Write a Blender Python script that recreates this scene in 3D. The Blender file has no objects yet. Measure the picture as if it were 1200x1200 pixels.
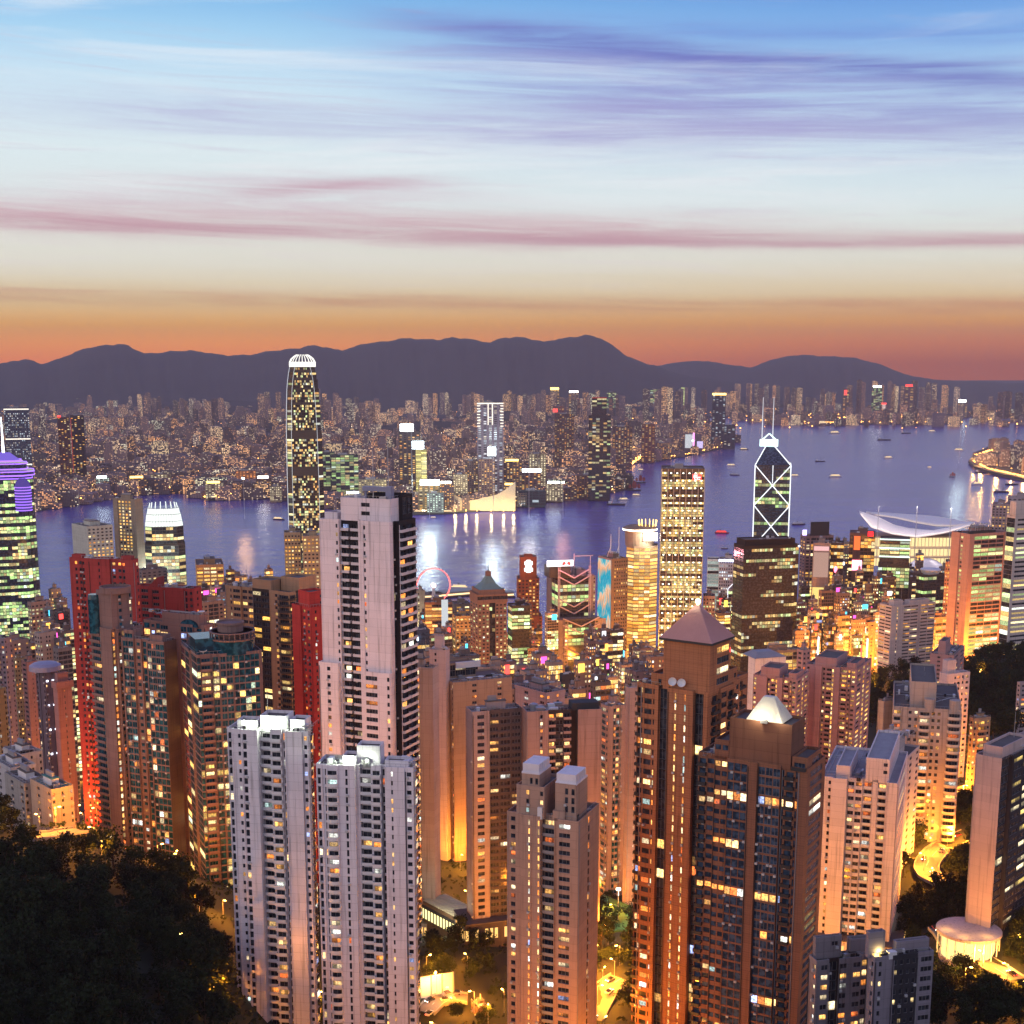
import bpy, math, random
from math import radians as R, sin, cos, tan, atan, atan2, pi, sqrt, exp, hypot
from mathutils import Vector, Matrix
sc = bpy.context.scene
COL = sc.collection
RND = random.Random(7)

# ---------------------------------------------------------------- camera
F, PY, HOR, CAMZ = 1650.0, 750.0, 425.0, 400.0      # focal length and optical axis in pixels of the 1200 px photograph
PITCH = atan((PY - HOR) / F)
cam = bpy.data.cameras.new('camera')
co = bpy.data.objects.new('camera', cam); COL.objects.link(co)
cam.sensor_fit = 'HORIZONTAL'; cam.sensor_width = 36.0
cam.lens = 36.0 * F / 1200.0
cam.shift_y = (PY - 600.0) / 1200.0
cam.clip_start = 1.0; cam.clip_end = 80000.0
co.location = (0, 0, CAMZ); co.rotation_euler = (pi / 2 - PITCH, 0, 0)
sc.camera = co

# ---------------------------------------------------------------- view and sampling
sc.view_settings.view_transform = 'Standard'; sc.view_settings.look = 'None'
sc.view_settings.exposure = 0.0; sc.view_settings.gamma = 1.0; sc.view_settings.use_curve_mapping = False
cy = sc.cycles
cy.use_denoising = True
cy.max_bounces = 5; cy.diffuse_bounces = 2; cy.glossy_bounces = 3; cy.transmission_bounces = 2; cy.volume_bounces = 0
cy.sample_clamp_indirect = 2.5; cy.sample_clamp_direct = 0.0
cy.caustics_reflective = False; cy.caustics_refractive = False

# ---------------------------------------------------------------- node helper
class NT:
    def __init__(s, tree): s.t = tree; s.n = tree.nodes; s.l = tree.links
    def new(s, k, **kw):
        n = s.n.new(k)
        for a, b in kw.items(): setattr(n, a, b)
        return n
    def put(s, sock, v):
        if hasattr(v, 'links') or isinstance(v, bpy.types.NodeSocket): s.l.new(v, sock)
        else: sock.default_value = v
    def m(s, op, a, b=None, c=None, clamp=False):
        n = s.new('ShaderNodeMath', operation=op, use_clamp=clamp)
        for i, v in enumerate((a, b, c)):
            if v is not None: s.put(n.inputs[i], v)
        return n.outputs[0]
    def mix(s, f, a, b, blend='MIX'):
        n = s.new('ShaderNodeMix', data_type='RGBA', blend_type=blend)
        s.put(n.inputs[0], f); s.put(n.inputs[6], a); s.put(n.inputs[7], b)
        return n.outputs[2]
    def smooth(s, v, a, b):
        n = s.new('ShaderNodeMapRange', interpolation_type='SMOOTHSTEP')
        s.put(n.inputs[0], v); n.inputs[1].default_value = a; n.inputs[2].default_value = b
        return n.outputs[0]
    def ramp(s, v, pts):
        n = s.new('ShaderNodeValToRGB'); s.put(n.inputs[0], v)
        e = n.color_ramp.elements
        while len(e) < len(pts): e.new(0.5)
        for i, (p, c) in enumerate(pts): e[i].position = p; e[i].color = (*c, 1)
        return n.outputs[0]
    def comb(s, x, y, z):
        n = s.new('ShaderNodeCombineXYZ')
        for i, v in enumerate((x, y, z)): s.put(n.inputs[i], v)
        return n.outputs[0]
    def noise(s, vec, scale=1.0, detail=3.0, rough=0.5, dist=0.0):
        n = s.new('ShaderNodeTexNoise')
        if vec is not None: s.l.new(vec, n.inputs['Vector'])
        n.inputs['Scale'].default_value = scale; n.inputs['Detail'].default_value = detail
        n.inputs['Roughness'].default_value = rough; n.inputs['Distortion'].default_value = dist
        return n.outputs['Fac']

def lin(r, g, b, k=1.0):
    f = lambda c: ((c / 255 + 0.055) / 1.055) ** 2.4 if c > 10 else c / 255 / 12.92
    return (f(r) * k, f(g) * k, f(b) * k)

# ---------------------------------------------------------------- sky: dusk gradient with cirrus streaks over a low Nishita sky
HAZE = 3.9e-5
SUN_EL, SUN_ROT = R(3.0), R(-100.0)
w = bpy.data.worlds.new("World"); sc.world = w; w.use_nodes = True
T = NT(w.node_tree); T.n.clear()
tc = T.new('ShaderNodeTexCoord').outputs['Generated']
sx = T.new('ShaderNodeSeparateXYZ'); T.l.new(tc, sx.inputs[0])
X_, Y_, Z_ = sx.outputs
EL = T.m('MULTIPLY', T.m('ARCSINE', Z_), 57.2958)
AZ = T.m('MULTIPLY', T.m('ARCTAN2', X_, Y_), 57.2958)
E60 = T.m('DIVIDE', EL, 60.0, clamp=True)
def sk(pts): return T.ramp(E60, [(e / 60.0, c) for e, c in pts])
skyL = sk([(0, lin(214, 106, 0, 1.95)), (0.75, lin(224, 132, 0, 1.85)), (1.45, lin(226, 158, 46, 1.4)), (2.35, lin(228, 202, 150, 1.08)), (3.7, lin(228, 226, 212)),
           (6, lin(224, 235, 238)), (8.2, lin(218, 234, 242)), (10.3, lin(200, 226, 244)), (12, lin(160, 208, 242)), (13.6, lin(110, 178, 234)),
           (19, lin(84, 106, 205)), (34, lin(104, 106, 204)), (60, lin(90, 96, 180))])
skyR = sk([(0, lin(160, 66, 0, 1.5)), (0.8, lin(196, 100, 0, 1.55)), (1.6, lin(214, 144, 54, 1.3)), (2.5, lin(224, 198, 152, 1.08)), (3.9, lin(224, 224, 214)),
           (6, lin(216, 231, 238)), (8.2, lin(202, 224, 241)), (10.3, lin(166, 206, 240)), (12, lin(112, 168, 230)), (13.6, lin(64, 130, 216)),
           (19, lin(70, 84, 200)), (34, lin(94, 94, 206)), (60, lin(90, 96, 180))])
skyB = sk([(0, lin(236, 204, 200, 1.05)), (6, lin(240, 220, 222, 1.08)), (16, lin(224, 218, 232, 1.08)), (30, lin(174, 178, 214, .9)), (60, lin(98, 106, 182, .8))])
base = T.mix(T.smooth(AZ, -14.0, 20.0), skyL, skyR)
# streak coordinates
wv = T.comb(T.m('MULTIPLY', AZ, 0.055), T.m('MULTIPLY', EL, 0.35), 0.0)
warp = T.m('SUBTRACT', T.noise(wv, 1.3, 4.0, 0.55), 0.5)
fv = T.comb(T.m('MULTIPLY', AZ, 0.07), T.m('MULTIPLY', T.m('ADD', EL, T.m('MULTIPLY', AZ, 0.03)), 1.5), 3.0)
fine = T.noise(fv, 1.5, 8.0, 0.66, 0.7)
broad = T.noise(T.comb(T.m('MULTIPLY', AZ, 0.05), T.m('MULTIPLY', EL, 0.5), 9.0), 1.0, 5.0, 0.6, 0.8)
def streak(col, e0, slope, wd, a0, a1, soft, amp, k, prev, fk=1.0):
    e = T.m('SUBTRACT', EL, T.m('ADD', T.m('MULTIPLY', AZ, slope), e0))
    e = T.m('ADD', e, T.m('MULTIPLY', warp, amp))
    g = T.m('POWER', 2.71828, T.m('MULTIPLY', T.m('POWER', T.m('ABSOLUTE', T.m('DIVIDE', e, wd)), 2.0), -1.0))
    s = T.m('MULTIPLY', T.smooth(AZ, a0 - soft, a0 + soft), T.m('SUBTRACT', 1.0, T.smooth(AZ, a1 - soft, a1 + soft)))
    f = T.m('MULTIPLY', T.m('MULTIPLY', g, s), k)
    f = T.m('MULTIPLY', f, T.m('ADD', T.m('MULTIPLY', T.smooth(fine, 0.25, 0.7), fk), 1.0 - fk), clamp=True)
    return T.mix(f, prev, (*col, 1))
base = T.mix(T.m('MULTIPLY', T.m('MULTIPLY', T.smooth(broad, 0.46, 0.72), T.smooth(EL, 4.0, 7.0)), 0.55), base, (*lin(240, 242, 248), 1))
base = T.mix(T.m('MULTIPLY', T.m('MULTIPLY', T.smooth(fine, 0.52, 0.72), T.smooth(EL, 2.0, 4.5)), 0.28), base, (*lin(196, 176, 206), 1))
base = streak(lin(240, 236, 232), 4.0, 0.0, 1.2, -40, 40, 10, 0.8, 0.35, base)
base = streak(lin(204, 158, 176), 5.2, -0.014, 0.62, -60, 8, 8, 1.2, 0.9, base, 0.7)
base = streak(lin(190, 140, 162), 4.85, -0.020, 0.34, -60, 22, 6, 1.0, 0.85, base, 0.65)
base = streak(lin(184, 132, 158), 4.62, -0.012, 0.17, -4, 24, 5, 0.6, 0.7, base, 0.4)
base = streak(lin(206, 170, 190), 6.4, 0.0, 0.55, -17, -2, 5, 1.6, 0.6, base, 0.8)
base = streak(lin(190, 134, 160), 7.15, 0.075, 0.22, -11.0, -4, 3, 0.9, 0.75, base, 0.6)
base = streak(lin(178, 180, 220), 8.8, -0.02, 0.55, -18, 18, 6, 1.8, 0.75, base, 0.8)
base = streak(lin(158, 150, 208), 9.4, -0.03, 1.25, 0, 15, 6, 2.2, 0.85, base, 0.8)
base = streak(lin(128, 134, 205), 11.0, -0.10, 1.3, -4, 26, 6, 2.2, 0.75, base, 0.85)
base = streak(lin(88, 94, 188), 12.0, -0.10, 0.50, -3, 20, 5, 1.6, 0.9, base, 0.6)
base = streak(lin(92, 128, 212), 12.6, -0.05, 0.45, 4, 30, 6, 1.4, 0.7, base, 0.8)
base = streak(lin(196, 116, 84), 2.3, -0.01, 0.30, -60, 40, 10, 0.8, 0.6, base, 0.9)
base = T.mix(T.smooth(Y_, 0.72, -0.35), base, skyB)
nz = T.new('ShaderNodeTexSky', sky_type='NISHITA'); nz.sun_disc = False
nz.sun_elevation = SUN_EL; nz.sun_rotation = SUN_ROT; nz.altitude = 400
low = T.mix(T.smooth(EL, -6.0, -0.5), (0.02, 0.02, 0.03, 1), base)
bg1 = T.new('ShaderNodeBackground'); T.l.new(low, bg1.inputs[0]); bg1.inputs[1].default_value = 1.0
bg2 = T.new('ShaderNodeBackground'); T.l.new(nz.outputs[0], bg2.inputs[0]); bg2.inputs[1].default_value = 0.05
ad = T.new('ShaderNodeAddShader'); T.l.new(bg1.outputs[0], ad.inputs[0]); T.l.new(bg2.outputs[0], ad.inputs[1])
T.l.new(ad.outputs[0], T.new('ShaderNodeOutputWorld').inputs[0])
w.cycles.sampling_method = 'MANUAL'; w.cycles.sample_map_resolution = 512

# ---------------------------------------------------------------- afterglow (very soft, from the west, behind left)
sl = bpy.data.lights.new('afterglow_sun', 'SUN'); sl.energy = 0.36; sl.angle = R(40); sl.color = (1.0, 0.88, 0.88)
so = bpy.data.objects.new('afterglow_sun', sl); COL.objects.link(so)
so.rotation_euler = Vector((0.62, 0.70, -0.34)).to_track_quat('-Z', 'Y').to_euler()

# ---------------------------------------------------------------- projection helpers (photograph pixel + distance -> world)
cp, sp = cos(PITCH), sin(PITCH)
def ray(px, py):
    u = (px - 600.0) / F; v = (PY - py) / F
    return Vector((u, cp + v * sp, -sp + v * cp))
def P(px, py, d):
    r = ray(px, py); return Vector((r.x / r.y * d, d, CAMZ + r.z / r.y * d))
def PZ(px, py, z):
    r = ray(px, py); t = (z - CAMZ) / r.z; return Vector((r.x * t, r.y * t, z))
def px_of(p):
    y = p[1] * cp - (p[2] - CAMZ) * sp; v = (p[1] * sp + (p[2] - CAMZ) * cp) / y
    return 600 + F * p[0] / y, PY - F * v

# ---------------------------------------------------------------- terrain height
GP = []
def gp(px, d, z): GP.append(((px - 600) / F * d, d, z))
for a in [(600,-100,388),(600,30,382),(-400,30,382),(1600,30,382),(600,100,325),(200,100,325),(1000,100,325),(-200,150,300),(1400,150,300),
          (600,200,272),(100,200,272),(-150,250,250),(900,200,272),(1250,250,255),(300,300,222),(600,300,224),(900,300,226),(1150,300,232),(0,300,228),
          (0,380,205),(120,380,203),(220,380,196),(0,450,222),(100,450,220),(180,450,208),(235,440,186),(-150,450,236),(30,500,228),(-150,500,236),(-150,380,215),
          (320,460,152),(430,460,150),(330,380,172),(500,380,170),(750,380,170),(1000,380,176),(1200,380,196),(600,470,152),(700,500,154),(850,480,150),(930,440,152),(800,420,156),(620,430,154),
          (1010,410,165),(1110,500,172),(1150,510,186),(1180,440,190),(1250,520,192),(1100,620,174),(1130,700,182),(1050,640,176),(1200,700,186),(1000,545,152),(960,540,150),(1060,560,158),
          (1160,800,180),(1180,1000,172),(1040,1000,150),(1190,1150,158),(1100,1150,140),(1250,1150,160),(1060,1300,95),(1180,1300,118),(1250,1420,90),
          (1150,1480,20),(900,800,140),(900,1000,88),(900,1250,22),(640,650,142),(700,650,146),(520,800,118),(540,620,140),(400,640,144),(600,1000,70),
          (600,1200,25),(600,1350,8),(750,800,122),(760,1000,70),(760,1300,10),(300,700,150),(100,600,190),(20,620,190),(200,620,172),(100,700,160),(0,800,130),(100,900,90),
          (300,950,74),(100,1100,36),(300,1150,28),(100,1300,8),(-200,700,170),(-200,1000,70),(-300,1400,6),(400,1400,5),(600,1600,4),(900,1600,4),(1200,1650,5),
          (0,1650,4),(1300,2000,5),(900,2000,4),(400,1800,4),(600,1900,4),(-500,1700,4),(1700,1200,170),(1700,700,200),(1800,1600,60),(1800,2200,6),(1500,3000,5)]: gp(*a)
def G(x, y):
    sw = sz = 0.0
    for (a, b, z) in GP:
        q = ((x - a) ** 2 + (y - b) ** 2 + 120.0); ww = 1.0 / (q * sqrt(q)); sw += ww; sz += ww * z
    return sz / sw

# ---------------------------------------------------------------- materials
MATS = {}
def pmat(name, col, rough=0.75, metal=0.0, noise=0.18, nscale=0.25, spec=0.4, streaks=0.0, fh=0.0, line=0.75, bump=0.0, objc=True, brick=0.0):
    if name in MATS: return MATS[name]
    m = bpy.data.materials.new(name); m.use_nodes = True; t = NT(m.node_tree); t.n.clear()
    b = t.new('ShaderNodeBsdfPrincipled'); o = t.new('ShaderNodeOutputMaterial'); t.l.new(b.outputs[0], o.inputs[0])
    c = t.new('ShaderNodeTexCoord').outputs['Object' if objc else 'Generated']
    n1 = t.noise(c, nscale, 5.0, 0.6)
    f = t.m('ADD', t.m('MULTIPLY', n1, 2 * noise), 1.0 - noise)
    if streaks:
        s = t.new('ShaderNodeSeparateXYZ'); t.l.new(c, s.inputs[0])
        v = t.comb(t.m('MULTIPLY', s.outputs[0], 0.9), t.m('MULTIPLY', s.outputs[1], 0.9), t.m('MULTIPLY', s.outputs[2], 0.035))
        f = t.m('MULTIPLY', f, t.m('SUBTRACT', 1.0, t.m('MULTIPLY', t.smooth(t.noise(v, 1.0, 4.0, 0.6), 0.5, 0.75), streaks)))
    if fh:
        s = t.new('ShaderNodeSeparateXYZ'); t.l.new(c, s.inputs[0])
        k = t.m('FRACT', t.m('DIVIDE', s.outputs[2], fh))
        f = t.m('MULTIPLY', f, t.m('SUBTRACT', 1.0, t.m('MULTIPLY', t.m('LESS_THAN', k, 0.05), 1.0 - line)))
        cell = t.new('ShaderNodeTexWhiteNoise'); cell.noise_dimensions = '1D'; t.l.new(t.m('FLOOR', t.m('DIVIDE', s.outputs[2], fh)), cell.inputs['W'])
        f = t.m('MULTIPLY', f, t.m('ADD', 0.95, t.m('MULTIPLY', cell.outputs[0], 0.1)))
    if brick:
        s = t.new('ShaderNodeSeparateXYZ'); t.l.new(c, s.inputs[0])
        k = t.m('FRACT', t.m('DIVIDE', s.outputs[2], brick)); k2 = t.m('FRACT', t.m('DIVIDE', t.m('ADD', s.outputs[0], s.outputs[1]), brick * 2))
        f = t.m('MULTIPLY', f, t.m('SUBTRACT', 1.0, t.m('MULTIPLY', t.m('MAXIMUM', t.m('LESS_THAN', k, 0.1), t.m('LESS_THAN', k2, 0.06)), 0.35)))
    mm = t.new('ShaderNodeMix', data_type='RGBA', blend_type='MULTIPLY'); mm.inputs[0].default_value = 1.0
    mm.inputs[6].default_value = (*col, 1); t.l.new(t.comb(f, f, f), mm.inputs[7])
    t.l.new(mm.outputs[2], b.inputs['Base Color'])
    b.inputs['Roughness'].default_value = rough; b.inputs['Metallic'].default_value = metal
    b.inputs['Specular IOR Level'].default_value = spec
    if bump:
        bp = t.new('ShaderNodeBump'); bp.inputs['Strength'].default_value = bump; t.l.new(t.noise(c, nscale * 6, 4.0), bp.inputs['Height']); t.l.new(bp.outputs[0], b.inputs['Normal'])
    MATS[name] = m; return m

def wall(col, fh=3.0, line=0.8, streaks=0.25, noise=0.12, rough=0.8, brick=0.0):
    k = 1.3 if min(col) > .53 else (.95 if min(col) > .42 else (.86 if max(col) > .4 and min(col) < .1 else .76)); col = tuple(min(.82, c * k) for c in col)
    streaks = min(.5, streaks * 1.7); noise = .2 if streaks else noise
    return pmat('wall_%d_%d_%d_%d_%d' % (col[0] * 1000, col[1] * 1000, col[2] * 1000, fh * 10, brick * 10), col, rough, 0, noise, 0.06, 0.3, streaks, fh, line, brick=brick)

def glow_mat(name, col, k, sample=False):
    if name in MATS: return MATS[name]
    m = bpy.data.materials.new(name); m.use_nodes = True; t = NT(m.node_tree); t.n.clear()
    e = t.new('ShaderNodeEmission'); e.inputs[0].default_value = (*col, 1); e.inputs[1].default_value = k
    t.l.new(e.outputs[0], t.new('ShaderNodeOutputMaterial').inputs[0])
    m.cycles.emission_sampling = 'FRONT' if sample else 'NONE'
    MATS[name] = m; return m

def glass_mat(name, obj, tint=(0.016, 0.02, 0.028), rough=0.12, metal=0.0):
    if name in MATS: return MATS[name]
    m = bpy.data.materials.new(name); m.use_nodes = True; t = NT(m.node_tree); t.n.clear()
    b = t.new('ShaderNodeBsdfPrincipled'); t.l.new(b.outputs[0], t.new('ShaderNodeOutputMaterial').inputs[0])
    b.inputs['Roughness'].default_value = rough; b.inputs['Specular IOR Level'].default_value = 0.35; b.inputs['Metallic'].default_value = metal
    c = t.new('ShaderNodeTexCoord').outputs['Object']
    if obj:
        oi = t.new('ShaderNodeObjectInfo'); g = oi.outputs['Color']
        s = t.new('ShaderNodeVectorMath', operation='ADD'); t.l.new(c, s.inputs[0])
        t.l.new(t.comb(t.m('MULTIPLY', oi.outputs['Random'], 300.0), 0.0, t.m('MULTIPLY', oi.outputs['Random'], 77.0)), s.inputs[1]); c = s.outputs[0]
    else:
        a = t.new('ShaderNodeAttribute'); a.attribute_name = 'glow'; g = a.outputs['Color']
    n = t.noise(c, 1.3, 2.0, 0.6)
    f = t.m('ADD', t.m('MULTIPLY', t.smooth(n, 0.3, 0.68), 0.95), 0.4)      # curtains and furniture inside the lit room
    mm = t.new('ShaderNodeMix', data_type='RGBA', blend_type='MULTIPLY'); mm.inputs[0].default_value = 1.0
    if obj:        # a drawn curtain over part of the room, darker furniture along the sill
        c0 = t.new('ShaderNodeTexCoord').outputs['Object']; s0 = t.new('ShaderNodeSeparateXYZ'); t.l.new(c0, s0.inputs[0])
        wr = t.new('ShaderNodeTexWhiteNoise'); wr.noise_dimensions = '1D'; t.l.new(t.m('MULTIPLY', oi.outputs['Random'], 913.0), wr.inputs['W'])
        sr = t.new('ShaderNodeSeparateColor'); t.l.new(wr.outputs['Color'], sr.inputs[0])
        side = t.m('MULTIPLY', s0.outputs[0], t.m('SUBTRACT', t.m('MULTIPLY', t.m('GREATER_THAN', sr.outputs[0], .5), 2.0), 1.0))
        cur = t.smooth(t.m('SUBTRACT', side, t.m('SUBTRACT', t.m('MULTIPLY', sr.outputs[1], 2.2), .5)), 0.0, .12)
        f = t.m('MULTIPLY', f, t.m('SUBTRACT', 1.0, t.m('MULTIPLY', cur, .72)))
        f = t.m('MULTIPLY', f, t.m('ADD', .45, t.m('MULTIPLY', t.smooth(s0.outputs[2], .15, .75), .65)))
    t.l.new(g, mm.inputs[6]); t.l.new(t.comb(f, f, f), mm.inputs[7])
    t.l.new(mm.outputs[2], b.inputs['Emission Color']); b.inputs['Emission Strength'].default_value = 1.0
    n2 = t.noise(c, 0.45, 2.0)
    t.l.new(t.mix(t.smooth(n2, 0.4, 0.65), (*tint, 1), (tint[0] * 3.5, tint[1] * 3.2, tint[2] * 3.0, 1)), b.inputs['Base Color'])
    m.cycles.emission_sampling = 'NONE'
    MATS[name] = m; return m
GLASS_O = glass_mat('window_glass', True); GLASS_F = glass_mat('window_glass_rows', False)
TEAL_O = glass_mat('teal_glass', True, (0.006, 0.038, 0.060), 0.1); TEAL_F = glass_mat('teal_glass_rows', False, (0.006, 0.038, 0.060), 0.1)
BLUE_O = glass_mat('blue_glass', True, (0.02, 0.035, 0.06), 0.08); BLUE_F = glass_mat('blue_glass_rows', False, (0.02, 0.035, 0.06), 0.08)
FRAME = pmat('window_frame_metal', (0.25, 0.24, 0.25), 0.5)
ROOF = pmat('roof_screed', (0.13, 0.115, 0.10), 0.9, noise=0.35, nscale=0.2)
ROOFD = pmat('roof_felt', (0.05, 0.05, 0.055), 0.9, noise=0.3, nscale=0.2)
WHITE = pmat('white_paint', (0.72, 0.72, 0.74), 0.6, noise=0.1)
GREY = pmat('grey_plant', (0.28, 0.28, 0.3), 0.6)
DARK = pmat('dark_metal', (0.03, 0.03, 0.035), 0.5)
STEEL = pmat('steel', (0.45, 0.45, 0.47), 0.4, 0.6)

# ---------------------------------------------------------------- mesh collector
class Geo:
    def __init__(s): s.v = []; s.f = []; s.m = []; s.g = []; s.k = {}
    def vi(s, p):
        k = (round(p[0], 3), round(p[1], 3), round(p[2], 3)); i = s.k.get(k)
        if i is None: i = len(s.v); s.k[k] = i; s.v.append(k)
        return i
    def q(s, *pts, mi=0, g=None):
        ids = [s.vi(p) for p in pts]
        if len(set(ids)) < len(ids):
            o = []
            for i in ids:
                if i not in o: o.append(i)
            ids = o
            if len(ids) < 3: return
        s.f.append(ids); s.m.append(mi); s.g.append(g or (0, 0, 0))
    def raw(s, vs, fs, mi=0, g=None):
        b = len(s.v); s.v.extend([tuple(v) for v in vs])
        for f in fs: s.f.append([b + i for i in f]); s.m.append(mi); s.g.append(g or (0, 0, 0))
    def box(s, x0, x1, y0, y1, z0, z1, mi=0, g=None):
        s.raw([(x0, y0, z0), (x1, y0, z0), (x1, y1, z0), (x0, y1, z0), (x0, y0, z1), (x1, y0, z1), (x1, y1, z1), (x0, y1, z1)],
              [(0, 3, 2, 1), (4, 5, 6, 7), (0, 1, 5, 4), (1, 2, 6, 5), (2, 3, 7, 6), (3, 0, 4, 7)], mi, g)
    def prism(s, poly, z0, z1, mi=0, g=None, top=None):
        n = len(poly); tp = top or poly
        s.raw([(p[0], p[1], z0) for p in poly] + [(p[0], p[1], z1) for p in tp],
              [tuple(reversed(range(n))), tuple(range(n, 2 * n))] + [(i, (i + 1) % n, n + (i + 1) % n, n + i) for i in range(n)], mi, g)
    def tube(s, a, b, r, n=6, mi=0, r2=None, g=None):
        a = Vector(a); b = Vector(b); d = (b - a).normalized(); r2 = r if r2 is None else r2
        u = d.orthogonal().normalized(); w_ = d.cross(u)
        vs = [a + (u * cos(2 * pi * i / n) + w_ * sin(2 * pi * i / n)) * r for i in range(n)] + [b + (u * cos(2 * pi * i / n) + w_ * sin(2 * pi * i / n)) * r2 for i in range(n)]
        s.raw(vs, [tuple(reversed(range(n))), tuple(range(n, 2 * n))] + [(i, (i + 1) % n, n + (i + 1) % n, n + i) for i in range(n)], mi, g)
    def lathe(s, prof, n=16, c=(0, 0), mi=0, g=None, a0=0.0, a1=2 * pi):
        full = abs(a1 - a0 - 2 * pi) < 1e-6; m = n if full else n + 1; vs = []
        for r, z in prof:
            for i in range(m):
                a = a0 + (a1 - a0) * i / n; vs.append((c[0] + r * cos(a), c[1] + r * sin(a), z))
        fs = []
        for j in range(len(prof) - 1):
            for i in range(n):
                k = (i + 1) % m; fs.append((j * m + i, j * m + k, (j + 1) * m + k, (j + 1) * m + i))
        if full: fs.append(tuple(reversed(range(m)))); fs.append(tuple(range((len(prof) - 1) * m, len(prof) * m)))
        s.raw(vs, fs, mi, g)
    def mesh(s, name, mats, glow=False, smooth=False):
        me = bpy.data.meshes.new(name); me.from_pydata(s.v, [], s.f)
        for m in mats: me.materials.append(m)
        if len(mats) > 1: me.polygons.foreach_set('material_index', s.m)
        if glow:
            a = me.attributes.new('glow', 'FLOAT_COLOR', 'FACE'); fl = []
            for c in s.g: fl.extend((c[0], c[1], c[2], 1.0))
            a.data.foreach_set('color', fl)
        if smooth: me.polygons.foreach_set('use_smooth', [True] * len(s.f))
        me.update(); return me
    def build(s, name, mats, parent=None, glow=False, smooth=False):
        if not isinstance(mats, (list, tuple)): mats = [mats]
        o = bpy.data.objects.new(name, s.mesh(name, mats, glow, smooth)); COL.objects.link(o)
        if parent is not None: o.parent = parent
        return o

def tag(o, label=None, cat=None, group=None, kind=None):
    if label: o['label'] = label
    if cat: o['category'] = cat
    if group: o['group'] = group
    if kind: o['kind'] = kind
    return o
def empty(name, loc, rz=0.0, label=None, cat=None, group=None):
    o = bpy.data.objects.new(name, None); COL.objects.link(o); o.location = loc; o.rotation_euler = (0, 0, rz); o.empty_display_size = 1
    return tag(o, label, cat, group)
def inset(poly, t):
    n = len(poly); out = []
    for i in range(n):
        a = Vector(poly[i - 1]); b = Vector(poly[i]); c = Vector(poly[(i + 1) % n])
        e1 = (b - a).normalized(); e2 = (c - b).normalized()
        n1 = Vector((-e1.y, e1.x)); n2 = Vector((-e2.y, e2.x)); k = 1 + n1.dot(n2)
        out.append(tuple(b + (n1 + n2) * (t / k if k > 0.15 else t)))
    return out

# ---------------------------------------------------------------- towers
WARM = [((1.0, 0.48, 0.12), 5), ((1.0, 0.62, 0.24), 3), ((1.0, 0.30, 0.05), 4), ((1.0, 0.20, 0.04), 1.5), ((1.0, 0.78, 0.45), 3), ((0.95, 0.95, 0.85), 1.5), ((0.6, 0.85, 0.8), .6), ((.45, .55, 1.0), .3)]
OFFICE = [((1.0, 0.70, 0.26), 5), ((0.95, 0.84, 0.42), 4), ((0.72, 0.90, 0.40), 3), ((1.0, 0.52, 0.15), 2), ((.9, .95, .8), 1)]
GREENISH = [((0.58, 0.90, 0.30), 5), ((0.86, 0.92, 0.40), 4), ((1.0, 0.74, 0.3), 2), ((.8, 1, .8), 1)]
GOLD = [((1.0, 0.52, 0.10), 5), ((1.0, 0.64, 0.20), 4), ((1.0, 0.80, 0.42), 2), ((1.0, 0.40, 0.06), 3)]
COOL = [((0.75, 0.9, 1.0), 4), ((0.95, 0.95, 0.95), 3), ((1.0, 0.85, 0.6), 2)]
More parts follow.
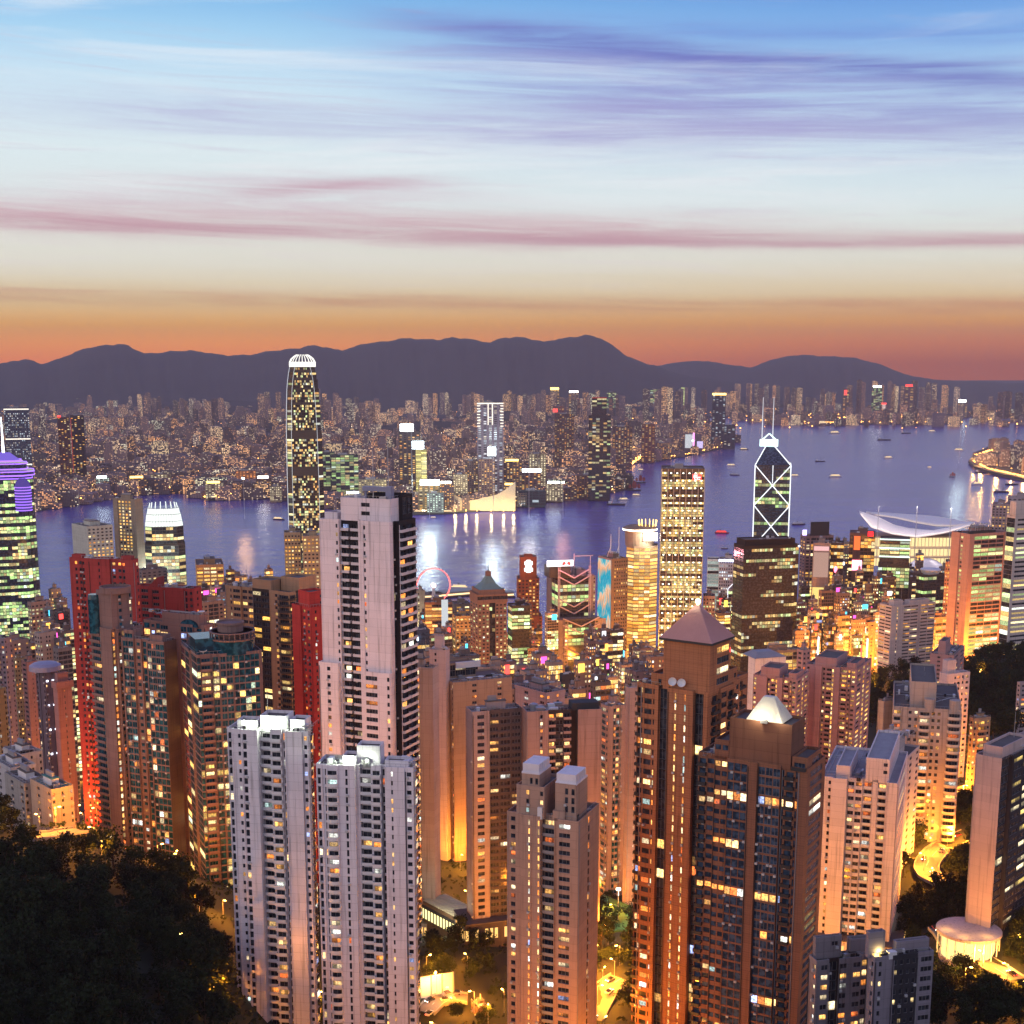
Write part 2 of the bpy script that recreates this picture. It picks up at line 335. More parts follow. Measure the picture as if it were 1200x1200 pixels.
#        char: (weight, width frac, height frac, sill frac, recess depth, lit factor)
BAY = {'.': (1, 0, 0, 0, 0, 0), ',': (0.4, 0, 0, 0, 0, 0), '-': (2, 0, 0, 0, 0, 0),
       'w': (1, .52, .46, .30, .25, 1), 'W': (2, .80, .52, .26, .25, 1), 's': (.8, .5, .72, .12, .25, .6), 'F': (2, .95, .70, .2, .15, 1),
       'G': (1, .92, .80, .12, .15, 1), 'D': (1.4, .98, .97, .01, .5, .25), 'B': (2, .74, .66, .04, .5, 1), 'R': (2, .8, .6, .1, .4, 1),
       'K': (1.6, .8, .62, .2, -.6, 1), 'L': (.5, .5, .62, .2, .2, 6), 'T': (2, .9, .62, .2, .2, 1), 'n': (.6, .55, .5, .3, .2, 1), 'H': (2.2, .94, .42, .4, .35, 1)}
class Tower:
    def __init__(s, name, label, xl, xc, xr, ytop, d, yaw, cat='tower', group=None, depth=None, zb=None, width=None,
                 walls=(0.45, 0.38, 0.38), wall2=None, fh=3.0, lit=0.25, pal=WARM, litk=1.6, glass='c', nwin=100, office=False, par=1.0, line=0.8, streaks=0.25, roof=None, brick=0.0, seed=None):
        th = R(yaw); s.th = th; s.fh = fh; s.lit = lit; s.pal = pal; s.litk = litk; s.nwin = nwin; s.office = office; s.par = par
        c = P(xc, ytop, d); s.c = c
        a = Vector((-sin(th), cos(th))); b = Vector((cos(th), sin(th)))
        def hit(px, v):
            r = ray(px, ytop); rr = Vector((r.x, r.y)); C2 = Vector((c.x, c.y))
            den = v.x * rr.y - v.y * rr.x
            return abs((C2.y * rr.x - C2.x * rr.y) / den) if abs(den) > 1e-6 else 20.0
        s.D = hit(xl, a) if xl < xc - .5 else (depth or 20.0)
        s.W = hit(xr, b) if xr > xc + .5 else (width or 20.0)
        s.D = min(s.D, 46.0); s.W = min(s.W, 75.0)
        if depth: s.D = depth
        if width: s.W = width
        if zb is None:
            zb = min(G(c.x, c.y), G(c.x + a.x * s.D, c.y + a.y * s.D), G(c.x + b.x * s.W, c.y + b.y * s.W)) - 1.5
        s.zb = zb; s.H = c.z - zb; s.d = d
        s.root = empty(name, (c.x, c.y, zb), th, label, cat, group)
        s.wm = [wall(walls, fh, line, streaks, brick=brick), wall(wall2 or walls, fh, line, streaks)]
        s.roofm = roof or ROOF
        s.geo = Geo(); s.wins = []; s.bals = []; s.rnd = random.Random(seed if seed is not None else int(xl * 7 + ytop * 13))
        s.gl = {'c': (GLASS_O, GLASS_F), 't': (TEAL_O, TEAL_F), 'b': (BLUE_O, BLUE_F)}[glass]
        s.litrow = {}
    def z(s, py, px=None, dd=0.0): return P(600 if px is None else px, py, s.d + dd).z - s.zb
    def world(s, x, y, z):
        c_, n_ = cos(s.th), sin(s.th); return Vector((s.c.x + x * c_ - y * n_, s.c.y + x * n_ + y * c_, s.zb + z))
    def color(s, k=1.0, row=None):
        r = s.rnd; p = s.lit
        if s.office and row is not None:
            st = s.litrow.setdefault(row, [r.random() ** 1.3 * 2.0 * s.lit, r.random() < s.lit, r.choice(s.pal)[0]])
            if r.random() < 0.22: st[1] = r.random() < st[0]
            on = st[1] if k <= 1.5 else r.random() < p * k
        else: on = r.random() < p * k
        if not on: return (0, 0, 0)
        tot = sum(q[1] for q in s.pal); u = r.random() * tot
        for c, q in s.pal:
            u -= q
            if u <= 0: break
        kk = s.litk * (0.35 + 1.1 * r.random() ** 1.6)
        return (c[0] * kk, c[1] * kk, c[2] * kk)
    def face(s, p0, p1, z0, z1, pat, mi=0):
        L = hypot(p1[0] - p0[0], p1[1] - p0[1])
        if L < 0.01: return
        ex, ey = (p1[0] - p0[0]) / L, (p1[1] - p0[1]) / L; nx, ny = ey, -ex
        def pt(a, z, dep=0.0): return (p0[0] + ex * a - nx * dep, p0[1] + ey * a - ny * dep, z)
        mid = s.world((p0[0] + p1[0]) / 2, (p0[1] + p1[1]) / 2, z1)
        wn = Vector((nx * cos(s.th) - ny * sin(s.th), nx * sin(s.th) + ny * cos(s.th)))
        vis = -(wn.x * mid.x + wn.y * mid.y) / max(1, hypot(mid.x, mid.y))
        g = s.geo
        if not pat or not pat.strip('.,-') or vis < -0.25:
            g.q(pt(0, z0), pt(L, z0), pt(L, z1), pt(0, z1), mi=mi); return
        tot = sum(BAY[c][0] for c in pat); a = 0.0
        ztop = z1 - s.par; n = int((ztop - z0) / s.fh); rot = atan2(ey, ex)
        for ci, ch in enumerate(pat):
            wt, wf, hf, sf, dep, lk = BAY[ch]; b = a + L * wt / tot
            if wf == 0 or n < 1:
                g.q(pt(a, z0), pt(b, z0), pt(b, z1), pt(a, z1), mi=mi); a = b; continue
            m = (b - a) * (1 - wf) / 2; i0, i1 = a + m, b - m; w_ = i1 - i0; h_ = s.fh * hf
            g.q(pt(a, z0), pt(i0, z0), pt(i0, z1), pt(a, z1), mi=mi); g.q(pt(i1, z0), pt(b, z0), pt(b, z1), pt(i1, z1), mi=mi)
            prev = z1
            for k in range(n):
                zl = ztop - (k + 1) * s.fh + s.fh * sf; zh = zl + h_
                g.q(pt(i0, zh), pt(i1, zh), pt(i1, prev), pt(i0, prev), mi=mi)
                A, B, C, D_ = pt(i0, zl), pt(i1, zl), pt(i1, zh), pt(i0, zh); A2, B2, C2, D2 = pt(i0, zl, dep), pt(i1, zl, dep), pt(i1, zh, dep), pt(i0, zh, dep)
                g.q(A, B, B2, A2, mi=mi); g.q(B, C, C2, B2, mi=mi); g.q(C, D_, D2, C2, mi=mi); g.q(D_, A, A2, D2, mi=mi)
                prev = zl
                col = s.color(lk, row=k)
                s.wins.append((vis * w_ * h_, ztop - k, pt((i0 + i1) / 2, zl, dep), rot, round(w_, 2), round(h_, 2), col))
                if ch == 'B': s.bals.append((vis * w_, pt((a + b) / 2, ztop - (k + 1) * s.fh, 0), rot, round((b - a) * .94, 2), 'sq'))
                if ch == 'R': s.bals.append((vis * w_, pt((a + b) / 2, ztop - (k + 1) * s.fh, 0), rot, round((b - a) * .98, 2), 'rd'))
            g.q(pt(i0, z0), pt(i1, z0), pt(i1, prev), pt(i0, prev), mi=mi); a = b
    def tier(s, z0, z1, left, right, back=None, rect=None, mi=0, roof=True):
        """left: segments from the far left edge to the near corner, right: from the near corner to the right edge; (share, inset depth, bays[, wall index])"""
        x0, x1, y0, y1 = rect or (0, s.W, 0, s.D)
        W, D = x1 - x0, y1 - y0
        if isinstance(left, str): left = [(1, 0, left)]
        if isinstance(right, str): right = [(1, 0, right)]
        tl = sum(q[0] for q in left); tr = sum(q[0] for q in right)
        poly = []; pats = []
        def add(p, pat, m_):  # p: start point of an edge with bays pat
            poly.append(p); pats.append((pat, m_))
        y = y1; segs = []
        dr0 = right[0][1]; dl1 = left[-1][1]
        for i, q in enumerate(left):
            ya = y; y = y - D * q[0] / tl; yb = y if i < len(left) - 1 else y0 + dr0
            segs.append(((x0 + q[1], ya), (x0 + q[1], yb), q[2], q[3] if len(q) > 3 else mi))
        x = x0
        for i, q in enumerate(right):
            xa = x if i else x0 + dl1; x = x + W * q[0] / tr
            segs.append(((xa, y0 + q[1]), (x, y0 + q[1]), q[2], q[3] if len(q) > 3 else mi))
        segs.append(((x1, y1), (segs[0][0][0], y1), back or '', mi))
        for i, (a, b, pat, m_) in enumerate(segs):
            if hypot(a[0] - b[0], a[1] - b[1]) < 0.02: continue
            add(a, pat, m_)
            nb = segs[(i + 1) % len(segs)][0]
            if hypot(b[0] - nb[0], b[1] - nb[1]) > 0.02: add(b, '', m_)
        if s.d < 800 and z1 - z0 > 40:
            n = len(poly); c_ = 0
            for i in range(n):
                if pats[i][0] and c_ < 8 and s.rnd.random() < .7:
                    a, b = Vector(poly[i]), Vector(poly[(i + 1) % n]); L = (b - a).length
                    if L < 1.5: continue
                    e = (b - a) / L; q = a + e * .35 + Vector((e.y, -e.x)) * .16; s.pipe(q, z0, z1 - 1.5); c_ += 1
        s.ring(poly, pats, z0, z1, roof)
        return poly
    def ring(s, poly, pats, z0, z1, roof=True):
        n = len(poly)
        for i in range(n): s.face(poly[i], poly[(i + 1) % n], z0, z1, pats[i][0], pats[i][1])
        if roof:
            t = 0.35; inn = inset(poly, t); zr = z1 - max(0.25, min(1.1, s.par))
            for i in range(n):
                a, b, c, e = poly[i], poly[(i + 1) % n], inn[(i + 1) % n], inn[i]
                s.geo.q((*a, z1), (*b, z1), (*c, z1), (*e, z1), mi=pats[i][1]); s.geo.q((*e, z1), (*c, z1), (*c, zr), (*e, zr), mi=pats[i][1])
            rg = Geo(); rg.prism(inn, zr - 0.3, zr); s.lastroof = rg.build('roof', s.roofm, s.root)
    lastroof = None; onroof = False
    def box(s, name, x0, x1, y0, y1, z0, z1, m):
        g = Geo(); g.box(x0, x1, y0, y1, z0, z1); return g.build(name, m, s.lastroof if s.onroof and s.lastroof else s.root)
    def part(s, name, g, m, **k): return g.build(name, m, s.lastroof if s.onroof and s.lastroof else s.root, **k)
    def pipe(s, p, z0, z1):
        g = Geo(); g.tube((p[0], p[1], z0), (p[0], p[1], z1), .13, 5); g.build('drain_pipe', s.rnd.choice((GREY, DARK, s.wm[0])), s.root)
    def podium(s, ext, h, lit=True, m=None):
        x0, x1, y0, y1 = -ext, s.W + ext * .6, -ext, s.D + ext * .6; g = Geo(); zb = s.zpod; g.box(x0, x1, y0, y1, 0, zb + h); g.build('podium', m or s.wm[1], s.root)
        g = Geo()
        for i in range(14):
            f = i / 14
            if s.rnd.random() < .6: g.box(x0 + (x1 - x0) * f + .4, x0 + (x1 - x0) * (f + 1 / 14) - .4, y0 - .12, y0 - .02, zb + h * .25, zb + h * .75)
            if s.rnd.random() < .6: g.box(x0 - .12, x0 - .02, y0 + (y1 - y0) * f + .4, y0 + (y1 - y0) * (f + 1 / 14) - .4, zb + h * .25, zb + h * .75)
        o = g.build('podium_windows', glow_mat('shop_light', (1, .55, .16), 1.6), s.root); o['kind'] = 'stuff'
        g = Geo(); g.box(x0 - .3, x1 + .3, y0 - .3, y1 + .3, zb + h + .002, zb + h + .5); g.build('podium_roof', ROOF, s.root)
    zpod = 2.0
    def finish(s, bal=None, cap=100):
        s.geo.build('walls', s.wm, s.root)
        ws = sorted(s.wins, key=lambda q: (-round(q[0], 1), -q[1])); ind = ws[:s.nwin]; rest = ws[s.nwin:]
        for (_, _, loc, rot, w_, h_, c) in ind:
            o = bpy.data.objects.new('window', window_mesh(w_, h_, s.gl[0])); COL.objects.link(o); o.parent = s.root
            o.location = loc; o.rotation_euler = (0, 0, rot); o.color = (*c, 1)
        if s.d < 800:
            k = 0
            for (_, _, loc, rot, w_, h_, c) in ws:
                if k < 70 and .5 < w_ < 3.2 and s.rnd.random() < .28:
                    ca, sa = cos(rot), sin(rot); ox = s.rnd.choice((-.3, .3)) * w_; oy = -.55
                    o = bpy.data.objects.new('air_conditioner', AC_MESH); COL.objects.link(o); o.parent = s.root; k += 1
                    o.location = (loc[0] + ox * ca - oy * sa, loc[1] + ox * sa + oy * ca, loc[2] - .75); o.rotation_euler = (0, 0, rot)
        if rest:
            g = Geo()
            for (_, _, loc, rot, w_, h_, c) in rest:
                ca, sa = cos(rot), sin(rot)
                def tp(x, z, y=0.0): return (loc[0] + x * ca - y * sa, loc[1] + x * sa + y * ca, loc[2] + z)
                nm = max(1, int(w_ / 1.6))
                if s.d > 900 or nm == 1:
                    g.raw([tp(-w_ / 2, 0), tp(w_ / 2, 0), tp(w_ / 2, h_), tp(-w_ / 2, h_)], [(0, 1, 2, 3)], 0, c)
                else:
                    for j in range(nm):
                        xa = -w_ / 2 + w_ * j / nm + .05; xb = -w_ / 2 + w_ * (j + 1) / nm - .05
                        g.raw([tp(xa, 0.05), tp(xb, 0.05), tp(xb, h_ - .05), tp(xa, h_ - .05)], [(0, 1, 2, 3)], 0, c)
                    g.raw([tp(-w_ / 2, 0, .06), tp(w_ / 2, 0, .06), tp(w_ / 2, h_, .06), tp(-w_ / 2, h_, .06)], [(0, 1, 2, 3)], 1)
            o = g.build('window_rows', [s.gl[1], FRAME], s.root, glow=True); o['kind'] = 'stuff'
        bl = sorted(s.bals, key=lambda q: -q[0]); bm_ = bal or s.wm[0]
        for (_, loc, rot, w_, kind) in bl[:cap]:
            o = bpy.data.objects.new('balcony', balcony_mesh(w_, kind, bm_)); COL.objects.link(o); o.parent = s.root; o.location = loc; o.rotation_euler = (0, 0, rot)
        if bl[cap:]:
            g = Geo()
            for (_, loc, rot, w_, kind) in bl[cap:]:
                me = balcony_mesh(w_, kind, bm_); ca, sa = cos(rot), sin(rot)
                g.raw([(loc[0] + v.co.x * ca - v.co.y * sa, loc[1] + v.co.x * sa + v.co.y * ca, loc[2] + v.co.z) for v in me.vertices], [tuple(p.vertices) for p in me.polygons])
            o = g.build('balcony_rows', bm_, s.root); o['kind'] = 'stuff'
        return s
    # roof furniture
    def clutter(s, *a, **k):
        s.onroof = True; s.clutter_(*a, **k); s.onroof = False
    def clutter_(s, x0, x1, y0, y1, z, n=6, house=True, hh=5.0, m=None, dish=0, mast=0, tank=0):
        r = s.rnd; W, D = x1 - x0, y1 - y0; m = m or s.wm[0]
        if house:
            hx0, hx1 = x0 + W * .3, x0 + W * .72; hy0, hy1 = y0 + D * .3, y0 + D * .75
            s.box('lift_house', hx0, hx1, hy0, hy1, z - .3, z + hh, m); s.box('roof_slab', hx0 - .3, hx1 + .3, hy0 - .3, hy1 + .3, z + hh + .002, z + hh + .35, s.roofm)
            s.box('water_tank', hx0 + .8, hx0 + (hx1 - hx0) * .55, hy0 + .8, hy1 - .8, z + hh + .35, z + hh + 2.4, GREY)
        for i in range(n):
            a = r.uniform(.6, 1.8); b = r.uniform(.6, 1.8); cx = r.uniform(x0 + 1.6, max(x0 + 1.7, x1 - 1.6)); cy_ = r.choice((r.uniform(y0 + 1.2, y0 + D * .25), r.uniform(y0 + D * .78, y1 - 1.2)))
            s.box(r.choice(('air_conditioner', 'vent_duct', 'plant_cabinet')), cx - a, cx + a, cy_ - b * .6, cy_ + b * .6, z - .1, z + r.uniform(.9, 2.2), r.choice((GREY, WHITE, DARK, STEEL)))
        if s.d < 1300:
            g = Geo()
            for i in range(3):
                yy = y0 + D * r.uniform(.05, .95); g.tube((x0, yy, z + .35), (x1, yy, z + .35), .12, 5); xx = x0 + W * r.uniform(.05, .95); g.tube((xx, y0, z + .6), (xx, y1, z + .6), .1, 5)
            s.part('roof_pipes', g, STEEL)
            g = Geo()
            for i in range(5): g.tube((x0 + W * r.random(), y0 + D * r.random(), z - .3), (x0 + W * r.random(), y0 + D * r.random(), z + .1), .25, 5)
            nn = max(3, int(W / 1.6))
            for i in range(nn + 1): g.tube((x0 + W * i / nn, y0 - .6, z + .9), (x0 + W * i / nn, y0 - .6, z + 2.0), .05, 4)
            g.tube((x0, y0 - .6, z + 2.0), (x1, y0 - .6, z + 2.0), .06, 4); nn = max(3, int(D / 1.6))
            for i in range(nn + 1): g.tube((x0 - .6, y0 + D * i / nn, z + .9), (x0 - .6, y0 + D * i / nn, z + 2.0), .05, 4)
            g.tube((x0 - .6, y0, z + 2.0), (x0 - .6, y1, z + 2.0), .06, 4); s.part('railing', g, STEEL)
        for i in range(dish):
            g = Geo(); cx, cy_ = x0 + W * (.3 + .2 * i), y0 + 1.6; g.lathe([(.15, z), (.15, z + 1.2), (1.5, z + 2.0), (1.62, z + 2.3), (1.4, z + 2.12), (.1, z + 1.5)], 14, (cx, cy_)); s.part('satellite_dish', g, WHITE)
        for i in range(mast):
            g = Geo(); cx, cy_ = x0 + W * (.35 + .22 * i), y0 + D * .55; g.tube((cx, cy_, z), (cx, cy_, z + hh + 9), .16, 6, r2=.07); g.tube((cx, cy_, z + hh + 5), (cx + 1, cy_, z + hh + 5), .07); s.part('antenna', g, STEEL)
        for i in range(tank):
            g = Geo(); cx, cy_ = x0 + W * (.2 + .5 * i), y0 + D * .5; g.lathe([(1.6, z), (1.6, z + 2.6), (.2, z + 3.1)], 14, (cx, cy_)); s.part('water_tank', g, STEEL)
g = Geo(); g.box(-.42, .42, -.28, .28, 0, .58); g.box(-.46, .46, -.3, .34, -.1, -.02); AC_MESH = g.mesh('air_conditioner', [pmat('ac_casing', (.5, .5, .5), .6)])
_wm, _bm = {}, {}
def window_mesh(w_, h_, gm):
    k = (w_, h_, gm.name)
    if k not in _wm:
        g = Geo(); nm = max(1, round(w_ / 1.3)); f = .07
        g.q((-w_ / 2, .03, 0), (w_ / 2, .03, 0), (w_ / 2, .03, h_), (-w_ / 2, .03, h_), mi=1)
        for (a, b, c, d_) in [(-w_ / 2, w_ / 2, 0, f), (-w_ / 2, w_ / 2, h_ - f, h_), (-w_ / 2, -w_ / 2 + f, f, h_ - f), (w_ / 2 - f, w_ / 2, f, h_ - f)] + [(-w_ / 2 + w_ * j / nm - .035, -w_ / 2 + w_ * j / nm + .035, f, h_ - f) for j in range(1, nm)]:
            g.box(a, b, -.05, .028, c, d_, 0)
        _wm[k] = g.mesh('window', [FRAME, gm])
    return _wm[k]
def balcony_mesh(w_, kind, m):
    k = (w_, kind, m.name)
    if k not in _bm:
        g = Geo()
        if kind == 'sq':
            dp = 1.25
            for b in [(-w_ / 2, w_ / 2, -dp, 0, -.14, .02), (-w_ / 2, w_ / 2, -dp, -dp + .1, .02, 1.0), (-w_ / 2, -w_ / 2 + .1, -dp + .1, 0, .02, 1.0), (w_ / 2 - .1, w_ / 2, -dp + .1, 0, .02, 1.0)]: g.box(*b)
        else:
            r = w_ / 2; n = 10; o_ = [(r * cos(pi + pi * i / n), .62 * r * sin(pi + pi * i / n)) for i in range(n + 1)]; i_ = [(p[0] * .92, p[1] * .92) for p in o_]
            g.prism(o_, -.15, .02); g.prism(o_ + list(reversed(i_)), .02, 1.05)
        _bm[k] = g.mesh('balcony', [m])
    return _bm[k]
def lamp(loc, power, col=(1.0, 0.47, 0.10), radius=1.5, parent=None, name='light_bulb'):
    l = bpy.data.lights.new(name, 'POINT'); l.energy = power; l.color = col; l.shadow_soft_size = radius
    o = bpy.data.objects.new(name, l); COL.objects.link(o); o.location = loc
    if parent: o.parent = parent
    return o
# ================================================================= ground, water, land
def sheet(name, xs, ys, zf, m, kind='structure'):
    v = [(x, y, zf(x, y)) for y in ys for x in xs]; n = len(xs)
    f = [(j * n + i, j * n + i + 1, (j + 1) * n + i + 1, (j + 1) * n + i) for j in range(len(ys) - 1) for i in range(n - 1)]
    me = bpy.data.meshes.new(name); me.from_pydata(v, [], f); me.materials.append(m); me.polygons.foreach_set('use_smooth', [True] * len(f)); me.update()
    o = bpy.data.objects.new(name, me); COL.objects.link(o); return tag(o, kind=kind)
SOIL = pmat('hillside_soil', (0.030, 0.036, 0.022), 0.95, noise=0.5, nscale=0.05, bump=0.4)
def near_ground(x, y):
    z = G(x, y)
    if y > 1880 and y < 2700: z = z + (-6 - z) * max(0, min(1, (y - (1880 + max(0, x - 300) * .55)) / 60.0))
    if y >= 2700: z = -6
    return z
sheet('ground', [-1600 + 40 * i for i in range(101)], [-120 + 30 * i for i in range(100)], near_ground, SOIL)

wm_ = bpy.data.materials.new('harbour_water'); wm_.use_nodes = True; t = NT(wm_.node_tree); t.n.clear()
b = t.new('ShaderNodeBsdfPrincipled'); t.l.new(b.outputs[0], t.new('ShaderNodeOutputMaterial').inputs[0])
c = t.new('ShaderNodeTexCoord').outputs['Object']
n1 = t.noise(c, 0.012, 6.0, 0.6); s_ = t.new('ShaderNodeSeparateXYZ'); t.l.new(c, s_.inputs[0])
n2 = t.noise(t.comb(t.m('MULTIPLY', s_.outputs[0], 0.0009), t.m('MULTIPLY', s_.outputs[1], 0.004), 0.0), 1.0, 4.0, 0.6)
n3 = t.noise(c, 0.12, 3.0, 0.6)
t.l.new(t.mix(t.smooth(n2, 0.35, 0.7), (0.030, 0.025, 0.30, 1), (0.046, 0.038, 0.38, 1)), b.inputs['Base Color'])
b.inputs['Roughness'].default_value = 0.22; b.inputs['IOR'].default_value = 1.27
bp = t.new('ShaderNodeBump'); bp.inputs['Strength'].default_value = 0.55; bp.inputs['Distance'].default_value = 6.0
t.l.new(t.m('ADD', n1, t.m('MULTIPLY', n3, 0.12)), bp.inputs['Height']); t.l.new(bp.outputs[0], b.inputs['Normal'])
g = Geo(); g.raw([(-16000, 1500, 0), (16000, 1500, 0), (16000, 23000, 0), (-16000, 23000, 0)], [(0, 1, 2, 3)])
tag(g.build('water', wm_), kind='structure')

# far shore: land slabs following the shoreline of the photograph
LAND = pmat('city_ground', (0.045, 0.042, 0.04), 0.9, noise=0.4, nscale=0.02)
def land(name, pix, z=4.0, far=22500):
    pts = [PZ(px, py, 0.0) for px, py in pix]
    poly = [(p.x, p.y) for p in pts]
    g = Geo(); g.prism(poly, -4.0, z); return tag(g.build(name, LAND), kind='structure')
SH_W = [(-400, 606), (30, 602), (85, 592), (128, 584), (165, 580), (205, 577), (240, 584), (262, 587), (330, 583), (390, 598), (470, 604), (520, 603), (560, 600), (632, 592), (655, 585), (700, 581), (732, 575),
        (722, 560), (716, 551), (736, 544), (770, 541), (815, 533), (850, 525), (862, 518), (850, 508), (822, 503), (790, 497)]
land('peninsula_land', SH_W + [(700, 470), (300, 466), (-400, 470)])
land('far_shore_land', [(-900, 446.0), (-900, 488), (790, 490), (960, 489.5), (1060, 489.2), (1400, 488), (1900, 484), (1900, 446.0)], 5.0)
land('runway_land', [(952, 498.5), (1010, 497.5), (1128, 497), (1128, 494.2), (1010, 494.2), (952, 494.5)], 4.5)
land('east_island_land', [(1138, 545), (1165, 553), (1205, 560), (1500, 600), (1500, 515), (1240, 520), (1160, 524), (1140, 532)], 5.0)

# mountains beyond the city
MT = pmat('mountain_scrub', (0.032, 0.034, 0.030), 0.95, noise=0.75, nscale=0.0016, bump=1.0)
def interp(pl, x):
    if x <= pl[0][0]: return pl[0][1]
    for (a, b), (c, d_) in zip(pl, pl[1:]):
        if x <= c: return b + (d_ - b) * (x - a) / (c - a)
    return pl[-1][1]
def hnoise(x, seed):
    return sum(sin(x * f + seed * (i + 1.7)) * a for i, (f, a) in enumerate([(0.11, 1.0), (0.23, .6), (0.51, .4), (1.1, .25)]))
def mountains(name, ridge, d, base_d, seed, amp=0.8):
    xs = [ridge[0][0] + (ridge[-1][0] - ridge[0][0]) * i / 260 for i in range(261)]; v = []; rows = 15
    for j in range(rows):
        f = j / (rows - 1)                       # 0 foot in front, ridge at 0.7, 1 foot behind
        for px in xs:
            py = interp(ridge, px) + hnoise(px, seed) * amp
            top = P(px, py, d); zt = max(10.0, top.z)
            if f <= 0.7: k = f / 0.7; dd = base_d + (d - base_d) * k; z = zt * (k ** 1.25)
            else: k = (1 - f) / 0.3; dd = d + (1 - k) * 3000; z = zt * k
            rg = abs(sin(px * .085 + sin(px * .031 + j * .22) * 1.7 + seed)) - .5 + (abs(sin(px * .23 + j * .35 + seed)) - .5) * .6 + sin(px * .61 - j * .8) * .16
            z += rg * zt * .05 * (k * (1 - k)) * 4
            v.append((top.x / d * dd, dd, z if k > 0 else -5))
    n = len(xs); fc = [(j * n + i, j * n + i + 1, (j + 1) * n + i + 1, (j + 1) * n + i) for j in range(rows - 1) for i in range(n - 1)]
    me = bpy.data.meshes.new(name); me.from_pydata(v, [], fc); me.materials.append(MT); me.polygons.foreach_set('use_smooth', [True] * len(fc)); me.update()
    o = bpy.data.objects.new(name, me); COL.objects.link(o); return tag(o, kind='structure')
mountains('mountain', [(-300, 430), (-60, 424), (0, 423), (30, 419), (50, 424), (80, 414), (105, 403), (125, 400.5), (147, 401), (170, 411), (195, 410), (225, 407), (260, 414), (300, 412), (340, 405), (370, 402), (400, 407), (430, 399), (470, 393),
           (500, 394), (530, 392), (560, 395), (575, 397), (590, 392), (615, 391.5), (640, 397), (665, 392), (686, 387.5), (705, 393), (730, 411), (750, 421), (775, 430), (810, 440), (860, 446)], 15000, 11800, 1.0)
mountains('mountain_beyond', [(640, 446), (700, 440), (760, 428), (800, 422), (830, 421), (860, 427), (880, 429), (905, 419), (940, 413), (975, 416), (1000, 416.5), (1030, 425), (1060, 437), (1090, 444), (1250, 451), (1500, 450)], 18500, 14500, 2.3, 0.4)

# ================================================================= near apartment towers
ORNG = (0.50, 0.30, 0.20)
def n_white_left():
    t = Tower('apartment_tower', 'white apartment tower with floodlit stepped roof beside the dark wooded slope', 265, 360, 376, 858, 460, 80, walls=(0.60, 0.57, 0.60), wall2=(.55, .5, .46), fh=3.1, lit=.16, nwin=100, seed=3)
    L = [(.07, .7, 's'), (.12, 0, '.w'), (.20, -.6, 's.'), (.13, 3.0, 'B'), (.14, 1.7, 'B'), (.06, 2.4, 's'), (.21, 0, '--'), (.07, .8, 'w')]
    Rr = [(.25, 0, 'K', 1), (.25, 1.1, 'K', 1), (.25, 2.2, 'K', 1), (.25, 3.3, 'K', 1)]
    t.tier(0, t.H, L, Rr)
    W, D, H = t.W, t.D, t.H
    t.tier(H - 1, H + 4.2, '', '', rect=(W * .25, W * .8, D * .30, D * .62)); t.tier(H - 1, H + 2.4, '', '', rect=(W * .2, W * .6, D * .66, D * .9))
    t.tier(H - 1, H + 3.0, '', '', rect=(W * .3, W * .75, D * .08, D * .26))
    t.clutter(1, W - 1, 1, D - 1, H - 1, 10, house=False, dish=1, mast=1)
    for i, (x, y) in enumerate([(.14, .42), (.12, .55), (.14, .75), (.13, .2)]):
        g = Geo(); g.tube((W * x, D * y, H - 1), (W * x, D * y, H + 1.2), .1); o = t.part('floodlight', g, STEEL)
        lamp((W * x, D * y, H + 1.6), 1500, (.85, 1.0, .72), .4, o)
    t.finish(WHITE)
def n_white_right():
    t = Tower('apartment_tower', 'white apartment tower with floodlit roof garden in front of the tall pink tower', 370, 484, 493, 900, 445, 82, walls=(0.60, 0.57, 0.61), wall2=(.55, .5, .46), fh=3.1, lit=.2, seed=5)
    L = [(.06, .4, 's'), (.05, 0, '.s'), (.12, -.5, 'R'), (.17, 0, '.s.'), (.04, 1.5, '.'), (.12, 2.6, 'B'), (.10, 1.4, 'B'), (.05, 2.4, 's'), (.20, 0, '.n..'), (.09, .4, 'w')]
    t.tier(0, t.H, L, [(.33, 0, 'K', 1), (.33, .9, 'K', 1), (.34, 1.8, 'K', 1)])
    W, D, H = t.W, t.D, t.H
    t.tier(H - 1, H + 6.0, '', '', rect=(W * .3, W * .8, D * .36, D * .60)); t.tier(H - 1, H + 2.6, '', '', rect=(W * .2, W * .7, D * .60, D * .74))
    t.tier(H - 1, H + 1.8, '', '', rect=(W * .15, W * .6, D * .06, D * .30), roof=True)
    t.clutter(1, W - 1, 1, D - 1, H - 1, 12, house=False, dish=1, tank=1)
    for (x, y) in [(.12, .8), (.10, .66), (.12, .48)]:
        g = Geo(); g.tube((W * x, D * y, H - 1), (W * x, D * y, H + 1.2), .1); o = t.part('floodlight', g, STEEL)
        lamp((W * x, D * y, H + 1.6), 1300, (.85, 1.0, .72), .4, o)
    t.finish(WHITE)
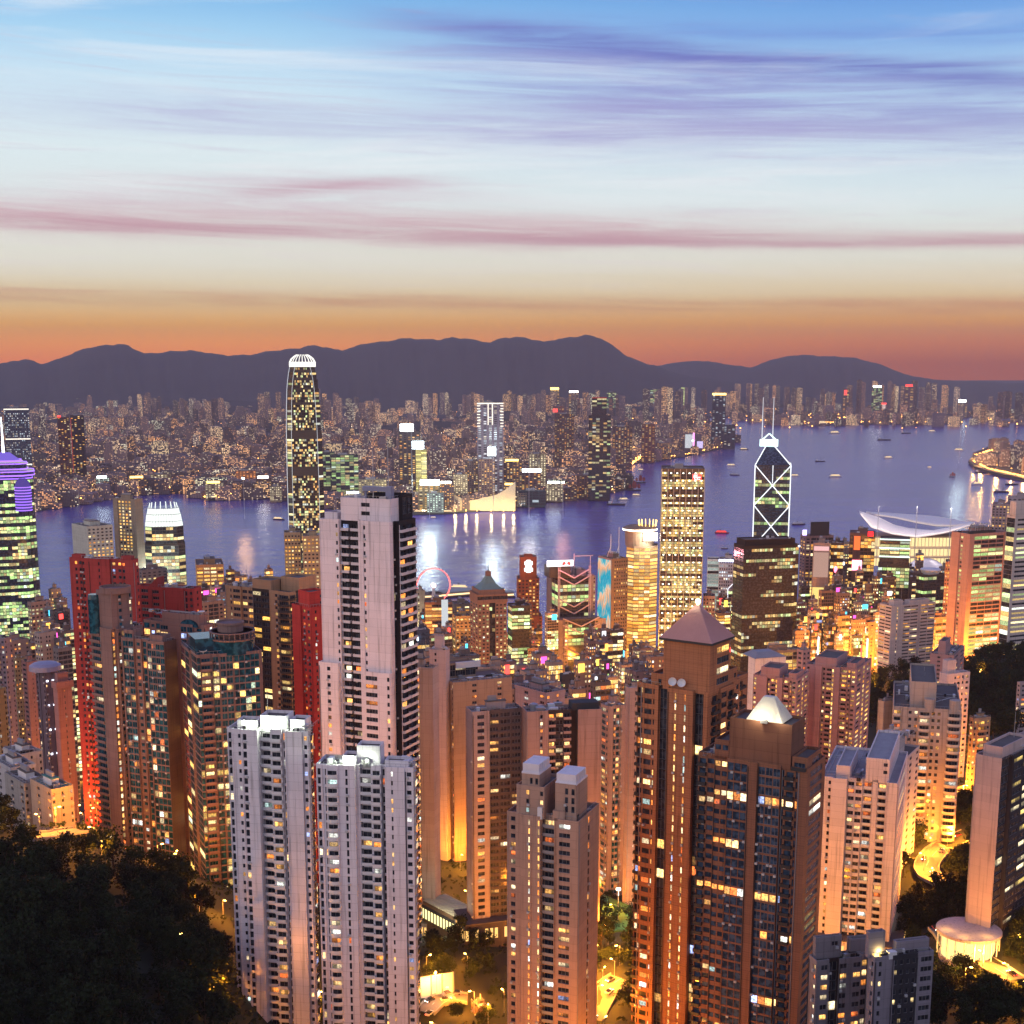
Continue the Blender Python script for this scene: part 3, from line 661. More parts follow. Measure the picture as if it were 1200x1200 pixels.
def n_tall_pink():
    t = Tower('apartment_tower', 'tallest pale pink residential tower with black balcony bays and two roof antennas', 374, 462, 487, 612, 540, 66, walls=(0.66, 0.56, 0.58), wall2=(.025, .022, .028), fh=3.35, lit=.2, line=.85, seed=11)
    L = [(.26, 0, '--w'), (.25, 2.2, 'B,B', 1), (.08, .6, '.'), (.36, -.8, 'w---'), (.05, 2.0, '.', 1)]
    t.tier(0, t.H, L, [(.2, 1.5, 'D', 1), (.8, 0, 'BB,', 1)])
    W, D, H = t.W, t.D, t.H
    h2 = t.z(586)
    t.tier(H - .5, h2, '.w.', '', rect=(2.0, W * .55, D * .08, D * .74)); t.tier(H - .5, h2 + 1.2, '', [(1, 0, 'DD', 1)], rect=(W * .5, W - .5, 1.0, D * .5), mi=1)
    t.tier(H - .5, H + 2.5, '', '', rect=(1.5, W * .6, D * .78, D * .95))
    g = Geo(); g.box(4, 6.2, D * .12, D * .48, h2 + 2.6, h2 + 4.4); g.box(3.8, 6.4, D * .10, D * .17, h2 - .4, h2 + 4.6); g.tube((5, D * .45, h2 - .5), (5, D * .45, h2 + 2.7), .5); t.part('window_cleaning_gantry', g, pmat('gantry_paint', (.22, .24, .36), .5))
    for y, hh in ((.16, 22), (.36, 18)):
        g = Geo(); g.tube((5.5, D * y, h2), (5.5, D * y, h2 + hh), .22, 6, r2=.1); t.part('antenna', g, STEEL)
    zl = t.z(783)
    t.tier(0, zl, '.w.', '', rect=(-1.5, 2, D * .76, D * 1.03)); t.tier(0, zl - 2, 'W.n', '', rect=(-2.2, 2, D * .05, D * .40))
    t.clutter(2, W * .55, D * .1, D * .7, h2 - 1, 5, house=False)
    t.finish(pmat('balcony_white', (.6, .58, .62), .6))
def n_beige_slab():
    t = Tower('apartment_tower', 'narrow beige slab tower right of the tall pink tower, yellow at its foot', 466, 507, 514, 783, 600, 72, walls=(0.60, 0.46, 0.42), fh=3.2, lit=.2, line=.85)
    t.tier(0, t.H, [(.5, 0, ',w.w'), (.12, .8, 'L'), (.38, 0, '--')], ''); t.zpod = 4; t.podium(4, 8); t.clutter(.5, t.W - .5, .5, t.D - .5, t.H - 1, 4, hh=4); t.finish()
    t = Tower('apartment_tower', 'pale stepped lift tower rising behind the beige slab', 503, 522, 527, 762, 690, 70, walls=(0.55, 0.44, 0.44), fh=3.1, lit=.15, nwin=40)
    t.tier(0, t.H, '.w-', '.'); t.tier(t.H - 1, t.H + 7, '', '', rect=(1, t.W * .6, t.D * .2, t.D * .7)); t.clutter(0, t.W, 0, t.D, t.H - 1, 4, hh=9, dish=1); t.finish()
def n_grey_orange():
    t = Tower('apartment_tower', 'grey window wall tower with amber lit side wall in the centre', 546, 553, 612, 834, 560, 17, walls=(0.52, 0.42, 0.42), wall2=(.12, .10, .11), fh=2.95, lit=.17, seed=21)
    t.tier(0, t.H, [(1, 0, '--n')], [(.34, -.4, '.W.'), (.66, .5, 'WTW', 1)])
    t.zpod = 6; t.podium(5, 9); t.clutter(1, t.W - 1, 1, t.D * .6, t.H - 1, 10, hh=4, m=t.wm[0]); t.finish()
    t = Tower('apartment_tower', 'orange lit tower with brown flat roof and white roof sign in the centre', 511, 531, 600, 800, 690, 24, walls=(0.52, 0.36, 0.26), fh=3.0, lit=.2, roof=pmat('brown_screed', (.2, .13, .10), .9), nwin=60)
    t.tier(0, t.H, [(.3, 3, '.n'), (.3, 1.5, '.n.'), (.4, 0, '-n')], '-w-w.'); W, D, H = t.W, t.D, t.H
    t.tier(H - 1, H + 7, '', [(1, 0, 'DDD', 0)], rect=(1, W * .55, D * .55, D * .95)); t.box('roof_sign_panel', W * .2, W * .62, D * .5, D * .54, H + 4.2, H + 7.4, WHITE)
    t.clutter(1, W - 1, 1, D * .5, H - 1, 8, house=False, dish=2); t.finish()
def n_pink_grey():
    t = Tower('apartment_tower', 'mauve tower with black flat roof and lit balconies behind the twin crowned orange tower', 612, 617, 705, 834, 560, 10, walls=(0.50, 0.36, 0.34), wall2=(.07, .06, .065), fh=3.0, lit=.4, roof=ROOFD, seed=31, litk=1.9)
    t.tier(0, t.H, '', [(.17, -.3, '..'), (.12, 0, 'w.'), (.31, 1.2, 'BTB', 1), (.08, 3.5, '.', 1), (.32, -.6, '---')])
    W, D, H = t.W, max(t.D, 16), t.H
    t.box('roof_parapet_block', W * .62, W * .98, 2, 9, H - 1, H + 2.2, ROOFD); t.clutter(1, W * .55, 1, 12, H - 1, 9, house=False, tank=1); t.finish()
    t = Tower('apartment_tower', 'pale pink block with broad bare roof terrace behind the mauve tower', 603, 640, 662, 812, 660, 40, walls=(0.55, 0.40, 0.42), fh=3.0, lit=.3, nwin=30)
    t.tier(0, t.H, '.w.w', 'w.w.'); t.clutter(1, t.W - 1, 1, t.D - 1, t.H - 1, 9, hh=3); t.finish()
    t = Tower('apartment_tower', 'pink tower with green glass strip just left of the pyramid roofed tower', 704, 713, 733, 828, 640, 25, walls=(0.50, 0.36, 0.33), fh=3.0, lit=.4, glass='t', nwin=70)
    t.tier(0, t.H, 'Tw', [(.3, 0, '-'), (.4, .6, 'TT'), (.3, 0, 'n.')]); t.clutter(.5, t.W - .5, .5, t.D - .5, t.H - 1, 5, dish=1); t.finish()
    t = Tower('apartment_tower', 'thin pink slab with one column of small windows beside the pyramid roofed tower', 733, 737, 753, 806, 610, 15, walls=(0.58, 0.42, 0.38), fh=3.0, lit=.12, nwin=60)
    t.tier(0, t.H, '', '-n-'); t.clutter(.5, t.W - .5, .5, t.D - .5, t.H - 1, 3, hh=3); t.finish()
def n_twin_crown():
    t = Tower('apartment_tower', 'orange brown tower with two white slatted roof tanks, lower centre', 593, 679, 702, 962, 445, 68, walls=(0.60, 0.39, 0.30), fh=3.05, lit=.32, seed=41, litk=1.8)
    L = [(.13, .9, '.W'), (.09, 0, '.'), (.13, -.7, '.L'), (.13, -.7, '.L'), (.18, 2.2, 'B'), (.06, 0, '.'), (.28, -.9, 'W.')]
    t.tier(0, t.H, L, '-s-'); W, D, H = t.W, t.D, t.H
    h2 = t.z(928); t.tier(H - 1, h2, '.n.n', '', rect=(.3, W * .8, D * .48, D * .86)); t.tier(H - 1, H + 2.5, 'W', '', rect=(.0, W * .6, D * .2, D * .36))
    t.tier(h2 - 1, h2 + 4, '.ss', '', rect=(1.2, W * .6, D * .56, D * .80)); t.tier(H - 1, h2 + 1.8, '.ss', '', rect=(1, W * .6, D * .06, D * .34))
    for (y0, y1, zz) in ((.57, .79, h2 + 4), (.07, .33, h2 + 1.8)):
        g = Geo()
        for k in range(6): g.box(1.4 + (W * .58 - 1.4) * k / 6, 1.4 + (W * .58 - 1.4) * (k + .8) / 6, D * y0, D * y1, zz + .35, zz + 3.3)
        g.box(1.1, W * .6 + .1, D * y0 - .3, D * y1 + .3, zz - .2, zz + .4); t.part('slatted_tank_screen', g, pmat('white_louvre', (.75, .72, .78), .5))
    g = Geo(); g.box(-.6, 2.0, D * .50, D * .56, H - 1, H + 3.0); t.part('water_tank', g, WHITE)
    t.zpod = 6; t.podium(4, 7); t.clutter(1, W - 1, D * .05, D * .45, H - 1, 8, house=False); t.finish(GREY)
def brown_pair():
    BR = (0.44, 0.19, 0.095)
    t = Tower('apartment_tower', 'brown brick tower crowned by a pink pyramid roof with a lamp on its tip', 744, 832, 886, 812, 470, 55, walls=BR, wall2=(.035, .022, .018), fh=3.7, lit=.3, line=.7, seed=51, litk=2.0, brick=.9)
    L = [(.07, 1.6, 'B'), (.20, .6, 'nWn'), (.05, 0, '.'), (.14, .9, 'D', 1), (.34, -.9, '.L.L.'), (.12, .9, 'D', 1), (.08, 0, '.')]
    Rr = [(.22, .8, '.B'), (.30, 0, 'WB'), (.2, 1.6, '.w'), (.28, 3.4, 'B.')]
    t.tier(0, t.H, L, Rr); W, D, H = t.W, t.D, t.H
    hb = t.z(757); r = (.4, W * .42, D * .02, D * .63)
    t.tier(H - 1, hb, '----', [(1, 0, '.T')], rect=r)
    t.tier(H - 1, H + 4, '.w', '', rect=(1.0, W * .4, D * .64, D * .80)); t.tier(H - 1, H + 5, '', '.w', rect=(W * .44, W * .62, 1, D * .4))
    x0, x1, y0, y1 = r[0] - 1.2, r[1] + 1.2, r[2] - 1.2, r[3] + 1.2; mx, my = (x0 + x1) / 2, (y0 + y1) / 2; ap = t.z(716)
    g = Geo(); g.prism([(x0, y0), (x1, y0), (x1, y1), (x0, y1)], hb + .1, hb + .9, 1)
    k = .06; base = [(x0, y0), (x1, y0), (x1, y1), (x0, y1)]; tp = [(mx + (a - mx) * k, my + (b - my) * k) for a, b in base]
    g.prism(base, hb + .9, ap, 0, top=tp)
    for i in range(4):
        a, b = Vector(base[i]), Vector(base[(i + 1) % 4]); c_, e_ = Vector(tp[i]), Vector(tp[(i + 1) % 4])
        for q in range(1, 22):
            f = q / 22; p = a.lerp(b, f); u = c_.lerp(e_, f); g.tube((p.x, p.y, hb + .92), (u.x, u.y, ap), .11, 4)
    t.part('pyramid_roof', g, [pmat('pink_roof_metal', (.52, .27, .24), .45, noise=.12), DARK])
    g = Geo(); g.lathe([(.5, ap), (.5, ap + .5), (.9, ap + .7), (.9, ap + 1.9), (.2, ap + 2.4)], 10, (mx, my)); o = t.part('roof_lamp', g, glow_mat('lamp_warm_white', (1, .8, .45), 4)); lamp((mx - 3, my + 3, ap + 2.5), 1200, (1, .85, .55), .5, o)
    for yy in (.36, .48):
        g = Geo(); g.lathe([(.2, 0), (.9, .25), (1.5, .8), (1.42, .95), (.8, .45), (.05, .3)], 14); o = t.part('satellite_dish', g, WHITE); o.location = (-.6, D * yy, H + 2.2); o.rotation_euler = (R(20), R(-75), 0)
    g = Geo()
    for i in range(26):
        a = RND.uniform(0, 6.28); x, y = W * .60 + RND.uniform(-3, 3), 5 + RND.uniform(-1.5, 1.5)
        g.lathe([(.05, H - .5), (.7, H + .3), (.5, H + 1.3), (.05, H + 1.8)], 6, (x, y))
    t.part('roof_planting', g, pmat('planting_leaf', (.035, .06, .02), .9))['kind'] = 'stuff'
    t.clutter(1, W - 1, D * .66, D - 1, H - 1, 5, house=False); t.finish(DARK)
    t = Tower('apartment_tower', 'brown glazed tower with a glowing white tent roof in front of the pyramid roofed tower', 815, 946, 967, 902, 425, 60, walls=(0.34, 0.15, 0.09), wall2=(.27, .12, .075), fh=3.25, lit=.2, line=.75, seed=61, glass='b', litk=2.4, office=True, brick=.8)
    L = [(.16, 2.4, 'BW'), (.13, 1.2, 'WW'), (.19, 0, 'GGG'), (.09, -.8, '.'), (.20, 0, 'GGG'), (.15, 1.0, 'sBs'), (.08, .3, '.')]
    t.tier(0, t.H, L, ',T,'); W, D, H = t.W, t.D, t.H
    hb = t.z(853); r = (.5, W * .7, D * .15, D * .70)
    t.tier(H - 1, hb, [(1, 0, '---')], '', rect=r, mi=1); t.tier(H - 1, H + 5.5, 'WW', '', rect=(1.2, W * .7, D * .71, D * .84)); t.tier(H - 1, H + 3.5, 'B', '.T', rect=(.8, W * .8, D * .01, D * .14))
    x0, x1, y0, y1 = r[0] + 1.4, r[1] - 1.2, D * .25, D * .57; mx, my = (x0 + x1) / 2, (y0 + y1) / 2; ap = t.z(828)
    base = [(x0, y0), (x1, y0), (x1, y1), (x0, y1)]; mid = [(mx + (a - mx) * .68, my + (b - my) * .70) for a, b in base]; tp = [(mx + (a - mx) * .22, my + (b - my) * .30) for a, b in base]
    g = Geo(); zm = hb + (ap - hb) * .42; g.prism(base, hb - .4, zm, 0, top=mid); g.prism(mid, zm + .002, ap, 0, top=tp)
    for i in range(4):
        a, b, m1, m2, c_, e_ = Vector(base[i]), Vector(base[(i + 1) % 4]), Vector(mid[i]), Vector(mid[(i + 1) % 4]), Vector(tp[i]), Vector(tp[(i + 1) % 4])
        for q in range(1, 18):
            f = q / 18; p, m_, u = a.lerp(b, f), m1.lerp(m2, f), c_.lerp(e_, f); g.tube((p.x, p.y, hb - .4), (m_.x, m_.y, zm), .1, 4); g.tube((m_.x, m_.y, zm), (u.x, u.y, ap), .1, 4)
    o = t.part('tent_roof', g, pmat('tent_roof_metal', (.70, .66, .58), .45, noise=.1))
    g = Geo(); g.box(-.6, .4, D * .36, D * .42, hb - .4, hb + .5); f1 = t.part('floodlight', g, STEEL); lamp((-1.3, D * .44, hb + 2.0), 2400, (1.0, .92, .6), .4, f1); lamp((-1.0, D * .24, hb + 1.8), 900, (1.0, .92, .6), .4, f1)
    t.clutter(1, W - 1, D * .86, D - 1, H - 1, 4, house=False); t.finish(DARK)
def n_right_white():
    t = Tower('apartment_tower', 'white slab tower with yellow lit balcony recesses right of the tent roofed tower', 961, 1052, 1062, 918, 545, 70, walls=(0.62, 0.55, 0.54), fh=3.1, roof=pmat('pale_roof', (.34, .33, .33), .85, noise=.3), lit=.3, seed=71, litk=1.8)
    L = [(.16, 0, '.n'), (.20, -1.2, '--'), (.20, 1.6, 'WW'), (.13, 3.2, 'B'), (.07, 2, '.'), (.12, 2.6, 'B'), (.14, -.3, '-')]
    t.tier(0, t.H, L, 'n'); W, D, H = t.W, t.D, t.H; t.zpod = 6; t.podium(5, 8)
    t.tier(H - 1, H + 5, '', '', rect=(1, W * .6, D * .62, D * .80)); t.tier(H - 1, H + 9, '-w', '', rect=(2, W - 1, D * .12, D * .42)); t.clutter(1, W - 1, D * .45, D - 1, H - 1, 8, house=False, tank=1); t.finish(WHITE)
    t = Tower('apartment_tower', 'white tower with a peach lit end wall and stacked roof blocks', 1022, 1062, 1077, 888, 610, 60, walls=(0.62, 0.54, 0.52), fh=3.1, lit=.15, nwin=60, seed=73)
    t.tier(0, t.H, '-w-', ',n,n'); W, D, H = t.W, t.D, t.H; t.tier(H - 1, H + 8, '.w', '', rect=(1, W * .6, D * .3, D * .9)); t.clutter(1, W - 1, 1, D * .9, H + 7, 7, house=False); t.finish(WHITE)
    G2 = (0.30, 0.27, 0.30)
    t = Tower('apartment_block', 'low grey block with a turf roof terrace at the bottom edge', 948, 957, 1024, 1126, 395, 14, walls=G2, wall2=(.05, .03, .03), fh=3.2, lit=.35, seed=81, litk=2.0, roof=pmat('roof_turf', (.02, .04, .012), .95, noise=.4, nscale=.8))
    t.tier(0, t.H, '.w', [(.22, 0, '.W'), (.16, .5, 'D', 1), (.40, -.4, 'W.W'), (.22, 1.2, 'B')]); W, D, H = t.W, t.D, t.H
    t.tier(H - 1, H + 6, '', '.w', rect=(W * .05, W * .5, D * .6, D * .95)); t.tier(H - 1, H + 5, '', '--', rect=(W * .62, W * .98, D * .3, D * .8)); t.clutter(W * .5, W - 1, 1, D * .4, H - 1, 6, house=False); t.finish()
    t = Tower('apartment_block', 'grey block with a dark window panel and amber lit roof edge at the bottom edge', 1016, 1025, 1094, 1122, 385, 15, walls=(.33, .30, .36), wall2=(.045, .045, .06), fh=3.1, lit=.3, seed=83, litk=2.2, pal=[((1, .72, .3), 3), ((1, .85, .5), 2)])
    t.tier(0, t.H, '.w', [(.30, 0, ',n.'), (.42, -.3, 'nnnn', 1), (.28, 0, ',W')]); W, D, H = t.W, t.D, t.H
    t.tier(H - 1, H + 3, '', '', rect=(W * .42, W - .4, D * .5, D * .95)); t.tier(H - 1, H + 7, '-', '-', rect=(-1.0, W * .22, D * .45, D * .9))
    g = Geo(); g.box(W * .02, W * .3, D * .36, D * .38, H - .6, H + .5); o = t.part('roof_strip_light', g, glow_mat('lamp_amber', (1, .62, .14), 6)); lamp((W * .12, D * .3, H + .9), 900, (1, .7, .2), .4, o)
    t.clutter(1, W - 1, 1, D * .4, H - 1, 9, house=False); t.finish()
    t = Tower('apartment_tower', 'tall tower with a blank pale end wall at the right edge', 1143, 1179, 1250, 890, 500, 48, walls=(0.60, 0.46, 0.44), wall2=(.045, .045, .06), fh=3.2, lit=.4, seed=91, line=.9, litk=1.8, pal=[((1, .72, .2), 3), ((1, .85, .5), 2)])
    t.tier(0, t.H, '----', [(.12, 1.5, 'D', 1), (.5, .2, 'WTW', 1), (.38, 0, 'WWW', 1)]); W, D, H = t.W, t.D, t.H
    t.tier(H - 1, H + 4, '', '', rect=(1, W * .4, 2, D * .8)); t.clutter(1, W - 1, 1, D - 1, H - 1, 7, house=False, mast=1, dish=1)
    # lit round podium
    g = Geo(); cx, cy_ = -6.0, D * .62; z0 = t.z(1118); z1 = t.z(1092)
    g.lathe([(10.5, z0 - 8), (10.5, z0)], 40, (cx, cy_), 0); g.lathe([(12.0, z1), (12.0, z1 + 1.0)], 40, (cx, cy_), 0); g.lathe([(9.8, z0 + .01), (9.8, z1 - .01)], 40, (cx, cy_), 1)
    t.part('podium', g, [t.wm[0], glow_mat('podium_glow', (1, .72, .25), 1.6)])
    g = Geo()
    for i in range(20):
        a = 2 * pi * i / 20; g.tube((cx + 11.2 * cos(a), cy_ + 11.2 * sin(a), z0), (cx + 11.2 * cos(a), cy_ + 11.2 * sin(a), z1), .22)
    t.part('podium_columns', g, WHITE); 
    for a in (2.4, 3.4, 4.4): lamp((cx + 19 * cos(a), cy_ + 19 * sin(a), z0 + 3), 6000, (1, .5, .08), .8, t.root); lamp((cx + 9 * cos(a), cy_ + 9 * sin(a), z1 + 4), 900, (1, .55, .12), .8, t.root)
    t.finish()
    t = Tower('apartment_tower', 'cream tower with rounded stacked balconies on the right', 1047, 1127, 1136, 832, 640, 75, walls=(0.58, 0.48, 0.42), fh=3.3, lit=.3, seed=95, litk=1.7)
    t.tier(0, t.H, [(.12, 0, 'R'), (.26, -.4, '.ww'), (.17, -.9, 'R'), (.25, -.4, 'ww.'), (.20, -.9, 'R')], '.w'); W, D, H = t.W, t.D, t.H
    t.tier(H - 1, H + 12, '---', '', rect=(2, W * .8, D * .38, D * .76)); 
    for yy in (.10, .47):
        g = Geo(); g.lathe([(2.6, H - 1.5), (2.6, H + 4.2), (2.4, H + 4.4)], 18, (1.2, D * yy)); t.part('round_tank_house', g, t.wm[0])
    t.clutter(1, W - 1, 1, D - 1, H - 1, 8, house=False, mast=2); t.finish(pmat('cream_paint', (.62, .54, .46), .7))
    t = Tower('apartment_tower', 'white tower with pierced window grid behind the cream round balcony tower', 1101, 1110, 1138, 790, 720, 20, walls=(0.62, 0.52, 0.54), fh=3.1, lit=.15, nwin=90)
    t.tier(0, t.H, '-', [(.42, 0, '-w'), (.58, .8, 'wnw')]); W, D, H = t.W, t.D, t.H; t.tier(H - 1, H + 7, '', '', rect=(.5, W * .4, 1, D * .8)); t.clutter(1, W - 1, 1, D - 1, H - 1, 4, house=False, dish=1); t.finish()
    t = Tower('apartment_block', 'short apartment block glowing orange beside the white pierced tower', 1136, 1141, 1161, 842, 690, 20, walls=(0.55, 0.36, 0.24), fh=3.0, lit=.5, nwin=60, pal=GOLD)
    t.tier(0, t.H, 'w', 'wBw'); t.clutter(.5, t.W - .5, .5, t.D - .5, t.H - 1, 5, hh=3); t.finish()
    t = Tower('apartment_block', 'beige block half hidden left of the cream round balcony tower', 1029, 1036, 1052, 822, 690, 30, walls=(0.50, 0.42, 0.36), fh=3.0, lit=.1, nwin=20)
    t.tier(0, t.H, '-', '--n'); t.clutter(.5, t.W - .5, .5, t.D - .5, t.H - 1, 3, hh=2); t.finish()
def n_pink_estate():
    PK = (0.56, 0.33, 0.33)
    for a in [('pink estate tower with stepped roofs, left one of the lit pair', 882, 934, 948, 796, 770, 62, 101), ('pink estate tower with stepped roofs, right one of the lit pair', 944, 1004, 1021, 784, 790, 62, 103)]:
        t = Tower('apartment_tower', a[0], *a[1:7], walls=PK, fh=2.8, lit=.52, seed=a[7], litk=1.7, pal=GOLD)
        t.tier(0, t.H, [(.18, 1, 'w.'), (.14, 0, '.'), (.2, 1.6, 'wB'), (.16, -.5, 'L.'), (.2, 1.6, 'Bw'), (.12, 0, 'w')], 'wLw'); W, D, H = t.W, t.D, t.H
        t.tier(H - 1, H + 5, '', '', rect=(.5, W * .7, D * .4, D * .82)); t.tier(H - 1, H + 3, '', '', rect=(1, W * .6, D * .02, D * .2)); t.clutter(1, W - 1, 1, D - 1, H - 1, 5, house=False, tank=1); t.finish()
    t = Tower('apartment_block', 'pink block with a square lift tower on the wooded slope', 1090, 1118, 1130, 768, 960, 62, walls=(.52, .32, .32), fh=3.0, lit=.15, nwin=50)
    t.tier(0, t.H, '.w.w', 'ww'); W, D, H = t.W, t.D, t.H; t.tier(H - 1, H + 9, '', '', rect=(2, W * .5, D * .4, D * .7)); t.clutter(1, W - 1, 1, D - 1, H - 1, 4, house=False, dish=1); t.finish()
    t = Tower('office_block', 'low white block with a grey sloping roof between the dark tower and the pink estate', 877, 885, 921, 772, 930, 18, walls=(.62, .58, .56), fh=3.5, lit=.05, nwin=0)
    t.tier(0, t.H, '', '--'); W, D, H = t.W, max(t.D, 18), t.H; g = Geo(); g.prism([(-.4, -.4), (W + .4, -.4), (W + .4, D), (-.4, D)], H, H + 3.2, 0, top=[(W * .2, D * .3), (W * .75, D * .3), (W * .75, D * .8), (W * .2, D * .8)]); t.part('sloping_roof', g, GREY); t.finish()
    t = Tower('office_block', 'small pink roof house beside the pink estate towers', 934, 941, 950, 762, 900, 30, walls=(.55, .36, .36), fh=3.2, lit=.3, nwin=20)
    t.tier(0, t.H, 'w', 'ww'); t.clutter(.5, t.W - .5, .5, t.D - .5, t.H - 1, 2, hh=5); t.finish()
    t = Tower('apartment_tower', 'striped white tower with dark balcony bands in front of the wooded park', 1031, 1044, 1096, 710, 1230, 25, walls=(.60, .52, .50), wall2=(.6, .55, .55), fh=3.05, lit=.3, nwin=100, pal=GOLD)
    t.tier(0, t.H, [(1, 0, 'HH')], [(.28, -1, '-n-'), (.34, 0, 'HH'), (.06, 1, '.'), (.32, 0, 'HH')]); W, D, H = t.W, t.D, t.H
    t.tier(H - 1, H + 4, '', '', rect=(W * .1, W * .3, 2, D * .6)); t.tier(H - 1, H + 3, '', '', rect=(W * .45, W * .9, 2, D * .6)); t.clutter(1, W - 1, 1, D - 1, H - 1, 5, house=False, mast=1); t.finish()
    t = Tower('apartment_tower', 'pale balcony tower cut off by the right edge on the wooded ridge', 1192, 1196, 1260, 800, 880, 18, walls=(.52, .42, .42), fh=3.0, lit=.4, nwin=30)
    t.tier(0, t.H, 'w', 'wBwBw'); t.finish()
def left_cluster():
    RED = (0.43, 0.060, 0.055)
    t = Tower('apartment_tower', 'tall crimson tower with a notched flat roof on the left', 80, 156, 162, 656, 660, 76, walls=RED, wall2=(.40, .05, .05), fh=3.15, lit=.2, seed=111, litk=1.9)
    t.tier(0, t.H, [(.20, .9, '.ww'), (.12, 0, 'w.'), (.32, -.6, '-n-'), (.18, .8, 'ww'), (.18, -.3, 'n.')], '.w'); W, D, H = t.W, t.D, t.H
    t.tier(H - 1, H + 1.5, '', '', rect=(1, W * .9, D * .05, D * .2)); t.tier(H - 1, H + 1.5, '', '', rect=(1, W * .9, D * .8, D * .96)); t.clutter(1, W - 1, D * .2, D * .8, H - 1, 8, house=False, mast=1); t.finish()
    t = Tower('apartment_tower', 'lower crimson tower with a wedge shaped roof end behind the teal glazed block', 158, 226, 236, 690, 690, 72, walls=RED, wall2=(.40, .05, .05), fh=3.15, lit=.12, seed=113, nwin=60)
    t.tier(0, t.H, [(.3, .8, '.W.'), (.2, -.4, 'W.'), (.34, 0, '---'), (.16, .4, 'sw')], '.w.'); W, D, H = t.W, t.D, t.H
    g = Geo(); g.prism([(1, D * .62), (W * .9, D * .62), (W * .9, D * .8), (1, D * .8)], H - .9, H + 4.5, 0, top=[(1, D * .62), (W * .9, D * .62), (W * .9, D * .63), (1, D * .63)]); t.part('wedge_roof', g, t.wm[0]); t.clutter(1, W - 1, D * .1, D * .6, H - 1, 6, house=False, tank=1); t.finish()
    PB = (0.31, 0.205, 0.19)
    t = Tower('apartment_tower', 'pink beige tower with a drum top standing in front of the tall crimson tower', 104, 133, 168, 738, 590, 50, walls=PB, fh=3.0, lit=.2, glass='t', seed=115)
    t.tier(0, t.H, [(.45, .8, 'B'), (.55, 0, '--')], [(.15, 2, 'L'), (.28, .5, 'wG'), (.3, -.4, 'GGw'), (.27, .4, 'w.')]); W, D, H = t.W, t.D, t.H
    h2 = t.z(695); t.tier(H - 1, h2, '-', [(1, 0, '.w.n')], rect=(1, W * .75, 2, D * .7))
    g = Geo(); g.lathe([(6.6, h2 - 1), (6.6, h2 + 1.6), (6.1, h2 + 1.7), (6.1, h2 + .5)], 24, (W * .42, D * .35)); t.part('drum_top', g, t.wm[0])
    g = Geo(); g.lathe([(2.8, H - 3), (2.8, h2 - 4), (2.5, h2 - 2)], 14, (.6, D * .75)); t.part('glazed_stair_turret', g, TEAL_F); t.clutter(W * .7, W, 1, D - 1, H - 1, 4, house=False); t.finish()
    t = Tower('apartment_tower', 'teal bay windowed tower at the edge of the dark trees', 142, 194, 207, 752, 580, 64, walls=PB, wall2=(.17, .09, .07), fh=2.95, lit=.17, glass='t', seed=117)
    t.tier(0, t.H, [(.06, 0, '.'), (.24, -.8, 'GG'), (.14, .3, 'w'), (.18, 1, 'Gw'), (.38, -1.2, 'GGGG')], [(1, 0, '-', 1)]); W, D, H = t.W, t.D, t.H
    t.tier(H - 1, H + 2.5, 'T', '', rect=(-.5, W * .7, D * .05, D * .33)); t.tier(H - 1, H + 3.5, 'T', '', rect=(-.3, W * .7, D * .72, D * .92)); t.clutter(1, W - 1, 1, D - 1, H - 1, 5, house=False); t.finish()
    t = Tower('apartment_tower', 'pink tower with an arched gable window between the crimson tower and the teal tower', 166, 238, 250, 733, 612, 66, walls=(.44, .24, .20), fh=3.0, lit=.3, glass='t', seed=119)
    t.tier(0, t.H, [(.3, 1.5, 'GwG'), (.34, 0, 'T.-'), (.2, -.4, 'GG'), (.16, .5, 'w')], '.w'); W, D, H = t.W, t.D, t.H
    t.tier(H - 1, H + 4.5, '', '', rect=(.2, W * .8, D * .06, D * .66)); g = Geo(); n = 12
    g.prism([(5 * cos(pi * i / n), 3.4 * sin(pi * i / n)) for i in range(n + 1)], 0, .3); o = t.part('arched_window', g, TEAL_F); o.location = (-.06, D * .22, H - 1.2); o.rotation_euler = (R(90), 0, R(-90)); t.clutter(1, W - 1, 1, D - 1, H + 3.5, 5, house=False, dish=1); t.finish()
    t = Tower('apartment_tower', 'curved teal glazed tower with a pink drum and colonnade ring on top', 212, 228, 307, 768, 560, 24, walls=PB, fh=3.0, lit=.2, glass='t', seed=121, litk=1.9, pal=[((1, .62, .15), 5), ((1, .8, .35), 3), ((.8, 1, .7), 1)])
    t.tier(0, t.H, [(.6, 0, 'GG'), (.4, .8, 'G')], [(.08, 0, 'G'), (.17, .6, 'B'), (.10, -.5, 'G'), (.2, -1.1, 'GG'), (.26, -1.5, 'GGG'), (.14, -.8, 'GG'), (.05, 0, '.')]); W, D, H = t.W, t.D, t.H
    g = Geo(); cx, cy_ = W * .62, 6.5; g.lathe([(8.8, H - 1), (8.8, H + 4.6)], 32, (cx, cy_)); t.part('glazed_drum', g, TEAL_F)
    g = Geo(); g.lathe([(9.4, H + 4.6), (9.6, H + 5.3), (9.0, H + 5.3)], 32, (cx, cy_))
    for i in range(26): a = 2 * pi * i / 26; g.tube((cx + 9.1 * cos(a), cy_ + 9.1 * sin(a), H + 5.2), (cx + 9.1 * cos(a), cy_ + 9.1 * sin(a), H + 7.6), .22, 5)
    g.lathe([(9.4, H + 7.6), (9.4, H + 8.1), (8.6, H + 8.1), (8.6, H + 7.6)], 32, (cx, cy_)); t.part('colonnade_ring', g, t.wm[0])
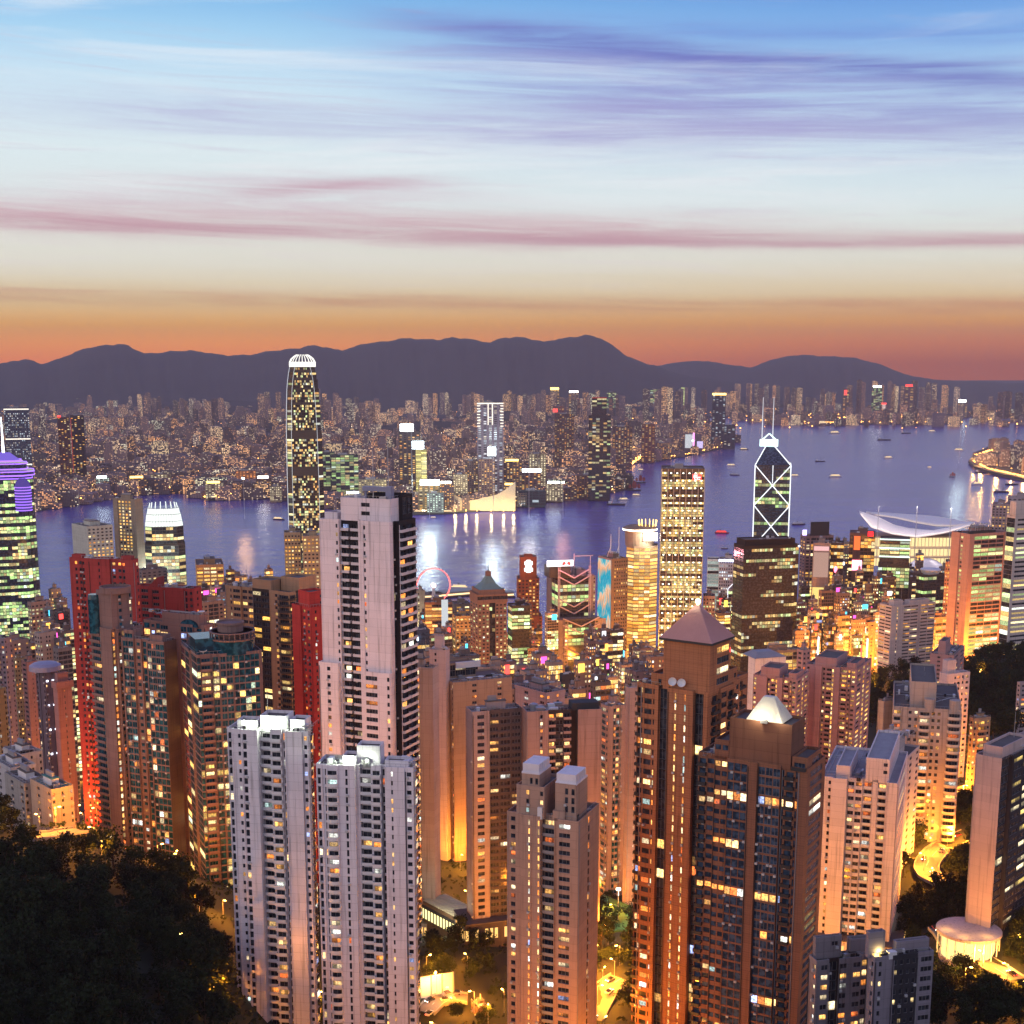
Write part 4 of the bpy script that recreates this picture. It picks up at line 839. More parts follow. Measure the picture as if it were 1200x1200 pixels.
    g = Geo(); g.lathe([(5.2, H + 4.5), (5.2, H + 10.5), (5.7, H + 10.7), (5.7, H + 11.6), (5.2, H + 11.6), (5.2, H + 11)], 28, (cx - .5, cy_ + 1)); t.part('roof_drum', g, t.wm[0])
    t.box('roof_block', 1, W * .4, 3, D * .6, H - 1, H + 6, TEAL_F); t.clutter(1, W * .4, 1, D - 1, H - 1, 5, house=False, dish=1); t.finish(PB and t.wm[0])
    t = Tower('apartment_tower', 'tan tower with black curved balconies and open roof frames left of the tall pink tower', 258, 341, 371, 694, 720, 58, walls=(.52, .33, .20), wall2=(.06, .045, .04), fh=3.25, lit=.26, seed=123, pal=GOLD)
    t.tier(0, t.H, [(.24, 0, '.nW'), (.18, .8, 'WW'), (.26, 0, 'TT', 1), (.14, -.4, '.w'), (.18, -.8, 'R')], [(.2, .4, 'R'), (.6, .8, 'DDD', 1), (.2, 0, '-')]); W, D, H = t.W, t.D, t.H
    t.tier(H - 1, H + 5, '', '', rect=(.2, W * .6, D * .3, D * .58)); t.tier(H - 1, H + 6.5, '', '-', rect=(W * .35, W, .6, D * .28)); t.clutter(1, W - 1, D * .6, D - 1, H - 1, 6, house=False, mast=1, tank=1); t.finish(DARK)
    t = Tower('apartment_tower', 'bright red slim tower tucked between the tan tower and the tall pink tower', 342, 362, 384, 712, 640, 40, walls=(.60, .06, .05), fh=3.1, lit=.2, seed=125, nwin=80)
    t.tier(0, t.H, [(.5, 0, '-.'), (.5, .8, 'ww')], '.w.w.'); t.tier(t.H - 1, t.H + 7, '', '.w', rect=(t.W * .1, t.W, 1, t.D * .7)); t.clutter(1, t.W - 1, 1, t.D - 1, t.H - 1, 3, house=False); t.finish()
    # far left cluster
    t = Tower('apartment_tower', 'lilac grey tower cut off by the left edge', -30, 5, 14, 748, 800, 70, walls=(.34, .27, .32), fh=3.0, lit=.2, nwin=60, seed=131)
    t.tier(0, t.H, 'wBwBw', 'w.w'); t.clutter(1, t.W, 1, t.D - 1, t.H - 1, 4, hh=3); t.finish()
    t = Tower('apartment_tower', 'olive lit tower near the left edge with many amber windows', 13, 17, 30, 772, 860, 45, walls=(.34, .28, .17), fh=2.9, lit=.4, nwin=80, seed=132)
    t.tier(0, t.H, 'w', 'nwnw'); t.clutter(.5, t.W - .5, .5, t.D - .5, t.H - 1, 3, hh=3); t.finish()
    t = Tower('apartment_tower', 'pink slab glowing orange at its foot near the left edge', 25, 31, 44, 776, 830, 45, walls=(.50, .28, .26), fh=2.9, lit=.15, nwin=60, seed=133)
    t.tier(0, t.H, 'n', '-n-'); t.clutter(.5, t.W - .5, .5, t.D - .5, t.H - 1, 3, hh=4); t.finish()
    t = Tower('apartment_tower', 'yellow lit slab at the left edge above the low white blocks', -30, -4, 7, 808, 720, 60, walls=(.42, .34, .18), fh=2.9, lit=.2, nwin=40, seed=134)
    t.tier(0, t.H, 'w.w', 'n.n'); t.finish()
    t = Tower('apartment_tower', 'dark lilac tower with a rounded roof and small white facade lights', 40, 52, 68, 786, 710, 40, walls=(.20, .15, .19), fh=3.0, lit=.2, nwin=60, seed=135)
    t.tier(0, t.H, [(.5, .8, 'n.'), (.5, 0, '.n')], [(.5, 0, 'n.'), (.5, .8, '.n')]); W, D, H = t.W, t.D, t.H
    g = Geo(); g.lathe([(8.2, H - 1), (8.0, H + 1.4), (6.0, H + 2.6), (2.5, H + 3.2)], 24, (W * .45, D * .5)); t.part('rounded_roof', g, pmat('lilac_metal', (.34, .32, .42), .5))
    for k in range(4):
        for x in (.08, .5):
            o = t.box('facade_light', W * x, W * x + .9, -.5, -.1, H - 6 - 13 * k, H - 5.2 - 13 * k, glow_mat('lamp_cool_white', (.8, .85, 1), 5))
    t.finish()
    t = Tower('apartment_tower', 'rose slab with a dark crown beside the tall crimson tower', 62, 67, 84, 806, 690, 45, walls=(.52, .26, .24), fh=3.0, lit=.15, nwin=40, seed=136)
    t.tier(0, t.H, '', '-n-'); W, D, H = t.W, t.D, t.H; t.tier(H - .5, H + 3, '', '', rect=(-.8, W + .8, -.8, D)); t.tier(H + 2, H + 7, '', '-', rect=(1, W - 1, 1, D * .8)); t.finish()
    lows = [('low white block with a grey roof terrace at the left, highest of the stepped row', 4, 24, 50, 884, 600, 45, (.55, .52, .5)), ('low white block with lift housing at the left edge of the stepped row', -8, 12, 42, 900, 570, 40, (.52, .5, .5)),
            ('low grey green block with stepped roofs in the middle of the row by the trees', 6, 28, 58, 918, 545, 40, (.42, .42, .40)), ('cream block with a turquoise roof beside the orange lit street', 36, 60, 86, 925, 525, 42, (.55, .44, .33))]
    for i, a in enumerate(lows):
        t = Tower('apartment_block', a[0], *a[1:7], walls=a[7], fh=3.0, lit=.22, nwin=60, seed=140 + i, roof=pmat('turquoise_roof', (.06, .22, .2), .8) if i == 3 else ROOF)
        t.tier(0, t.H, '.w.w', 'w.w.w'); t.clutter(1, t.W - 1, 1, t.D - 1, t.H - 1, 6, hh=3, m=WHITE); t.finish()
def low_houses():
    for i, a in enumerate([('small white house lit yellow beside the white court wall', 515, 522, 534, 1172, 500, 30, (.6, .55, .45)), ('small cream house with a flat roof below the sports hall', 534, 543, 556, 1160, 525, 35, (.55, .42, .3)), ('brown gatehouse at the foot of the grey window wall tower', 552, 560, 574, 1182, 495, 25, (.3, .2, .14)), ('low car park block behind the small green pitch', 700, 708, 738, 1006, 690, 20, (.4, .32, .26)), ('low tiled house under the brown brick tower', 712, 722, 738, 1128, 560, 40, (.36, .2, .14)),
                           ('low villa on the slope under the right hand slab tower', 1092, 1104, 1122, 1094, 545, 35, (.5, .42, .36)), ('long low terrace block between the white slab tower and the orange bend', 1050, 1062, 1082, 1078, 590, 30, (.45, .36, .3))]):
        t = Tower('low_house', a[0], *a[1:7], cat='house', walls=a[7], fh=3.0, lit=.5, nwin=40, pal=GOLD, seed=300 + i, par=.6)
        t.tier(0, t.H, 'w.w', 'w.w.w'); t.clutter(.5, t.W - .5, .5, t.D - .5, t.H - .6, 4, hh=2.2); t.finish()
low_houses(); n_white_left(); n_white_right(); n_tall_pink(); n_beige_slab(); n_grey_orange(); n_pink_grey(); n_twin_crown(); brown_pair(); n_right_white(); n_pink_estate(); left_cluster()
# ================================================================= business district towers
WHITE_L = glow_mat('lamp_cool_white', (.8, .85, 1), 5)
def facing(px): return -atan((px - 600) / F) * 57.2958
def office(label, xl, xc, xr, ytop, d, yaw, left, right, walls=(.2, .18, .18), fh=4.0, lit=.5, pal=OFFICE, litk=1.5, glass='c', seed=None, top=None, depth=None, cat='office tower', name='office_tower', wall2=None, par=2.5, crown=True, office=True, n=5, mast=0):
    t = Tower(name, label, xl, xc, xr, ytop, d, yaw, cat=cat, walls=walls, wall2=wall2, fh=fh, lit=lit, pal=pal, litk=litk, glass=glass, nwin=0, office=office, depth=depth, seed=seed, par=par)
    t.tier(0, t.H, left, right)
    if crown: t.clutter(1, max(t.W - 1, 4), 1, max(t.D - 1, 4), t.H - 1, n, hh=5, mast=mast)
    return t
def octa(W, D, ch, ins=0.0, cy_=0.0):
    a, b, c, e = ins, W - ins, ins + cy_, D - ins + cy_
    return [(a + ch, c), (b - ch, c), (b, c + ch), (b, e - ch), (b - ch, e), (a + ch, e), (a, e - ch), (a, c + ch)]
def ring8(t, W, D, ch, ins, z0, z1, pat, cpat='G', roof=True):
    p = octa(W, D, ch, ins); t.ring(p, [(pat, 0), (cpat, 0), (pat, 0), (cpat, 0), (pat, 0), (cpat, 0), (pat, 0), (cpat, 0)], z0, z1, roof)
def harbour_tower():
    yw = facing(354)
    t = Tower('skyscraper', 'tallest rounded skyscraper with a glowing white claw crown left of centre', 333, 333, 376, 433, 1850, yw, cat='skyscraper', walls=(.10, .095, .09), fh=3.3, lit=.42, pal=OFFICE, litk=1.25, nwin=0, office=False, depth=48, par=.6, seed=7, line=.9, streaks=0)
    W = t.W; m = 1850 / F; z0 = 0.0
    for yt, ins in [(557, 0), (550, .1), (514, .4), (507, .6), (474, 1.6), (456, 2.6), (445, 3.8), (436, 5.2), (430, 6.6)]:
        z1 = t.z(yt); ring8(t, W, W, 6 * m, ins * m, z0, z1, '' if yt in (550, 507) else 'GGGGGGGGGGGGGG', '' if yt in (550, 507) else 'G', True); z0 = z1 + .02
    wl = glow_mat('edge_light_soft', (.9, .93, 1), .9); cr = glow_mat('crown_light', (1, .97, .88), 1.5)
    z0 = 0.0
    g = Geo(); lv = [(620, 0), (556, 0), (505, .5), (474, 1.6), (456, 2.6), (445, 3.8), (436, 5.2), (430, 6.6)]
    for (ya, ia), (yb, ib) in zip(lv, lv[1:]):
        for q in (0, 1, 6, 7): a = octa(W, W, 6 * m, ia * m - .4)[q]; b_ = octa(W, W, 6 * m, ib * m - .4)[q]; g.tube((*a, t.z(ya)), (*b_, t.z(yb)), .24, 5)
    o = t.part('edge_light_strips', g, wl); o['kind'] = 'stuff'
    zc = t.z(430); p = octa(W, W, 5 * m, 6.2 * m)
    g = Geo(); g.prism(octa(W, W, 5 * m, 5.6 * m), zc + .1, t.z(424)); t.part('crown_base', g, cr)
    for i in range(8):
        a = Vector(p[i]); b_ = Vector(p[(i + 1) % 8]); k = 5 if i % 2 == 0 else 2
        for j in range(k):
            q = a.lerp(b_, (j + .5) / k); c_ = Vector((W / 2, W / 2)); g = Geo(); pr = None
            for f, yy in ((0, 424), (.12, 420.5), (.34, 417.5), (.55, 415.6)):
                u = q.lerp(c_, f); nw = (u.x, u.y, t.z(yy))
                if pr: g.tube(pr, nw, .5, 5)
                pr = nw
            t.part('crown_fin', g, cr)
    t.finish()
    yw = facing(192)
    t = Tower('skyscraper', 'short rounded tower with a blazing white glass crown by the water on the left', 168, 168, 216, 612, 1800, yw, cat='skyscraper', walls=(.14, .13, .12), fh=4.4, lit=.75, pal=OFFICE, litk=1.6, nwin=0, office=True, depth=50, par=.6, seed=8)
    W = t.W; m = 1800 / F; z0 = 0
    for yt, ins in [(640, 0), (618, 1.2)]:
        z1 = t.z(yt); ring8(t, W, W, 8 * m, ins * m, z0, z1, 'GGGGGGG', 'G'); z0 = z1 + .02
    wc = glow_mat('white_crown_panels', (.92, 1, .94), 1.35)
    for yt, ins in [(612, 1.5), (604, 2.6), (597, 4.4)]:
        z1 = t.z(yt); g = Geo(); p = octa(W, W, 8 * m, ins * m); p2 = octa(W, W, 8 * m, ins * m + 1.2)
        for i in range(8):
            a, b_, c_, e = Vector(p[i]), Vector(p[(i + 1) % 8]), Vector(p2[i]), Vector(p2[(i + 1) % 8])
            for j in range(8):
                f0, f1 = (j + .06) / 8, (j + .94) / 8; g.raw([(*a.lerp(b_, f0), z0), (*a.lerp(b_, f1), z0), (*c_.lerp(e, f1), z1 - .6), (*c_.lerp(e, f0), z1 - .6)], [(0, 1, 2, 3)])
        o = t.part('crown_panels', g, wc); o['kind'] = 'stuff'; g = Geo(); g.prism(octa(W, W, 8 * m, ins * m + 1.4), z0 - .1, z1 - .2); t.part('crown_core', g, STEEL); z0 = z1
    for i in range(16):
        g = Geo(); a = 2 * pi * (i + .5) / 16; r = W * .36; g.tube((W / 2 + r * cos(a), W / 2 + r * sin(a), z0 - .5), (W / 2 + r * .92 * cos(a), W / 2 + r * .92 * sin(a), t.z(592)), .6, 5); t.part('crown_fin', g, wc)
    t.finish()
def purple_tower():
    yw = facing(8)
    t = Tower('skyscraper', 'star shaped skyscraper with violet neon crown and spire at the left edge', -27, -27, 39, 563, 1350, yw, cat='skyscraper', walls=(.06, .06, .075), fh=3.2, lit=.62, pal=GREENISH, litk=1.35, nwin=0, office=True, depth=52, par=.8, seed=9, glass='b')
    W = t.W; m = 1350 / F
    ring8(t, W, W, 12 * m, 0, 0, t.H, 'GGGGGDGGGGG', 'DGG'); pu = glow_mat('violet_neon', (.36, .16, 1.0), 2.0); pd = glow_mat('violet_glass_glow', (.30, .20, 1.0), .75)
    z = t.z
    for y0, y1, ins, ch in [(563, 559, 1, 12), (559, 554, -1.5, 12), (552, 545, 6, 9), (543, 541.5, 12, 7)]:
        g = Geo(); g.prism(octa(W, W, ch * m, ins * m), z(y0) + .1, z(y1)); t.part('crown_tier', g, BLUE_F)
        g = Geo(); p = octa(W, W, ch * m, ins * m - .3)
        for zz in (z(y0) + .5, z(y1) - .2):
            for i in range(8): g.tube((*p[i], zz), (*p[(i + 1) % 8], zz), .55, 5)
        t.part('neon_ring', g, pu)
    g = Geo(); g.prism(octa(W, W, 7 * m, 14 * m), z(541.5) + .1, z(533), 0, top=octa(W, W, 3 * m, 24 * m)); t.part('crown_cap', g, pd)
    g = Geo(); g.tube((W / 2, W / 2, z(534)), (W / 2, W / 2, z(490)), 1.3, 8, r2=.2); t.part('spire', g, WHITE_L)
    for cx, cy_ in ((W * .22, -.8), (W * .80, -.8)):
        g = Geo(); g.lathe([(W * .15, z(600)), (W * .15, z(572)), (W * .12, z(566)), (W * .06, z(562))], 18, (cx, cy_ + 2)); t.part('violet_bay', g, glow_mat('violet_glass_dim', (.30, .20, 1.0), .32)); g = Geo()
        for q in range(9): g.lathe([(W * .155, z(600 - q * 3.4)), (W * .155, z(599 - q * 3.4))], 18, (cx, cy_ + 2))
        t.part('violet_bay_rings', g, pu)
    t.finish()
def truss_tower():
    yw = facing(905)
    t = Tower('skyscraper', 'dark prism skyscraper with white X bracing and twin masts over the harbour', 885, 885, 927, 545, 1700, yw, cat='skyscraper', walls=(.05, .055, .06), fh=4.2, lit=.30, pal=GREENISH, litk=.9, nwin=0, office=True, depth=44, par=.8, seed=10, glass='b', line=.95, streaks=0)
    W = t.W; D = 44; z = t.z
    t.tier(0, t.H, '', 'GGGGGGGGGG'); ln = glow_mat('bracing_light', (.92, .96, 1), 1.7)
    g = Geo(); ap = (W * .34, D * .5, z(519)); ap2 = (W * .46, D * .5, z(521))
    h = t.H; g.raw([(0, 0, h), (W, 0, h), (W, D, h), (0, D, h), ap, ap2], [(0, 1, 5, 4), (1, 2, 5), (2, 3, 4, 5), (3, 0, 4)]); t.part('prism_roof', g, BLUE_F)
    g = Geo(); r = .62
    ys = [545, 592, 641, 690, 740]
    for ya, yb in zip(ys, ys[1:]):
        za, zb_ = z(ya), max(z(yb), 1)
        g.tube((0, -.9, za), (W, -.9, zb_), r, 5); g.tube((W, -.9, za), (0, -.9, zb_), r, 5)
    for x in (0, W): g.tube((x, -.9, 1), (x, -.9, h), r, 5)
    for a in ((0, -.9, h), (W, -.9, h)): g.tube(a, ap if a[0] == 0 else ap2, r, 5)
    g.tube(ap, ap2, r, 5); g.tube((W, -.9, h), (W, D, h), r, 5); g.tube((W * .5, -.9, h), (W * .5, -.9, z(566)), .4, 5)
    o = t.part('lit_bracing', g, ln)
    g = Geo(); g.box(W * .1, W * .62, D * .4, D * .6, z(524), z(516)); g.tube((W * .12, D * .5, z(518)), (W * .36, D * .5, z(509)), .8, 5); g.tube((W * .60, D * .5, z(518)), (W * .36, D * .5, z(509)), .8, 5); t.part('mast_frame', g, glow_mat('mast_frame_light', (.75, 1, .95), 2.2))
    for x in (.16, .46): 
        g = Geo(); g.tube((W * x, D * .5, z(520)), (W * x, D * .5, z(466)), .75, 6, r2=.3); t.part('mast', g, glow_mat('mast_white', (.9, .92, 1), .9))
    t.finish()
def grid_tower():
    yw = facing(800) + 2
    t = Tower('skyscraper', 'boxy skyscraper gridded with gold lights and a small red sign at its top corner', 775, 776, 826, 549, 1550, yw, cat='skyscraper', walls=(.16, .13, .09), fh=2.75, lit=.72, pal=[((1, .64, .18), 5), ((1, .78, .36), 3), ((.85, .9, .4), 2)], litk=1.25, nwin=0, office=True, depth=48, par=3.5, seed=12, streaks=0)
    W = t.W; t.tier(0, t.H, 'GGG', 'GGGGGGGGGGGGGGGGGGGGGGGG'); h = t.H
    g = Geo(); k = 0
    for i in range(7):
        for j in range(26): g.box(W * (i + .5) / 7 - .8, W * (i + .5) / 7 + .8, -.5, -.05, h - 5.5 - j * 8.2, h - 4.4 - j * 8.2)
    o = t.part('facade_spotlights', g, glow_mat('spot_warm', (1, .95, .78), 4.5)); o['kind'] = 'stuff'
    for i in range(8): g = Geo(); g.box(W * i / 7 - .35, W * i / 7 + .35, -.6, -.02, 2, h - .5); t.part('steel_mullion', g, STEEL)
    rs = glow_mat('sign_red', (1, .06, .05), 3.0); g = Geo(); x0, zz = W * .72, h - 12.6
    g.box(x0, x0 + 9.5, -1.0, -.7, zz, zz + 6.8); t.part('sign_panel', g, rs)
    g = Geo(); ws = [(1.2, 5.4, 5.6, 6.0), (1.2, 5.0, 4.5, 4.9), (.6, 8.6, 3.2, 3.7), (2.0, 2.5, .8, 3.2), (2.5, 4.2, .8, 1.3), (5.0, 8.2, 1.0, 1.5), (1.2, 1.7, 3.7, 6.0), (4.6, 5.1, 1.4, 3.2)]
    for a, b_, c_, e in ws: g.box(x0 + a, x0 + b_, -1.3, -1.02, zz + c_, zz + e)
    t.part('sign_characters', g, glow_mat('sign_white', (1, .95, .9), 3)); g = Geo(); g.box(W * .3, W * .5, 6, 12, h - 1, h + 5); t.part('roof_plant', g, GREY)
    t.clutter(2, W - 2, 2, 44, h - 1, 8, house=False, mast=1); t.finish()
def hex_bank():
    t = Tower('bank_tower', 'grey bank tower with exposed V trusses and a glowing red and white roof sign', 637, 653, 698, 676, 1610, 14, cat='bank tower', walls=(.34, .28, .31), wall2=(.09, .09, .09), fh=4.2, lit=.55, pal=GREENISH, litk=1.3, nwin=0, office=True, par=1.5, seed=14)
    W, D, H = t.W, t.D, t.H; z = t.z
    t.tier(0, H, [(.4, 0, '-'), (.6, 1, 'DD')], [(.05, 0, '.'), (.78, 1.5, 'GGGGGGG', 1), (.17, 0, '.n')])
    fr = pmat('truss_paint', (.46, .38, .42), .5)
    def vtruss(y, x0, x1, yy):
        g = Geo(); za, zb_ = z(y), z(y + 10); xm = (x0 + x1) / 2
        for a, b_ in (((x0, za), (xm, zb_)), ((xm, zb_), (x1, za)), ((x0, za - 8), (xm, zb_ - 8)), ((xm, zb_ - 8), (x1, za - 8))): g.tube((a[0], yy, a[1]), (b_[0], yy, b_[1]), .8, 5)
        t.part('suspension_truss', g, fr)
    for y in (668, 702): vtruss(y, W * .04, W * .84, -.9)
    zf = z(724)
    t.tier(0, zf, '-', [(.14, 0, '-'), (.08, -1, 'n'), (.52, 1.2, 'GGGGGG', 1), (.08, -1, 'n'), (.18, 0, '-')], rect=(-W * .1, W * 1.22, -16, -.5))
    for y in (722, 755, 788): vtruss(y, W * .05, W * 1.0, -17.4)
    for x in (.04, .84):
        for yy in (-1.2,):
            g = Geo()
            for dx in (-.9, .9): g.tube((W * x + dx, yy, 2), (W * x + dx, yy, z(664)), .5, 5)
            for k in range(int(H / 5)): g.tube((W * x - .9, yy, k * 5 + 3), (W * x + .9, yy, k * 5 + 3), .3, 4)
            t.part('ladder_mast', g, fr)
    g = Geo(); g.tube((W * .55, D * .4, z(655)), (W * 1.05, D * .4, z(655)), .5, 5); g.tube((W * .55, D * .4, H), (W * .55, D * .4, z(652)), .5, 5); g.tube((W * .98, D * .4, H), (W * .98, D * .4, z(655)), .5, 5); t.part('roof_crane', g, fr)
    zz = z(663.5); g = Geo(); g.box(-W * .28, W * .40, -2.4, -1.6, zz, zz + 7.0); o = t.part('roof_sign', g, glow_mat('sign_white_soft', (1, .93, .95), 2.6))
    g = Geo(); c_ = W * .22; q = 5.2; s5 = 2.9
    for a in (((c_ - q, zz + 1), (c_, zz + 3.5), (c_ - q, zz + 6)), ((c_ + q, zz + 6), (c_, zz + 3.5), (c_ + q, zz + 1)), ((c_ - q, zz + 6), (c_, zz + 3.5), (c_ + q, zz + 6)), ((c_ - q, zz + 1), (c_ + q, zz + 1), (c_, zz + 3.5))):
        pass
    for sgn in (-1, 1):
        g.raw([(c_ + sgn * q, -2.5, zz + .8), (c_ + sgn * s5, -2.5, zz + .8), (c_, -2.5, zz + 3.5), (c_ + sgn * s5, -2.5, zz + 6.2), (c_ + sgn * q, -2.5, zz + 3.5)], [(0, 1, 2, 3, 4)])
    t.part('emblem', g, glow_mat('sign_red', (1, .06, .05), 3.0)); lamp((W * .3, -8, zz + 9), 60000, (1, .3, .35), 2, t.root)
    g = Geo(); g.box(-W * .2, W * .35, 0, D * .5, H - 1, zz); t.part('sign_plinth', g, DARK)
    t.clutter(W * .4, W, 1, D - 1, H - 1, 6, hh=6); t.finish()
def emblem_tower():
    BRK = (.36, .10, .05)
    t = Tower('bank_tower', 'stepped rust red bank tower with a white interlaced emblem near its top', 605, 607, 632, 678, 1650, facing(618) + 4, cat='bank tower', walls=BRK, fh=4.0, lit=.42, pal=GOLD, litk=1.5, nwin=0, par=1.0, depth=26, seed=15)
    W, D, H = t.W, 26, t.H; z = t.z
    t.tier(0, H, 'ww', 'wwwwww'); t.tier(0, z(722), 'ww', 'w.www.w', rect=(-3, W + 3.5, -3, D)); t.tier(H - 1, z(653), '', '-', rect=(W * .12, W * .88, 2, D - 4))
    g = Geo(); cx, cz, sx_, sz_ = W * .5, z(664), 5.4, 7.6
    pts = [(-.42, 1), (.42, 1), (.50, .82), (.85, .78), (.92, .30), (.66, .12), (.70, -.2), (.98, -.34), (.92, -.8), (.55, -.86), (.40, -1), (-.40, -1), (-.55, -.86), (-.92, -.8), (-.98, -.34), (-.70, -.2), (-.66, .12), (-.92, .30), (-.85, .78), (-.50, .82)]
    g.raw([(cx + a * sx_, 1.6, cz + b_ * sz_) for a, b_ in pts] + [(cx + a * sx_, 2.0, cz + b_ * sz_) for a, b_ in pts], [tuple(range(20)), tuple(reversed(range(20, 40)))] + [(i, i + 20, (i + 1) % 20 + 20, (i + 1) % 20) for i in range(20)])
    t.part('emblem_panel', g, glow_mat('emblem_white', (.95, 1, .97), 2.4)); t.box('roof_plant', W * .3, W * .7, 6, 14, z(653) - 1, z(653) + 2.5, t.wm[0])
    lamp((W * .5, -14, H * .25), 90000, (1, .45, .15), 2, t.root); t.finish()
def round_tower():
    yw = facing(750)
    t = Tower('office_tower', 'horizontally banded gold lit tower with a domed rim and dazzling lamp on top', 734, 734, 771, 640, 1650, yw, cat='office tower', walls=(.36, .27, .20), fh=4.2, lit=1.2, pal=GOLD, litk=1.7, nwin=0, depth=37, par=2.0, seed=16)
    W = t.W; z = t.z; ring8(t, W, W, 9, 0, 0, t.H, 'FFF', 'F'); c_ = W / 2
    g = Geo(); g.lathe([(W * .46, t.H - 1), (W * .48, z(625)), (W * .55, z(623)), (W * .55, z(620)), (W * .40, z(617.5))], 28, (c_ - 3, c_)); t.part('domed_rim', g, t.wm[0])
    g = Geo(); g.lathe([(W * .56, z(622.6)), (W * .56, z(621))], 28, (c_ - 3, c_)); t.part('rim_light', g, glow_mat('spot_warm', (1, .95, .78), 4.5))
    for i in range(14):
        g = Geo(); a = 2 * pi * i / 14; g.tube((c_ + 6 + 10 * cos(a), c_ + 10 * sin(a), z(618)), (c_ + 6 + 11 * cos(a), c_ + 11 * sin(a), z(611)), .45, 4); t.part('crown_spike', g, glow_mat('lamp_amber', (1, .62, .14), 6))
    g = Geo(); g.box(W * .55, W * .98, -2, 0, z(633), z(624)); t.part('floodlight_bank', g, glow_mat('blazing_white', (1, .95, .85), 14)); lamp((W * .8, -14, z(626)), 120000, (1, .9, .7), 2, t.root); t.finish()
def green_roof_tower():
    t = Tower('office_tower', 'brown hotel style tower with a green copper pyramid roof and spire', 551, 560, 594, 706, 1430, 16, cat='office tower', walls=(.34, .20, .15), wall2=(.05, .04, .035), fh=3.7, lit=.45, pal=OFFICE, litk=1.1, nwin=0, par=2, seed=17)
    W, D, H = t.W, max(t.D, 22), t.H; z = t.z
    t.tier(0, H, 'www', [(.4, 0, 'www'), (.2, .8, 'DD', 1), (.4, 0, 'www')]); t.tier(H - 1, z(697), '', [(1, 0, 'DDDD')], rect=(-.6, W + .6, -.6, D)); t.tier(z(697) - 1, z(692), '', '--', rect=(1.5, W - 1.5, 1.5, D - 1.5))
    zb_, zt = z(692), z(678); q = [(3, 3), (W - 3, 3), (W - 3, D - 3), (3, D - 3)]; mx, my = W / 2, D / 2; k = .22
    g = Geo(); mid = [(mx + (a - mx) * .5, my + (b_ - my) * .5) for a, b_ in q]; g.prism(q, zb_ - .5, zb_ + (zt - zb_) * .45, top=mid); g.prism(mid, zb_ + (zt - zb_) * .45 + .01, zt, top=[(mx + (a - mx) * k, my + (b_ - my) * k) for a, b_ in q]); t.part('copper_roof', g, pmat('copper_green', (.16, .26, .24), .6))
    g = Geo(); g.box(mx - 2.6, mx + 2.6, my - 2.6, my + 2.6, zt - .5, zt + 5); t.part('lantern', g, t.wm[0]); g = Geo(); g.tube((mx, my, zt + 5), (mx, my, z(661)), .5, 6, r2=.12); t.part('spire', g, DARK); t.finish()
def billboard_tower():
    t = Tower('office_tower', 'office tower carrying a tall turquoise and orange picture screen on its side', 701, 717, 736, 655, 1600, 28, cat='office tower', walls=(.25, .19, .18), fh=4.2, lit=.42, pal=GOLD, litk=1.2, nwin=0, office=True, par=2, seed=18)
    W, D, H = t.W, t.D, t.H; z = t.z; t.tier(0, H, '', '.wwwwww')
    m = bpy.data.materials.new('picture_screen'); m.use_nodes = True; n = NT(m.node_tree); n.n.clear(); e = n.new('ShaderNodeEmission'); n.l.new(e.outputs[0], n.new('ShaderNodeOutputMaterial').inputs[0])
    c_ = n.new('ShaderNodeTexCoord').outputs['Generated']; s_ = n.new('ShaderNodeSeparateXYZ'); n.l.new(c_, s_.inputs[0])
    f = n.m('ADD', n.m('MULTIPLY', s_.outputs[1], 0.22), n.m('ADD', n.m('MULTIPLY', s_.outputs[2], 2.4), n.m('MULTIPLY', n.noise(c_, 3.0, 4, .6, .8), 2.2)))
    n.l.new(n.ramp(n.m('FRACT', f), [(0, lin(40, 170, 190)), (.3, lin(235, 170, 120)), (.5, lin(240, 200, 170)), (.62, lin(90, 190, 200)), (.85, lin(20, 150, 185)), (1, lin(40, 170, 190))]), e.inputs[0]); e.inputs[1].default_value = 1.1; m.cycles.emission_sampling = 'NONE'
    g = Geo(); g.box(-.9, -.25, 1, D - 1, z(742), H - 2); t.part('picture_screen', g, m)
    for x, yy in ((.35, 628), (.85, 620)):
        g = Geo(); g.tube((W * x, D * .5, H - 1), (W * x, D * .5, z(yy)), .5, 6, r2=.2); g.tube((W * x - 5, D * .5, H), (W * x, D * .5, H + 12), .3, 5); t.part('mast', g, WHITE)
    t.clutter(1, W - 1, 1, D - 1, H - 1, 5); t.finish()
def old_bank():
    t = Tower('bank_tower', 'floodlit yellow stone bank with ribbed piers and a red lit stepped top', 708, 713, 735, 764, 1420, 16, cat='bank tower', walls=(.55, .42, .25), fh=4.0, lit=.4, pal=GOLD, litk=1.8, nwin=0, par=2, seed=19)
    W, D, H = t.W, max(t.D, 14), t.H; t.tier(0, H, '-', '.s.s.s.'); t.tier(H - 1, t.z(755), '', '.s.s.', rect=(2, W - 2, 2, D - 2)); t.tier(t.z(755) - 1, t.z(749), '', '--', rect=(4, W - 4, 3, D - 3)); g = Geo(); g.box(4.5, W - 4.5, 3.2, D - 4, t.z(749) - .5, t.z(745)); t.part('red_top_light', g, glow_mat('red_top', (1, .12, .06), 2.5))
    lamp((W * .5, -16, H * .45), 160000, (1, .72, .25), 2, t.root); lamp((W * .2, -10, H * .1), 90000, (1, .72, .25), 2, t.root); t.finish()
